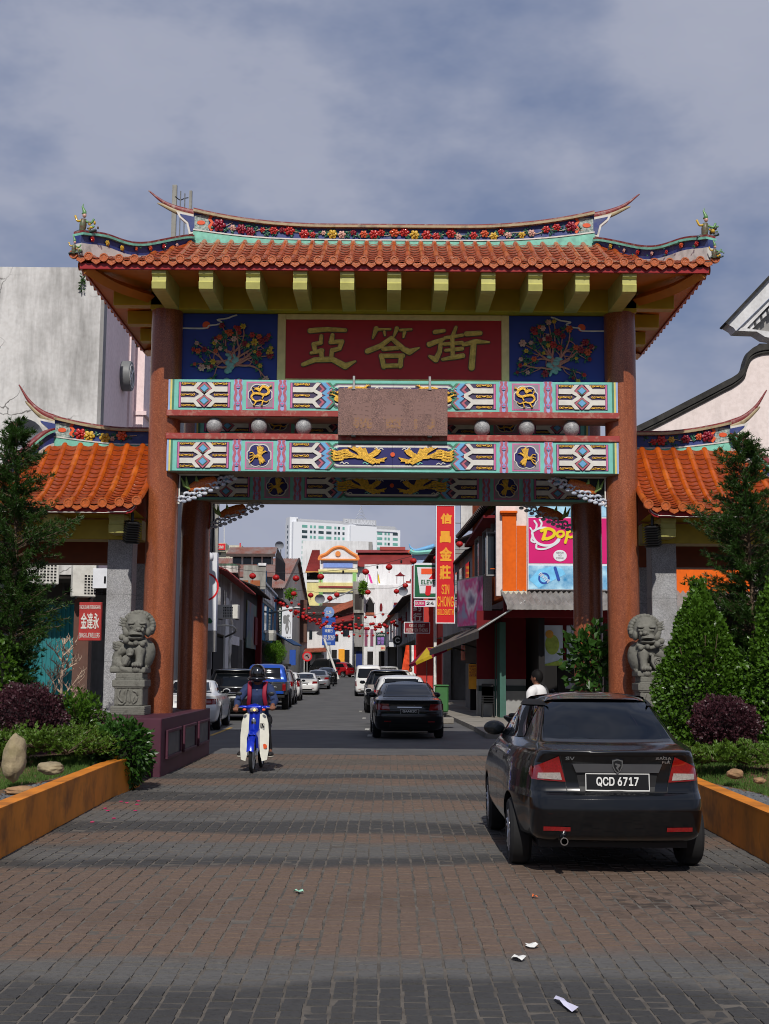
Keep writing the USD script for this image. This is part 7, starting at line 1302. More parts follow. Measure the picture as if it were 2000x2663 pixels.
fbox(CB, 'capital', W_['orange'], 1301, 1346, 1328, 1334, Y-.26, .4, .01); fbox(CB, 'capital', W_['orange'], 1304, 1344, 1334.5, 1339, Y-.2, .3, .01); fbox(CB, 'pilaster_base', W_['beige'], 1305, 1371, 1537, 1548, Y-.2, .3, .01); fbox(CB, 'orange_wall', W_['orange'], 1640, 1960, 1440, 1560, Y-.03, .1)
x0 = at(1310, 1600, Y)[0]
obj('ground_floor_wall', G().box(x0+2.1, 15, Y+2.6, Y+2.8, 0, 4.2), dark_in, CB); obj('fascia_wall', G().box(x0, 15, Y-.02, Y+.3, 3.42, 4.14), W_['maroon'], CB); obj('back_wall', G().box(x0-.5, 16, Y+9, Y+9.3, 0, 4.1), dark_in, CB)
for u0, u1 in ((1240, 1290), (1291, 1368)): 
    yy = Y+2.0 if u0 > 1280 else Y+2.6
    fbox(CB, 'red_wall', W_['maroon'], u0, u1, 1588, 1766, yy, .15); fbox(CB, 'white_tiles', lk('wall_tile_white', srgb(150, 150, 148), rough=.3, var=.1), u0, u1, 1766, 1895, yy-.01, .14, zmin=0); fbox(CB, 'green_tile_band', lk('wall_tile_green', srgb(24, 42, 40), rough=.3), u0, u1, 1783, 1797, yy-.03, .1); obj('tile_edge', G().box(at(u0, 1800, yy)[0]+.02, at(u0, 1800, yy)[0]+.05, yy-.04, yy, 0, at(u0, 1766, yy)[2]), steel, CB)
fbox(CB, 'poster_wall', W_['maroon'], 1392, 1700, 1590, 1640, Y+1.5, .1); fbox(CB, 'post', W_['maroon'], 1466, 1472, 1630, 1740, Y+1.48, .1)
ribbed(CB, 'sheet_awning', roofgrey, (x0+.0, Y-1.15, 3.75), (14.5, Y-1.15, 3.75), (14.5, Y-.02, 4.3), (x0-.1, Y-.02, 4.3), 62, .05, .02)
ribbed(CB, 'sheet_awning_drop', roofgrey, (x0, Y-1.17, 3.62), (14.5, Y-1.17, 3.62), (14.5, Y-1.15, 3.78), (x0, Y-1.15, 3.78), 62, .03, .02)
lwall(CB, 'street_wall', W_['orange'], 19.8, 30, 4.1, 8.4, 0, .3, side=1); lwall(CB, 'dark_shopfront', dark_in, 19.9, 33, 0, 4.2, -1.2, .2, side=1)
for ya, yb, z0, z1 in ((20.4, 21.7, 4.9, 7.0), (23.2, 24.6, 4.6, 6.7), (26, 27.4, 4.6, 6.7)):
    w = part('window', CB); lwall(w, 'pane', win_d, ya, yb, z0, z1, .1, .05, side=1); lwall(w, 'jamb', frame_g, ya-.08, ya, z0, z1, .16, .15, side=1); lwall(w, 'jamb', frame_g, yb, yb+.08, z0, z1, .16, .15, side=1); lwall(w, 'head', frame_g, ya-.08, yb+.08, z1, z1+.08, .16, .15, side=1)
w = part('open_shutter', CB); fbox(w, 'glass', win_d, 1269, 1300, 1387, 1494, 20.6, .03); fbox(w, 'frame_side', frame_g, 1265, 1269, 1383, 1498, 20.58, .06); fbox(w, 'frame_side', frame_g, 1299, 1303, 1383, 1498, 20.58, .06); fbox(w, 'frame_head', frame_g, 1265, 1303, 1383, 1387, 20.57, .07); fbox(w, 'frame_sill', frame_g, 1265, 1303, 1494, 1498, 20.57, .07)
fbox(CB, 'orange_rod', W_['orange'], 1275, 1308, 1478, 1480, 20.2, .04)
ribbed(CB, 'eave_roof', roofdark, (XR(20)-.6, 19.6, 7.2), (XR(31)-.6, 31, 7.2), (XR(31)+1.5, 31, 9.1), (XR(20)+1.5, 19.6, 9.1), 26, .06, .1)
obj('red_soffit', G().box(XR(25)-.45, XR(22), 20, 30.5, 6.75, 6.85), W_['maroon'], CB)
g = G(); g.grid(np.array([[(XR(19)-.9+.0, 18.6, 2.95), (XR(34)-1.5, 33.5, 2.55)], [(XR(19)+.6, 18.6, 3.9), (XR(34)+.2, 33.5, 3.5)]])); g.grid(np.array([[(XR(19)-.9+.0, 18.6, 2.93), (XR(34)-1.5, 33.5, 2.53)], [(XR(19)+.6, 18.6, 3.88), (XR(34)+.2, 33.5, 3.48)]]), flip=True)
obj('canvas_awning', g, lk('canvas_grey', srgb(96, 88, 82), rough=.8, dirt=.4, dcol=srgb(150, 130, 70)), CB); obj('awning_valance', G().add([(XR(19)-.9, 18.6, 2.95), (XR(34)-1.5, 33.5, 2.55), (XR(34)-1.5, 33.5, 2.3), (XR(19)-.9, 18.6, 2.7)], [[0, 2, 1], [0, 3, 2]]), lk('canvas_grey'), CB); obj('awning_rail', G().tube([(XR(19)-.9, 18.6, 2.97), (XR(19)+.6, 18.6, 3.92)], .03, 6), steel, CB)
for y in (24, 30): obj('awning_arm', G().tube([(XR(y)-1.1, y, 2.65), (XR(y)+.4, y, 2.3)], .03, 5), black_m, CB)
# shopfront along the street
lwall(CB, 'white_door', W_['white'], 25.8, 28.2, .1, 2.25, .02, .1, side=1); lwall(CB, 'green_wall', W_['green'], 20.6, 25.6, .1, 3.3, .0, .2, side=1); lwall(CB, 'grey_boards', W_['grey'], 28.4, 33, .1, 3.3, .0, .2, side=1); lwall(CB, 'orange_banner', signorange, 30.5, 33, 2.1, 3.0, .2, .04, side=1); lwall(CB, 'door_handle', black_m, 26., 26.12, 1.0, 1.3, .08, .06, side=1)
obj('brown_cloth', G().box(XR(28)-.5, XR(28)+.1, 27.6, 27.66, 1.95, 2.9), lk('cloth_brown', srgb(110, 98, 92), rough=.9), CB)
sign('menu_board', 'yellow poster with dark lettering on the green wall under the awning', 1219, 1240, 1727, 1792, 23.2, TY, (('HAPPY', 'inter', 1, .08, .92, .86, .95, signmaroon), ('TUNES', 'inter', 1, .08, .92, .74, .83, signmaroon), ('MUSIC', 'inter', 1, .08, .92, .62, .71, signmaroon), ('ENTER', 'inter', 1, .08, .92, .5, .59, signmaroon)), .04)
# Pop sign
def pop(T, hw, z0, z1):
    H_ = z1-z0; X = lambda u: (u-1372)/(1665-1372)*2*hw-hw; Z = lambda v: z1-(v-1313)/(1535-1313)*H_
    blue_p = M('print_blue', srgb(60, 160, 220), rough=.4, var=.35, scale=2.2, col2=srgb(190, 230, 245)); 
    obj('top_strip', G().box(-hw+.03, hw-.03, -.012, 0, Z(1344), z1-.03), blue_p, T); obj('magenta_field', G().box(-hw+.03, hw-.03, -.012, 0, Z(1466), Z(1348)), M('print_magenta', srgb(206, 20, 108), rough=.4, var=.08, scale=.8), T); obj('bottle_print', G().box(-hw+.03, hw-.03, -.012, 0, z0+.03, Z(1472)), blue_p, T)
    w = []
    for p_, ww in ((((1384, 1385), (1400, 1376), (1420, 1374), (1440, 1380)), .07), (((1384, 1388), (1388, 1402), (1400, 1415), (1420, 1420), (1440, 1416), (1455, 1400)), .08), (((1384, 1398), (1382, 1408), (1390, 1412)), .06), (((1395, 1418), (1396, 1428), (1420, 1428), (1450, 1412), (1456, 1398)), .06), (((1390, 1356), (1396, 1366), (1394, 1376)), .06), (((1404, 1353), (1409, 1362), (1406, 1372)), .06), (((1379, 1374), (1384, 1382)), .05)):
        w.append(stroke(cr([(X(a), Z(b)) for a, b in p_], 4), ww))
    obj('cup_outline', G().poly(unary_union(w), .02, t=(0, -.012, 0)), signwhite, T)
    for s_, dx in (('P', 0), ('op', .62)): pass
    l = [stroke(cr([(X(a), Z(b)) for a, b in p_], 4), ww) for p_, ww in ((((1420, 1378), (1416, 1392), (1412, 1404)), .1), (((1408, 1382), (1424, 1376), (1440, 1382), (1440, 1394), (1425, 1402), (1416, 1402)), .1), (((1452, 1396), (1448, 1390), (1454, 1384), (1464, 1384), (1466, 1392), (1458, 1398), (1450, 1396)), .08), (((1476, 1384), (1474, 1398), (1470, 1412)), .09), (((1475, 1388), (1484, 1382), (1494, 1384), (1494, 1394), (1484, 1398), (1476, 1396)), .08))]
    obj('script_letters', G().poly(unary_union(l), .03, t=(0, -.014, 0)), M('print_yellow', srgb(226, 200, 30), rough=.4), T)
    obj('white_roundel', G().poly(affinity.scale(Point(X(1456), Z(1446)).buffer(.22), 1, .85), .012, t=(0, -.012, 0)), signwhite, T)
    for k, t_ in enumerate(('SERVE', 'NO', 'PORK')): ww = .24*(1 if k != 1 else .42); obj('small_lettering', G().poly(fit(glyphs(t_, 'inter', 0), X(1456)-ww/2, X(1456)+ww/2, Z(1446)+.06-.085*k, Z(1446)+.12-.085*k), .004, t=(0, -.025, 0)), lk('letters_dark', srgb(70, 60, 60)), T)
    b = Polygon([(X(1376), Z(1510)), (X(1400), Z(1530)), (X(1446), Z(1506)), (X(1470), Z(1494)), (X(1462), Z(1480)), (X(1440), Z(1474)), (X(1400), Z(1482))]); obj('bottle_shape', G().poly(b, .006, t=(0, -.012, 0)), M('print_light_blue', srgb(120, 196, 236), rough=.35, var=.2, scale=4), T)
    obj('bottle_roundel', G().poly(Point(X(1414), Z(1505)).buffer(.19).difference(Point(X(1414), Z(1505)).buffer(.13)), .006, t=(0, -.019, 0)), signblue, T); obj('bottle_band', G().poly(stroke([(X(1443), Z(1478)), (X(1452), Z(1508))], .1), .006, t=(0, -.019, 0)), signblue, T)
    tx = affinity.rotate(fit(glyphs('REVIVE', 'inter', 2), X(1398), X(1432), Z(1508), Z(1499)), -42, origin='center'); obj('bottle_lettering', G().poly(tx, .006, t=(0, -.026, 0)), signwhite, T)
sign('cafe_billboard', 'big magenta and blue billboard with coffee cup outline on the corner building wall', 1372, 1665, 1313, 1535, 19.28, signwhite, (), .2, extra=pop)
def juice(T, hw, z0, z1):
    X, Z = (lambda a: -hw+2*hw*a), (lambda b: z0+(z1-z0)*b)
    obj('fruit_print', G().poly(affinity.scale(Point(X(.6), Z(.52)).buffer(hw*.55), .95, 1.35), .006), lk('print_lime', srgb(150, 170, 60), rough=.5, var=.3, scale=6), T); obj('orange_print', G().poly(affinity.scale(Point(X(.5), Z(.78)).buffer(hw*.3), 1, 1), .006, t=(0, -.007, 0)), lk('print_amber', srgb(196, 140, 40), rough=.5), T)
    obj('green_foot', G().poly(Polygon([(X(.1), Z(0)), (X(1), Z(0)), (X(1), Z(.16)), (X(.3), Z(.03))]), .005, t=(0, -.007, 0)), LK['print_lime'], T)
    tx = affinity.rotate(fit(glyphs('JUICE', 'inter', 2), 0, (z1-z0)*.62, 0, hw*.34), 90, origin=(0, 0)); tx = affinity.translate(tx, X(.05)-tx.bounds[0], Z(.2)-tx.bounds[1]); obj('lettering', G().poly(tx, .006, t=(0, -.008, 0)), lk('print_slate', srgb(110, 120, 132)), T)
fabric = M('banner_cloth', srgb(178, 190, 200), rough=.7, var=.12, scale=3, bump=.5, bscale=6)
sign('juice_banner', 'pale banner with lime print and upright lettering JUICE in the dark shopfront', 1394, 1464, 1626, 1731, 20.6, fabric, (), .02, extra=juice)
def valley(T, hw, z0, z1):
    tx = affinity.rotate(fit(glyphs('VALLEY', 'inter', 1), 0, (z1-z0)*.8, 0, .2), 90, origin=(0, 0)); tx = affinity.translate(tx, -hw+.15-tx.bounds[0], z0+.3-tx.bounds[1]); obj('lettering', G().poly(tx, .006), lk('print_slate'), T)
sign('juice_banner', 'pale banner right of the juice banner, mostly behind the leafy shrub', 1474, 1540, 1627, 1731, 20.6, fabric, (), .02, extra=valley)
# metal sign box on the street side
T = thing('sign_box', 'bare metal edged sign box with blurred pink and violet print above the awning', 'sign', (XR(23)-.15, 22.2, 0), 0).GetPrim(); z0, z1 = at(1270, 1628, 22.2)[2], at(1270, 1495, 22.2)[2]
obj('box', G().add([(-.95, 2.6, z0), (-.95+.75, 0, z0), (-.95+1.05, 0, z0), (-.95+.3, 2.6, z0), (-.95, 2.6, z1), (-.2, 0, z1), (.1, 0, z1), (-.65, 2.6, z1)], _bf), steel, T); pk_ = usdkit.material(stage, '/World/Looks/violet_print', {'g': ('geometry', {}), 'n': ('noise_texture', dict(scale=1.3, detail=2.)), 'r': ('rgb_ramp', dict(ramp=[(.3, srgb(96, 80, 112)), (.45, srgb(176, 168, 184)), (.58, srgb(168, 40, 110)), (.7, srgb(120, 120, 150))])), 'p': ('principled_bsdf', dict(roughness=.4))}, [('g.position', 'n.vector'), ('n.fac', 'r.fac'), ('r.color', 'p.base_color')], surface='p.BSDF')
obj('printed_face', G().add([(-.965, 2.55, z0+.05), (-.22, -.01, z0+.05), (-.22, -.01, z1-.05), (-.965, 2.55, z1-.05)], [[0, 1, 2], [0, 2, 3]]), pk_, T)
# Sin Chong
sign('goldsmith_sign', 'tall red sign with yellow characters and SIN CHONG GOLDSMITH hung over the right kerb', 1134, 1183, 1314, 1621, 36, signred2, (('信', 'cjk', 3, .24, .84, .84, .93, TY), ('昌', 'cjk', 3, .2, .78, .68, .78, TY), ('金', 'cjk', 3, .2, .84, .525, .64, TY), ('莊', 'cjk', 3, .2, .78, .37, .49, TY), ('SIN', 'inter', 1, .3, .7, .245, .325, TY), ('CHONG', 'inter', 1, .06, .94, .14, .225, TY), ('GOLDSMITH', 'inter', 1, .06, .94, .07, .12, TY)), .25, frame=signwhite, fb=.035,
     extra=lambda T, hw, z0, z1: [obj('support_bar', G().tube([(hw, .1, z), (hw+.55, .15, z+.0*z)], .025, 5), steel, T) for z in (z0+1.2, z0+3.4, z0+4.6)])
def seven(T, hw, z0, z1):
    H_ = z1-z0; X, Z = (lambda a: -hw+2*hw*a), (lambda b: z0+H_*b)
    obj('green_border', G().poly(Polygon([(X(.03), Z(.04)), (X(.97), Z(.04)), (X(.97), Z(.94)), (X(.03), Z(.94))]), .012), signgreen, T); obj('white_field', G().poly(Polygon([(X(.10), Z(.88)), (X(.9), Z(.88)), (X(.82), Z(.14)), (X(.2), Z(.14))]), .008, t=(0, -.012, 0)), signwhite, T)
    obj('orange_bar', G().poly(Polygon([(X(.24), Z(.84)), (X(.78), Z(.84)), (X(.78), Z(.68)), (X(.24), Z(.68))]), .01, t=(0, -.02, 0)), signorange, T); obj('red_numeral', G().poly(stroke(cr([(X(.74), Z(.7)), (X(.6), Z(.55)), (X(.5), Z(.4)), (X(.46), Z(.15))], 4), .3), .01, t=(0, -.03, 0)), signred2, T)
    obj('lettering_band', G().box(X(.2), X(.84), -.044, -.04, Z(.36), Z(.54)), signwhite, T); obj('lettering', G().poly(fit(glyphs('ELEVEN', 'inter', 3), X(.24), X(.82), Z(.39), Z(.52)), .006, t=(0, -.044, 0)), signgreen, T)
sign('store_sign', 'square white and green convenience store sign with red numeral seven and ELEVEN', 1076, 1156, 1464, 1556, 48, signwhite, (), .3, extra=seven)
sign('hours_sign', 'small magenta and white opening hours sign BUKA 24 below the store sign', 1078, 1156, 1561, 1578, 48, paint('sign_magenta', srgb(190, 40, 100)), (('BUKA', 'inter', 1, .04, .32, .3, .75, TW),), .2, frame=signwhite, fb=.03, extra=lambda T, hw, z0, z1: (obj('white_field', G().box(-hw*.28, hw*.4, -.01, 0, z0+.04, z1-.04), signwhite, T), obj('numerals', G().poly(fit(glyphs('24', 'inter', 2), -hw*.2, hw*.3, z0+.1, z1-.08), .006, t=(0, -.01, 0)), plate_blk, T)))
sign('medicine_hall_sign', 'upright maroon medicine hall sign with two white characters over the right kerb', 1069, 1102, 1470, 1616, 50, signmaroon, (('药', 'cjk', 2, .18, .84, .18, .36, TW), ('行', 'cjk', 2, .18, .84, .0, .15, TW)), .2, frame=signwhite, fb=.03)
sign('medicine_hall_sign', 'maroon plate reading KEDAI UBAT VUI NYEN THONG at the foot of the upright sign', 1051, 1118, 1618, 1647, 50, signmaroon, (('KEDAI UBAT', 'inter', 1, .2, .8, .55, .84, TW), ('VUI NYEN THONG', 'inter', 1, .08, .92, .14, .44, TW)), .2, frame=signwhite, fb=.03)
sign('navy_sign', 'navy sign reading KEDAI UBAT TECK NYEN before the white corner building', 1023, 1061, 1574, 1593, 100, signnavy, (('KEDAI UBAT', 'inter', 1, .1, .9, .55, .85, TW), ('TECK NYEN', 'inter', 2, .1, .9, .12, .46, TW)), .15)
sign('beer_sign', 'dark green beer sign with script name and violet characters by the right row', 977, 1003, 1645, 1678, 100, paint('bottle_green_sign', srgb(20, 56, 52)), (('Carlsberg', 'inter', 1, .1, .92, .72, .92, TW), ('樂園', 'cjk', 2, .15, .85, .35, .65, lk('violet_letters', srgb(150, 110, 190))), ('茶室', 'cjk', 2, .15, .85, .05, .33, LK['violet_letters'])), .15)
T = thing('round_sign', 'round black sign with a white curved mark by the right row', 'sign').GetPrim(); c = at(1034, 1665, 92); v, f = G().lathe([(0, 0), (.42, 0), (.42, .1), (0, .1)], 24).data(); obj('disc', (v @ rotx(PI/2).T+c, f), plate_blk, T); obj('white_mark', G().poly(stroke([(.2*math.cos(a), .2*math.sin(a)) for a in np.linspace(.7, 5.6, 10)], .09), .02, t=(c[0], c[1]-.1, c[2])), TW, T); fbox(T, 'white_plate', signwhite, 1012, 1030, 1670, 1682, 92, .1)
sign('small_sign', 'small pale sign with red characters below the beer sign', 990, 1002, 1679, 1692, 100, lk('cream_sign', srgb(220, 206, 180)), (('美味', 'cjk', 1, .1, .9, .2, .8, signred2),), .1); sign('small_sign', 'small white box sign low on the white corner building', 956, 972, 1683, 1692, 130, signwhite, (), .1)
sign('blue_drum_sign', 'small bright blue sign panel beside the navy sign', 1047, 1059, 1588, 1602, 96, paint('azure_sign', srgb(30, 120, 210)), (), .2)
B2 = shop('plaster_shophouse', 'grey plaster shophouse with old windows behind the tall red goldsmith sign', 30, 46, 6.8, W_['grey'], .3, side=1, roofm=roofdark)
for y in (31, 34, 37): lwall(B2, 'window', win_d, y, y+1.6, 4.4, 6.2, .04, .08, side=1)
lwall(B2, 'weathered_gable', W_['old'], 30.2, 31, 8.4, 11.2, -1, .6, side=1); fbox(B2, 'weathered_gable', W_['old'], 1199, 1302, 1230, 1378, 31.2, .4)
B3 = shop('salmon_shophouse', 'salmon red shophouse with white downpipe under the medicine hall sign', 46, 72, 8.4, W_['red'], .5, side=1, roofm=roofdark); lwall(B3, 'downpipe', frame_w, 50, 50.3, .2, 7, .2, .15, side=1)
fbox(B3, 'salmon_end_wall', W_['red'], 1085, 1170, 1545, 1760, 52, .3, zmin=0)
B4 = shop('dark_shophouse', 'dim old shophouse with dark tiled lean roof at the far right of the street', 72, 104, 7.2, W_['grey'], 1.0, side=1); B5 = shop('pale_shophouse', 'pale plaster shophouse with red panels at the far right end of the street', 104, 146, 7.5, W_['white'], .6, side=1, roofm=roofbrown)
for y in (108, 116, 126): lwall(B5, 'window', win_d, y, y+3, 5, 6.8, .04, .08, side=1)
for y in (76, 86, 95): lwall(B4, 'red_panel', W_['maroon'], y, y+2, 4.4, 6.5, .04, .08, side=1)
T = thing('temple_roof', 'small upturned temple roof with coloured dragon ridge peeping over the right row', 'roof').GetPrim(); Y = 118
obj('ridge', G().tube(cr([at(1064, 1414, Y), at(1068, 1424, Y), at(1080, 1431, Y), at(1100, 1428, Y), at(1130, 1420, Y)], 5), np.linspace(.05, .3, 21), 6), KM['blue'], T, True); obj('ridge_base', G().tube(cr([at(1066, 1432, Y), at(1080, 1437, Y), at(1130, 1434, Y)], 5), .25, 6), KM['teal'], T); fbox(T, 'wall', lk('sheet_blue', srgb(150, 170, 200)), 1072, 1140, 1438, 1480, Y+.5, 2); obj('dragon_figure', G().tube(cr([at(1062, 1438, Y), at(1066, 1433, Y), at(1072, 1437, Y), at(1076, 1430, Y)], 5), .16, 6), petal['orange'], T, True)
# far right cornice
T = thing('cornice_building', 'grey building corner with heavy bracketed cornice and mossy roof edge at the upper right', 'building').GetPrim(); Y = 27
p = [at(u, v, Y) for u, v in ((1890, 838), (2030, 720))]; s_ = 1.0
x0, z0 = XZ(1892, 838, Y); 
for nm, mm, pts_, yy, dp in (('mossy_roof_edge', W_['coping'], [(1886, 838), (2040, 674), (2040, 684), (1891, 842)], Y-.35, .9), ('raking_cornice', W_['white'], [(1891, 842), (2040, 684), (2040, 736), (1914, 860), (1908, 852)], Y-.2, .8), ('raking_band', W_['white'], [(1922, 854), (2040, 738), (2040, 752), (1938, 858)], Y-.05, .7), ('soffit_wall', W_['grey'], [(1938, 858), (2040, 752), (2040, 900), (1990, 878)], Y+.5, .5), ('cornice_return', W_['white'], [(1914, 860), (1968, 862), (1990, 876), (2040, 884), (2040, 868), (1930, 852)], Y-.1, .8)): facade_poly(T, nm, mm, pts_, yy, dp)
for k in range(6): u, v = 1950+16*k, 848-15*k; facade_poly(T, 'bracket', W_['white'], [(u, v), (u+10, v-10), (u+12, v+2), (u+2, v+10)], Y+.1, .5)
obj('wall', G().box(XZ(1990, 880, Y)[0], XZ(1990, 880, Y)[0]+12, Y+.8, Y+1.6, 0, XZ(1990, 880, Y)[1]), W_['grey'], T)
# antenna posts rising behind the left end of the roof ridge
T = thing('roof_antenna', 'two old concrete posts with thin rods behind the left end of the gateway ridge', 'antenna').GetPrim(); Y = 18
for nm, u, v0, w in (('post', 452, 480, .075), ('post', 494, 495, .045)): x0, x1, z0, z1 = rect(u-5, u+5, v0, 640, Y); c = (x0+x1)/2; obj(nm, G().box(c-w, c+w, Y, Y+.12, 11.0, z1, .006), W_['conc'], T)
for u, v0 in ((470, 497), (481, 503)): a = at(u, v0, Y); obj('rod', G().tube([(a[0], Y, 11.), tuple(a)], .022, 6), steel, T)
obj('cable', G().tube(cr([at(456, 511, Y), at(468, 520, Y), at(480, 516, Y), at(490, 514, Y)], 4), .018, 5), black_m, T)
# footpath on the right
g = G(); pth = [(XR(y)-1.55-.1*(y < 12), y) for y in (9.6, 14, 22, 40, 60)]; e = trimesh.creation.extrude_polygon(Polygon(pth+[(XR(60)+2, 60), (12, 18.7), (12, 9.6)]), .14, engine='earcut'); obj('footpath', (np.array(e.vertices)+[0, 0, -.01], e.faces), conc, kind='structure')
e = trimesh.creation.extrude_polygon(Polygon([(XL(y)+1.6, y) for y in (8, 30, 60)]+[(XL(60)-2, 60), (-14, 9.5), (-14, 8)]), .14, engine='earcut'); obj('footpath', (np.array(e.vertices)+[0, 0, -.01], e.faces), conc, kind='structure')
# ------------------------------------------------------------------ plants
def leafmat(name, c, isl=.35, tr=.3, rough=.45, **k): return M(name, c, rough=rough, var=.25, scale=3, island=isl, trans=tr, spec=.4, **k)
gl = leafmat('shrub_leaf', srgb(88, 128, 38), rough=.32); gd = leafmat('conifer_needle', srgb(58, 92, 30), tr=.25); gj = leafmat('juniper_needle', srgb(104, 138, 46), tr=.25); pl = leafmat('plum_leaf', srgb(82, 46, 54), tr=.15); gb = leafmat('bright_leaf', srgb(112, 160, 44)); gt = leafmat('broad_leaf', srgb(64, 104, 38), rough=.3)
bark = M('bark', srgb(92, 76, 60), rough=.9, var=.3, scale=12, bump=.5); twig = M('dry_twig', srgb(176, 152, 132), rough=.9, var=.25, scale=12)
def leaves(P, D, L, Wd, r, fold=.25, droop=0.):
    """leaf blades at P pointing along D: two triangles each side of a folded midrib"""
    P, D = np.asarray(P), np.asarray(D); D = D/np.linalg.norm(D, axis=1, keepdims=True); n = len(P)
    U = r.normal(size=(n, 3)); S = np.cross(D, U); S /= np.linalg.norm(S, axis=1, keepdims=True)+1e-9; N = np.cross(S, D); L = np.broadcast_to(L, (n,))[:, None]*r.uniform(.7, 1.25, (n, 1)); w = L*Wd
    tip = P+D*L+np.array([0, 0, -1.])*droop*L; mid = P+D*L*.5; a = mid+S*w-N*fold*w*-1; b = mid-S*w+N*fold*w
    V = np.stack([P, a, tip, b], 1).reshape(-1, 3); k = np.arange(n)*4; F = np.vstack([np.stack([k, k+1, k+2], 1), np.stack([k, k+2, k+3], 1)]); return V, F
def blob(r, n, c, rad, shell=.35, cone=0., lo=-1., lump=.18):
    d = r.normal(size=(n, 3)); d /= np.linalg.norm(d, axis=1, keepdims=True); d[:, 2] = np.maximum(d[:, 2], lo)
    lu = 1+lump*(meshkit.noise(d*3.2+5, 3)-.5)*2+lump*.7*(meshkit.noise(d*8+9, 4)-.5)*2
    k = (1-shell*r.random((n, 1))**1.6)*lu[:, None]
    p = d*k*np.array(rad); 
    if cone: t = np.clip((p[:, 2]/rad[2]+1)/2, 0, 1); p[:, :2] *= (1-cone*t**1.1)[:, None]*1.15
    return p+np.array(c), d
def shrub(name, label, cat, c, rad, n, L, W, mat, seed, cone=0., up=.3, shell=.4, lo=-1., group=None, core=None, stem=True, lump=.18):
    r = np.random.default_rng(seed); T = thing(name, label, cat, c, 0, group).GetPrim(); p, d = blob(r, n, (0, 0, 0), rad, shell, cone, lo, lump)
    D = d+r.normal(size=(n, 3))*.6+np.array([0, 0, up]); obj('foliage', leaves(p, D, L, W, r), mat, T)
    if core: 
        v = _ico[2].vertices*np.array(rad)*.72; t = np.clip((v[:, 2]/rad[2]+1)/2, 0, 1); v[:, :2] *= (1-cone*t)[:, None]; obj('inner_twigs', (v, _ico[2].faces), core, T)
    if stem: 
        g = G(); q = random.Random(seed)
        for _ in range(7): a = q.uniform(0, 6.28); g.tube(cr([(0, 0, -rad[2]-.1), (.25*rad[0]*math.cos(a), .25*rad[1]*math.sin(a), -rad[2]*.3), (.6*rad[0]*math.cos(a), .6*rad[1]*math.sin(a), rad[2]*q.uniform(-.2, .5))], 3), np.linspace(.02, .006, 7), 5)
        obj('stem', g, bark, T)
    return T
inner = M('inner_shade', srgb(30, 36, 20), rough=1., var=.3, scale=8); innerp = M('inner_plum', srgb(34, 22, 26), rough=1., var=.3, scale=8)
def conifer(label, x, y, z0, z1, R0, seed, lean=0.):
    r = np.random.default_rng(seed); T = thing('conifer_tree', label, 'tree', (x, y, 0)).GetPrim(); H = z1-z0; P, D = [], []; g = G()
    tr = [(lean*t*t, 0, z0+H*t) for t in np.linspace(0, 1, 9)]; obj('trunk', G().tube(tr, np.linspace(.06, .008, 9), 7), bark, T)
    z = z0+.25
    while z < z1-.05:
        t = (z-z0)/H; R = R0*np.interp(t, [0, .2, .45, .62, .78, .9, 1], [.35, .6, 1., .95, .7, .38, .1])*(1+.28*math.sin(z*5+seed))+.05
        for k in range(int(7+9*(1-t))):
            a = r.uniform(0, 2*PI); Lb = R*r.uniform(.4, 1.2); b0 = np.array([lean*t*t, 0, z]); dr = np.array([math.cos(a), math.sin(a), r.uniform(.15, .6)]); b1 = b0+dr*Lb
            g.tube([b0, (b0+b1)/2+[0, 0, .02], b1], [.012, .008, .004], 4, False)
            m = int(4+Lb*12)
            for s in np.linspace(.3, 1., m):
                c = b0+(b1-b0)*s+r.normal(size=3)*.02; nn = 15; dd = r.normal(size=(nn, 3))*.75+dr*.9+np.array([0, 0, .35]); P.append(np.repeat(c[None], nn, 0)); D.append(dd)
        z += r.uniform(.06, .11)
    dd = r.normal(size=(30, 3))*.5+np.array([0, 0, 1.]); P.append(np.repeat(np.array([[lean, 0, z1-.06]]), 30, 0)); D.append(dd)
    obj('branches', g, bark, T); obj('crown', leaves(np.vstack(P), np.vstack(D), .082, .07, r), gd, T); return T
conifer('dark feathery conifer at the left edge, rising in front of the left tiled side roof', -5.72, -3.5, .4, 5.5, .66, 3, -.1)
conifer('dark feathery conifer at the right edge, rising in front of the right tiled side roof', 5.62, -3.0, .4, 5.42, .74, 8, -.12)
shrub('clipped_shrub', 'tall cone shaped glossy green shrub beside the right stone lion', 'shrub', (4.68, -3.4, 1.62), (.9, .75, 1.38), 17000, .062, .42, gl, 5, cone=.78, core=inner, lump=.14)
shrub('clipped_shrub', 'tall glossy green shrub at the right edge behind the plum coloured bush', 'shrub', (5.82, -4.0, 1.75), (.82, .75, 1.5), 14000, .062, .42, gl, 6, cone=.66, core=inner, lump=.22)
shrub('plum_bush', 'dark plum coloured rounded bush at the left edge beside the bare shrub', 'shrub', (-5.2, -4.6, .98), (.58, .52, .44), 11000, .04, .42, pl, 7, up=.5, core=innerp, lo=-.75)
shrub('plum_bush', 'dark plum coloured rounded bush before the glossy green shrubs on the right', 'shrub', (4.56, -5.2, 1.0), (.46, .42, .34), 9000, .04, .42, pl, 9, up=.5, core=innerp, lo=-.75)
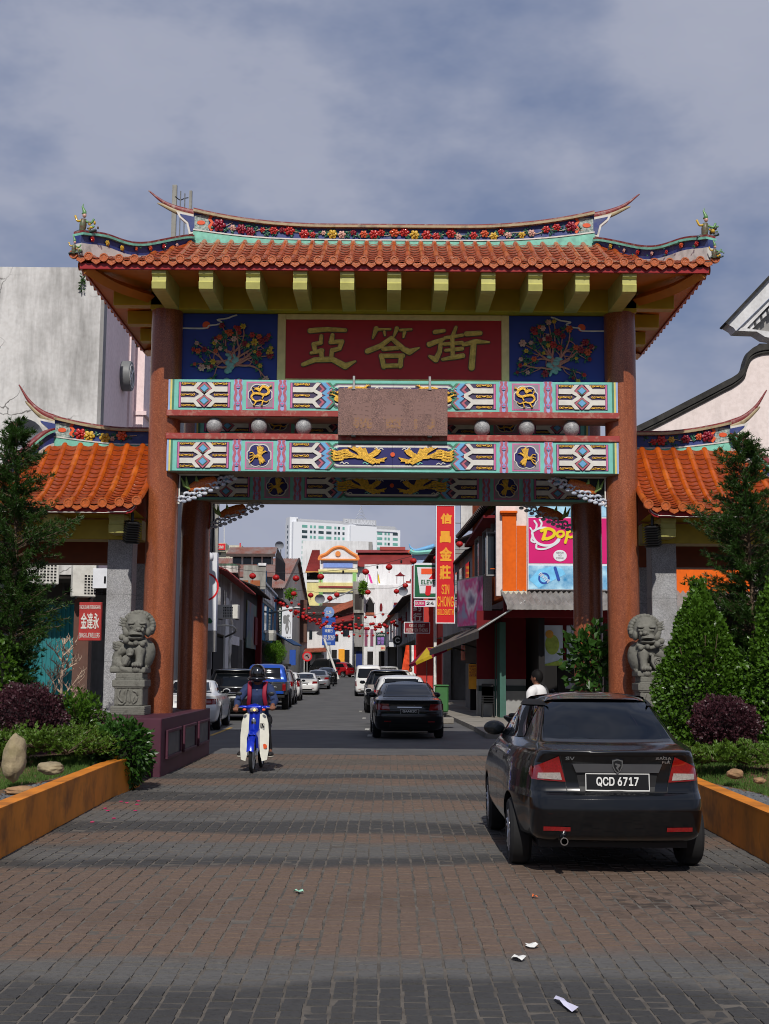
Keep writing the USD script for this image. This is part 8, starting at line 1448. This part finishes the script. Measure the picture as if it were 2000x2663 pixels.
def juniper(label, clumps, seed, n=900):
    r = np.random.default_rng(seed); T = thing('juniper', label, 'shrub').GetPrim(); P, D = [], []; g = G()
    for cx, cy, cz, rr in clumps:
        for _ in range(34):
            a = r.uniform(0, 2*PI); o = np.array([cx, cy, cz-.12]); dr = np.array([math.cos(a), math.sin(a), r.uniform(.1, .8)]); dr /= np.linalg.norm(dr); Lb = rr*r.uniform(.6, 1.15); e = o+dr*Lb; g.tube([o, o+dr*Lb*.5, e], [.008, .006, .003], 4, False)
            for s in np.linspace(.35, 1.05, 9): nn = 10; P.append(np.repeat((o+dr*Lb*s+r.normal(size=3)*.018)[None], nn, 0)); D.append(dr*1.0+r.normal(size=(nn, 3))*.55+np.array([0, 0, .35]))
    obj('branches', g, bark, T); obj('foliage', leaves(np.vstack(P), np.vstack(D), .055, .16, r), gj, T); return T
q = random.Random(12)
juniper('spreading feathery green juniper filling the left bed in front of the purple plinth', [(-3.95-.42*i-.1*j, -4.3-.55*j+q.uniform(-.1, .1), .62+.10*q.random()+.06*(i % 2), .42) for i in range(5) for j in range(4) if not (j == 3 and i > 3)], 21)
juniper('spreading feathery green juniper in the right bed in front of the plum bush', [(4.1+.4*i, -6.0-.4*j, .62+.08*q.random(), .38) for i in range(4) for j in range(2)]+[(5.3, -6.6, .85, .4)], 22)
shrub('leafy_shrub', 'drooping dark leafy shrub spilling over the far end of the left ochre wall', 'shrub', (-3.78, -4.75, .52), (.40, .5, .44), 2600, .10, .26, gt, 23, up=-.2, shell=.6, core=inner)
shrub('leafy_shrub', 'small fresh green shrub with reddish tips between the bare shrub and the left lion', 'shrub', (-4.85, -2.9, 1.0), (.38, .3, .34), 1300, .075, .3, gl, 24, up=.6, shell=.8)
shrub('leafy_shrub', 'broad leaved plant between the two right granite columns', 'plant', (3.72, 1.1, 1.95), (.5, .4, .62), 520, .17, .36, gt, 25, up=.1, shell=.8)
shrub('street_bush', 'round bright yellow green bush at the left kerb beside the blue pickup truck', 'bush', (at(716, 1697, 82)[0], 82, at(716, 1697, 82)[2]), (.85, .8, .85), 6000, .14, .12, gb, 26, up=.4, shell=.7)
shrub('wall_weed', 'green weeds sprouting from the top of the mouldy concrete building', 'weed', tuple(at(944, 1528, 145.6)), (.45, .3, .9), 500, .3, .3, gb, 27, shell=.9, stem=False); shrub('wall_weed', 'green weeds hanging from the eave of the rusty gable house', 'weed', tuple(at(757, 1545, 103.4)), (.5, .3, .5), 300, .25, .3, gb, 28, shell=.9, stem=False)
shrub('wall_weed', 'small green fern tuft on top of the orange corner building wall', 'weed', tuple(at(1291, 1312, 21.)), (.22, .15, .16), 160, .2, .15, gb, 29, shell=.9, stem=False); shrub('wall_weed', 'tuft of weeds hanging from the upper corner of the tall weathered left building', 'weed', tuple(at(213, 735, 10.7)), (.05, .05, .2), 70, .09, .2, gt, 30, shell=.9, stem=False)
shrub('clipped_shrub', 'bright green leafy shrub under the conifer at the left edge', 'shrub', (-5.95, -3.9, 1.6), (.42, .4, .6), 3500, .06, .4, gl, 36, core=inner)
# bare shrub
T = thing('bare_shrub', 'leafless pale brown shrub with many upright twigs in the left bed', 'shrub', (-5.2, -2.6, .35)).GetPrim(); g = G(); q = random.Random(17)
def grow(p, d, L, r, k):
    pts = [np.array(p, float)]; dd = np.array(d, float)
    for i in range(4): dd = dd+np.array([q.gauss(0, .12), q.gauss(0, .12), .10]); dd /= np.linalg.norm(dd); pts.append(pts[-1]+dd*L/4)
    g.tube(pts, np.linspace(r, r*.55, 5), 5, False)
    if k > 0:
        for j in range(4 if k > 1 else 5): i = q.choice((1, 2, 2, 3, 3, 4)); a = q.uniform(0, 2*PI); grow(pts[i], dd*.55+np.array([math.cos(a)*.75, math.sin(a)*.75, .15]), L*q.uniform(.42, .62), r*.55, k-1)
obj('trunk', G().tube([(0, 0, 0), (.02, 0, .5), (0, 0, .9), (.01, 0, 1.4), (0, 0, 1.8)], [.032, .028, .022, .014, .006], 7), twig, T)
for z in np.linspace(.45, 1.6, 15): a = q.uniform(0, 2*PI); sc = 1-.5*(z-.45)/1.2; grow((0, 0, z), (math.cos(a)*.8, math.sin(a)*.8, .55), .52*sc, .016, 2)
obj('twigs', g, twig, T)
# ------------------------------------------------------------------ people
skin = M('skin', srgb(120, 78, 58), rough=.5, var=.08, obj_space=True); denim = M('dark_shirt', srgb(38, 52, 88), rough=.85, var=.2, scale=14, bump=.4, bscale=18, obj_space=True); trous = M('dark_trousers', srgb(26, 26, 30), rough=.85, var=.15); tee = M('white_tee', srgb(214, 212, 210), rough=.85, var=.05, bump=.3, bscale=14, obj_space=True); hair = M('black_hair', srgb(18, 16, 15), rough=.7, var=.3, scale=60, spec=.15); shoe = M('dark_shoe', srgb(34, 32, 32), rough=.7); sole = M('pale_sole', srgb(190, 184, 170), rough=.8)
def smooth_mesh(parts, ln=.02, it=8):
    m = MF.batch_boolean(parts, manifold3d.OpType.Add).refine_to_length(ln); me = m.to_mesh(); tm = trimesh.Trimesh(np.array(me.vert_properties[:, :3]), np.array(me.tri_verts), process=True); trimesh.smoothing.filter_taubin(tm, iterations=it); return np.array(tm.vertices), np.array(tm.faces)
def hand(w, fw, up, s):
    """a palm and five fingers closed round a bar; w wrist, fw towards the knuckles, up the back of the hand"""
    w, fw, up = map(np.array, (w, fw, up)); sd_ = np.cross(fw, up); out = mlimb([w, w+fw*.045], [.024, .030]); pc = w+fw*.05
    for i, (o, L) in enumerate(((-.030, .030), (-.010, .034), (.010, .032), (.029, .026))):
        k = pc+sd_*o+fw*.03; a = k+fw*L*.7-up*.018; b = a-up*L-fw*.012; c = b-fw*.022; out += mlimb([pc+sd_*o*.8, k, a, b, c], [.012, .0105, .0095, .009, .008], 8)
    t0 = w+fw*.025+sd_*.026*s; out += mlimb([t0, t0+sd_*.02*s+fw*.025-up*.012, t0+sd_*.012*s+fw*.045-up*.03], [.013, .011, .009], 8); return out
def rider():
    T = thing('person', 'rider in dark blue shirt, black helmet and red backpack straps on the small motorcycle', 'person', (-2.27, -1.62, 0), -.03).GetPrim()
    hp, ch, nk, hd = (0, .78, .82), (0, .62, 1.25), (0, .54, 1.43), (.0, .48, 1.58); b = []
    b += mlimb([hp, (0, .72, 1.02), ch, (0, .58, 1.36)], [.15, .145, .16, .11]); b += mlimb([(-.1, .6, 1.36), (.1, .6, 1.36)], [.1, .1]); b += mlimb([(0, .57, 1.38), nk, hd], [.065, .06, .095]); legs = []; arms = []
    for s in (-1, 1):
        sh, el, wr = (s*.19, .6, 1.36), (s*.31, .38, 1.16), (s*.30, .16, 1.06+.03*(s > 0)); b += mlimb([(s*.1, .6, 1.36), sh, el, wr], [.09, .068, .052, .034]); arms += mlimb([(s*.1, .6, 1.36), sh, el, np.array(wr)+[0, .05, .015]], [.1, .082, .064, .05])
        b += hand(wr, (0, -.94, -.34), (0, -.34, .94), -s); kn, an = (s*.16, .42, .66), (s*.2, .50, .36); b += mlimb([(s*.09, .76, .82), kn, an, (s*.24, .42, .29)], [.1, .07, .048, .045]); legs += mlimb([(s*.09, .78, .84), kn, an], [.12, .09, .068])
    obj('body', smooth_mesh(b, .016, 4), skin, T, True)
    obj('shirt', smooth_mesh(mlimb([(0, .78, .84), (0, .72, 1.02), ch, (0, .58, 1.37)], [.17, .17, .185, .12])+mlimb([(-.13, .6, 1.36), (.13, .6, 1.36)], [.11, .11])+arms, .02, 5), denim, T, True); obj('trousers', smooth_mesh(legs+mlimb([(-.08, .8, .82), (.08, .8, .82)], [.15, .15]), .025, 5), trous, T, True)
    for s in (-1, 1):
        f = part('shoe', T); obj('upper', G().ell((s*.255, .38, .28), (.05, .13, .045), 2), shoe, f, True); obj('sole', G().ell((s*.255, .38, .248), (.053, .135, .018), 2), sole, f, True)
        st = cr([(s*.13, .72, 1.44), (s*.135, .56, 1.47), (s*.13, .47, 1.40), (s*.125, .43, 1.25), (s*.15, .5, 1.08), (s*.17, .62, 1.02)], 5); obj('backpack_strap', G().tube(st, .036, 8, flat=.3, up=(0, 1, -.6)), lk('strap_crimson', srgb(136, 20, 48), rough=.7), T, True)
    obj('backpack', G().ell((0, .86, 1.2), (.17, .1, .25), 2), LK['strap_crimson'], T, True)
    for k in range(5): obj('button', G().ell((0, .425+.02*k, 1.34-.08*k), (.007, .006, .007), 1), sole, T)
    h = part('helmet', T); v = _ico[3].vertices.copy(); v[:, 2] = np.where(v[:, 2] < 0, v[:, 2]*1.02, v[:, 2]*1.05); obj('shell', (v*[.135, .165, .15]+np.array([0, .485, 1.615]), _ico[3].faces), lk('helmet_black', srgb(12, 12, 13), rough=.14, spec=.6, coat=1.), h, True)
    g = G(); a = np.linspace(-1.05, 1.05, 15); e = np.linspace(-.28, .42, 8); g.grid(np.array([[(.141*math.sin(t)*math.cos(p), .485-.172*math.cos(t)*math.cos(p), 1.615+.155*math.sin(p)) for p in e] for t in a])); obj('visor', g, lk('visor_dark', srgb(10, 11, 13), rough=.05, spec=.8, coat=1.), h, True)
    obj('chin_bar', G().tube([(.135*math.sin(t), .49-.17*math.cos(t), 1.525) for t in np.linspace(-1.3, 1.3, 13)], .032, 8), LK['helmet_black'], h, True); obj('vent_stripe', G().tube([(.03*k, .40+.04*abs(k), 1.765-.012*abs(k)) for k in (-2, -1, 0, 1, 2)], .01, 5), frame_g, h)
    return T
def moped(label, loc, rz, cpaint, shield, lit=True):
    T = thing('small_motorcycle', label, 'motorcycle', loc, rz).GetPrim(); r = .285
    def whl(y, nm):
        W = part(nm, T); R = roty(PI/2); an = np.linspace(0, 2*PI, 33); v, f = G().tube([(0, y+(r-.03)*math.cos(t), r+(r-.03)*math.sin(t)) for t in an], .031, 8, False, up=(1, 0, 0)).data(); obj('tyre', (v, f), tyre_m, W, 40); obj('rim', G().tube([(0, y+(r-.062)*math.cos(t), r+(r-.062)*math.sin(t)) for t in an], .018, 6, False, up=(1, 0, 0)), frame_w, W, True)
        g = G(); [g.tube([(0, y, r), (0, y+(r-.07)*math.cos(t), r+(r-.07)*math.sin(t))], [.024, .013], 6) for t in np.arange(5)*2*PI/5+.3]; v, f = G().lathe([(.05, -.05), (.05, .05), (0, .05)], 14).data(); g.add(v @ R.T+[0, y, r], f); obj('spokes', g, frame_w, W, 30); v, f = G().lathe([(.075, -.005), (.075, .005), (.03, .005), (.03, -.005)], 18, (0, 0, .05)).data(); obj('hub_drum', (v @ R.T+[0, y, r], f), steel, W)
    whl(0, 'front_wheel'); whl(1.2, 'rear_wheel')
    fd = np.linspace(-.5, 1.75, 12); g = G(); g.grid(np.array([[(w*.058, -.335*math.cos(PI/2+t-.2)*1, r+.335*math.sin(PI/2+t-.2)-.012*w*w*2) for w in np.linspace(-1, 1, 7)] for t in fd-.6])); obj('front_fender', g, cpaint, T, 40)
    obj('fender_skirt', smooth_mesh([MF.batch_hull([MF.sphere(.02, 10).translate(p) for p in ((-.075, -.02, .56), (.075, -.02, .56), (-.075, .2, .7), (.075, .2, .7), (-.08, .06, .36), (.08, .06, .36), (-.05, -.08, .62), (.05, -.08, .62))])-MF.cube([.1, .6, .6], True).translate([0., .0, .32])], .02, 4), cpaint, T, True)
    for s in (-1, 1): obj('fork_leg', G().tube([(s*.07, 0, r), (s*.07, .1, .62)], [.018, .022], 8), chrome, T, True)
    obj('front_column', smooth_mesh([MF.batch_hull([MF.sphere(.03, 10).translate(p) for p in ((-.055, .1, .66), (.055, .1, .66), (-.06, .2, .98), (.06, .2, .98), (0, .06, .7), (0, .13, .96))])], .02, 3), cpaint, T, True); obj('chrome_emblem', G().ell((0, .075, .82), (.04, .02, .075), 2), chrome, T, True)
    for s in (-1, 1):
        o = [(.055, .95), (.13, .965), (.185, .93), (.22, .8), (.238, .6), (.238, .36), (.215, .2), (.135, .18), (.105, .3), (.09, .5), (.07, .62), (.055, .66)]; g = G(); e = trimesh.creation.extrude_polygon(Polygon([(s*a, b) for a, b in o]), .02, engine='earcut'); v = np.array(e.vertices); y = .17-.10*(v[:, 1]-.2)*.0+.9*(np.abs(v[:, 0])-.06)**2*3+.08*(v[:, 1]-.6)+v[:, 2]; obj('leg_shield', (np.stack([v[:, 0], y, v[:, 1]], 1), e.faces[:, ::-1]), shield, T, 30)
    sg_ = G().poly(Polygon([(.1, .80), (.165, .79), (.165, .72), (.1, .73)]).difference(unary_union([stroke([(.112, .785), (.13, .74)], .012), stroke([(.155, .78), (.14, .735)], .012)])), .003, t=(0, .17, 0)); obj('sticker', sg_, plate_blk, T); obj('round_sticker', G().poly(Point(.175, .42).buffer(.04), .003, t=(0, .185, 0)), KM['orange'], T)
    hb = part('handlebar', T); obj('cover', smooth_mesh([MF.batch_hull([MF.sphere(.032, 10).translate(p) for p in ((-.1, .2, 1.0), (.1, .2, 1.0), (-.1, .13, 1.06), (.1, .13, 1.06), (0, .2, 1.09))])]+mlimb([(-.06, .2, 1.05), (-.2, .19, 1.06), (-.25, .2, 1.06)], [.03, .026, .018])+mlimb([(.06, .2, 1.05), (.2, .19, 1.06), (.25, .2, 1.06)], [.03, .026, .018]), .02, 4), cpaint, hb, True)
    for s in (-1, 1): obj('grip', G().tube([(s*.24, .2, 1.06), (s*.36, .22, 1.06)], .019, 8), black_m, hb); obj('indicator', G().ell((s*.16, .105, 1.02), (.03, .02, .022), 2), KM['orange'], hb, True); obj('mirror', G().ell((s*.27, .2, 1.28), (.055, .015, .035), 2), black_m, hb, True); obj('mirror_stem', G().tube([(s*.2, .2, 1.08), (s*.26, .2, 1.26)], .006, 5), black_m, hb); obj('brake_lever', G().tube([(s*.2, .15, 1.05), (s*.33, .14, 1.045)], .007, 5), steel, hb)
    l = part('headlamp', T); obj('reflector', G().ell((0, .105, 1.02), (.075, .04, .045), 2), chrome, l, True); obj('lens', G().ell((0, .085, 1.02), (.068, .03, .04), 2), lampclr, l, True); obj('lit_bulb', G().ell((.012, .052, 1.015), (.02, .008, .018), 2), M('lit_bulb', srgb(255, 180, 90), emit=2.2) if lit else lampclr, l, True)
    obj('frame_and_engine', smooth_mesh(mlimb([(0, .2, .85), (0, .4, .5), (0, .75, .42), (0, 1.2, .32)], [.05, .07, .09, .05])+[mell((0, .6, .34), (.1, .16, .1))], .03, 3), trim_m, T, True); obj('seat', smooth_mesh([MF.batch_hull([MF.sphere(.05, 10).translate(p) for p in ((-.08, .55, .72), (.08, .55, .72), (-.1, 1.2, .74), (.1, 1.2, .74))])], .03, 3), trim_m, T, True); obj('side_cover', smooth_mesh([MF.batch_hull([MF.sphere(.04, 10).translate(p) for p in ((-.09, .6, .62), (.09, .6, .62), (-.11, 1.4, .7), (.11, 1.4, .7), (0, .7, .45), (0, 1.3, .56))])], .03, 3), cpaint, T, True)
    for s in (-1, 1): obj('foot_peg', G().tube([(s*.08, .36, .24), (s*.28, .36, .24)], .013, 6), black_m, T)
    obj('rear_fender', G().tube([(0, 1.0, .6), (0, 1.3, .58), (0, 1.5, .42)], [.06, .07, .05], 8), trim_m, T, True); return T
blue2 = carpaint('moped_blue', srgb(22, 48, 176), .2); ivory = paint('leg_shield_ivory', srgb(222, 220, 206), rough=.4, dirt=.12)
moped('blue and ivory small motorcycle with lit headlamp coming through the gateway', (-2.27, -1.62, 0), -.03, blue2, ivory); rider()
def stand(label, loc, rz, top, hips, sc=1., lean=0.):
    T = thing('person', label, 'person', loc, rz).GetPrim(); b = []; tp = []; lg = []; Z = lambda *p: tuple(np.array(p)*sc)
    b += mlimb([Z(0, 0, .9), Z(0, .01, 1.15), Z(0, .0, 1.36), Z(0, .0, 1.42)], [.12, .13, .13, .08]); b += mlimb([Z(0, 0, 1.4), Z(0, -.01, 1.5)], [.058, .055]); b.append(mell(Z(0, -.02, 1.6), (.075*sc, .095*sc, .12*sc))); b.append(mell(Z(0, -.115, 1.58), (.013, .02, .02))); b += [mell(Z(s*.078, 0, 1.59), (.012, .025, .032)) for s in (-1, 1)]
    tp += mlimb([Z(0, 0, .92), Z(0, .01, 1.15), Z(0, 0, 1.34), Z(0, 0, 1.40)], [.155, .155, .16, .10])+mlimb([Z(-.13, 0, 1.38), Z(.13, 0, 1.38)], [.085, .085])
    for s in (-1, 1):
        b += mlimb([Z(s*.13, 0, 1.38), Z(s*.2, .0, 1.34), Z(s*.24, .03, 1.08), Z(s*.22, -.08, .88)], [.08, .06, .045, .03]); b += hand(Z(s*.22, -.08, .87), (0, -.2, -.97), (s*.97, 0, 0), 1); tp += mlimb([Z(s*.13, 0, 1.38), Z(s*.2, 0, 1.34), Z(s*.225, .015, 1.2)], [.09, .078, .072]); b += mlimb([Z(s*.09, 0, .88), Z(s*.1, -.01, .48), Z(s*.1, .01, .09), Z(s*.11, -.1, .04)], [.095, .06, .045, .04]); lg += mlimb([Z(s*.09, 0, .9), Z(s*.1, -.01, .48), Z(s*.1, .01, .1)], [.11, .08, .065])
        f = part('shoe', T); obj('upper', G().ell(Z(s*.11, -.06, .05), (.05, .13, .05), 2), shoe, f, True)
    obj('body', smooth_mesh(b, .018, 4), skin, T, True); obj('t_shirt', smooth_mesh(tp, .025, 5), top, T, True); obj('trousers', smooth_mesh(lg+mlimb([Z(-.07, 0, .9), Z(.07, 0, .9)], [.13, .13]), .03, 4), hips, T, True)
    g = G(); v = _ico[3].vertices; k = v[:, 2]+.9*v[:, 1]*1.0 > -.35; vv = v*np.where(k, 1., .9)[:, None]*np.array([.088, .108, .125])*sc+np.array(Z(0, -.005, 1.617)); F = _ico[3].faces; F = F[k[F].all(1)]; obj('hair', (vv, F), hair, T, True); return T
pm = stand('man in white t-shirt with black shoulder strap, back turned, behind the black saloon car', (2.42, -1.5, .0), PI+.85, tee, trous, .985)
obj('shoulder_strap', G().tube(cr([(-.09, -.12, 1.2), (-.11, -.10, 1.42), (-.11, .02, 1.475), (-.10, .13, 1.40), (-.05, .175, 1.2), (.05, .17, 1.0)], 5), .02, 6, flat=.3), black_m, pm, True)
p = at(1068, 1735, 44); stand('person in a white shirt under the striped umbrella on the right', (p[0], 44, .12), .3, tee, trous, .97)
moped('parked dark motorcycle half hidden behind the black saloon car near the right granite column', (3.25, 3.9, 0), .5, black2, lk('grey_shield', srgb(70, 70, 74), rough=.5), False)
T = thing('helmet', 'pale grey open helmet resting on the parked motorcycle behind the black car', 'helmet').GetPrim(); p = at(1487, 1782, 3.9); v = _ico[3].vertices.copy(); v[:, 2] = np.maximum(v[:, 2], -.55); obj('shell', (v*[.14, .16, .15]+p, _ico[3].faces), lk('helmet_grey', srgb(150, 154, 156), rough=.3, coat=.6), T, True); obj('rim', G().lathe([(.125, -.09), (.135, -.075), (.125, -.06)], 20, p), black_m, T)
p = at(868, 1745, 79); moped('dark motorcycle parked at the left kerb beside the leaning white pole', (p[0], 79, rise(79)), PI, black2, black2, False)
# umbrella, flags, chairs
T = thing('market_umbrella', 'big yellow and maroon striped umbrella tilted over the right footpath', 'umbrella', (at(1110, 1740, 40)[0], 40., .14)).GetPrim(); ap = np.array([0, 0, 2.62]); R = roty(-.42)
for k in range(8):
    a0, a1 = k*PI/4, (k+1)*PI/4; e = [R @ np.array([1.15*math.cos(a), 1.15*math.sin(a), -.42])+ap for a in (a0, (a0+a1)/2, a1)]; e[1] = e[1]*.985+ap*.015; ed = [x+R @ np.array([0, 0, -.14]) for x in e]
    obj('canopy_panel', (np.array([ap]+e+ed), np.array([[0, 1, 2], [0, 2, 3], [1, 4, 5], [1, 5, 2], [2, 5, 6], [2, 6, 3]])), lk('umbrella_yellow', srgb(206, 176, 40), rough=.7, trans=.3) if k % 2 else lk('umbrella_maroon', srgb(136, 20, 60), rough=.7, trans=.3), T)
obj('pole', G().tube([(0, 0, 0), tuple(ap)], .025, 6), steel, T)
for i, (u, c) in enumerate(((1060, 0xd84a20), (1066, 0x2a2a26), (1072, 0xf0f0ea), (1078, 0xc81e28))):
    T = thing('hanging_flag', ('orange', 'black and gold', 'white', 'red')[i]+' flag hanging in a bunch beside the umbrella', 'flag').GetPrim(); a, b = at(u, 1678, 58+i*.2), at(u-6, 1752, 58+i*.2); g = G(); g.grid(np.array([[(a[0]+(b[0]-a[0])*t+w*(.1+.16*t), 58+i*.2+.06*math.sin(6*t+w*2), a[2]+(b[2]-a[2])*t) for w in (-1, 0, 1)] for t in np.linspace(0, 1, 7)])); obj('cloth', g, M(f'flag_cloth_{i}', srgb(c), rough=.8, var=.3, scale=2), T); obj('cord', G().tube([a, a+[0, 0, .5]], .01, 4), black_m, T)
T = thing('plastic_chairs', 'stack of black plastic chairs inside the dark red shopfront', 'chairs', (at(1270, 1860, 20.6)[0], 20.7, .14)).GetPrim()
for k in range(4):
    z = .08*k; c = part('chair', T)
    for sx_ in (-.2, .2):
        for sy in (-.2, .2): obj('leg', G().tube([(sx_, sy, z), (sx_*.9, sy*.9, z+.44)], .018, 5), black_m, c)
    obj('seat', G().box(-.21, .21, -.21, .21, z+.43, z+.46, .01), black_m, c); obj('backrest', G().box(-.2, .2, .17, .21, z+.46, z+.86, .015), black_m, c)
# ------------------------------------------------------------------ red lanterns on cables across the street
lan_m = M('lantern_red', srgb(172, 22, 22), rough=.5, var=.2, scale=6, obj_space=True, trans=.12)
LN = [None]
def lantern(p, r, label, group=None):
    if LN[0] is None:
        T = thing('red_lantern', label, 'lantern', p, 0, group); UsdGeom.Xform(T).AddScaleOp().Set(Gf.Vec3f(r, r, r)); n = 20; a = np.linspace(-1.25, 1.25, 9); P = np.array([[((1+.045*math.cos(10*t))*math.cos(e)*math.cos(t), (1+.045*math.cos(10*t))*math.cos(e)*math.sin(t), .88*math.sin(e)) for e in a] for t in np.linspace(0, 2*PI, 41)]); g = G(); g.grid(P); obj('globe', g, lan_m, T, True)
        for z in (-.84, .84): obj('cap', G().lathe([(0, z-.07), (.34, z-.07), (.34, z+.07), (0, z+.07)], 12), lk('lantern_cap', srgb(60, 24, 20)), T)
        obj('loop', G().tube([(0, 0, .9), (0, 0, 1.35)], .04, 4), black_m, T); obj('tassel', G().tube([(0, 0, -.9), (0, 0, -1.7)], [.06, .1], 6), lan_m, T); LN[0] = T
    else: dup(LN[0], 'red_lantern', p, rnd.uniform(0, 1), label, group, sc=r)
def cable(name, label, pts, bulbs=()):
    T = thing('lantern_cable', label, 'cable').GetPrim(); obj('wire', G().tube(cr(pts, 5), .012, 5), black_m, T)
    for p in bulbs: obj('bulb_holder', G().lathe([(.03, -.14), (.05, -.1), (.05, 0), (.02, .03)], 8, p), black_m, T)
S1 = [(569, 1487), (657, 1498), (718, 1502), (770, 1504), (834, 1500), (951, 1487), (1012, 1475), (1075, 1459), (1136, 1452), (1195, 1415)]
ordn = 'first second third fourth fifth sixth seventh eighth ninth tenth eleventh'.split()
pts = [at(u, v-13, 42) for u, v in [(545, 1488)]+S1+[(1240, 1400)]]; cable('a', 'nearest black lantern cable sagging across the street under the gateway', pts, [at((S1[i][0]+S1[i+1][0])/2, (S1[i][1]+S1[i+1][1])/2-9, 42) for i in range(3, 7)])
for i, (u, v) in enumerate(S1): lantern(at(u, v, 42), .17, f'{ordn[i]} red lantern from the left on the nearest cable across the street', 'red lanterns on the nearest cable')
S2 = [(579, 1513), (615, 1533), (659, 1533), (764, 1544), (808, 1548), (858, 1556), (876, 1547), (957, 1540), (1031, 1538), (1054, 1523)]
cable('b', 'second black lantern cable crossing behind the nearest one', [at(u, v-10, 66) for u, v in S2])
for i, (u, v) in enumerate(S2): lantern(at(u, v, 66), .19, f'{ordn[i]} red lantern from the left on the second cable', 'red lanterns on the second cable')
q = random.Random(77); path = np.array([(668, 1540), (700, 1553), (740, 1575), (780, 1592), (815, 1606), (850, 1622), (890, 1630), (930, 1628), (975, 1626), (1010, 1622), (1060, 1612), (1095, 1600)], float)
for (y, dv, n, rr) in ((88, 0, 44, .15), (96, 6, 42, .16), (106, -22, 24, .15), (118, 22, 30, .14)):
    c = cr(path, 6); idx = np.linspace(0, len(c)-1, n).astype(int); P = []
    for i in idx: u, v = c[i]+[q.uniform(-5, 5), dv*(.5+.5*min(1, i/40))+q.uniform(-5, 5)]; P.append(at(u, v, y+q.uniform(-1, 1)))
    cable('c', {88: 'third', 96: 'fourth', 106: 'fifth', 118: 'farthest'}[y]+' lantern cable in the dense swarm of lanterns down the street', [p+[0, 0, .25] for p in P[::4]])
    for p in P: lantern(p, rr, 'small red lantern in the dense swarm hung down the street', 'red lanterns in the far swarm')
T = thing('satellite_dish', 'grey satellite dish on the rusty raised roof behind the left row', 'dish').GetPrim(); R = rotx(.6) @ rotz(.3); c = at(727, 1417, 97)
def dishm(c, r): v, f = G().lathe([(0, 0), (r*.4, .04*r), (r*.75, .14*r), (r, .28*r)], 20).data(); return (v @ rotx(PI/2+.5).T+c, f)
obj('bowl', dishm(c, .42), lk('dish_grey', srgb(150, 154, 162), rough=.5), T, True); obj('stand', G().tube([c+[.1, .2, 0], c+[.1, .3, -.9]], .05, 6), steel, T)
for u, v, y, r, lab in ((832, 1556, 128, .6, 'white satellite dish among lanterns at the left bend of the street'), (1048, 1536, 100, .48, 'grey satellite dish above the navy sign on the right'), (72, 1128, 8, .42, 'grey satellite dish behind the left tiled side roof ridge')): T = thing('satellite_dish', lab, 'dish').GetPrim(); c = at(u, v, y); obj('bowl', dishm(c, r), LK['dish_grey'], T, True); obj('stand', G().tube([c+[.1, .25, 0], c+[.1, .4, -1.6*r]], .05, 6), steel, T)
T = thing('wheelie_bin', 'green wheeled bin beside the black coupe on the right footpath', 'bin', (at(1148, 1830, 24)[0], 24, .14)).GetPrim(); obj('bin_body', G().box(-.24, .24, -.28, .28, .05, .95, .04), lk('bin_green', srgb(56, 104, 56), rough=.5), T); obj('lid', G().box(-.27, .27, -.31, .3, .95, 1.02, .03), LK['bin_green'], T)
T = thing('street_ledge', 'low cream concrete block on the kerb behind the black coupe', 'block').GetPrim(); p = gnd(1163, 1882, .13); obj('block', G().box(p[0]-.2, p[0]+.2, p[1], p[1]+.5, .12, .3, .02), conc, T)
T = thing('street_cable', 'black overhead cable sagging over the right row of shops', 'cable').GetPrim(); obj('wire', G().tube(cr([at(1184, 1440, 36), at(1240, 1430, 30), at(1300, 1340, 22)], 6), .014, 5), black_m, T)
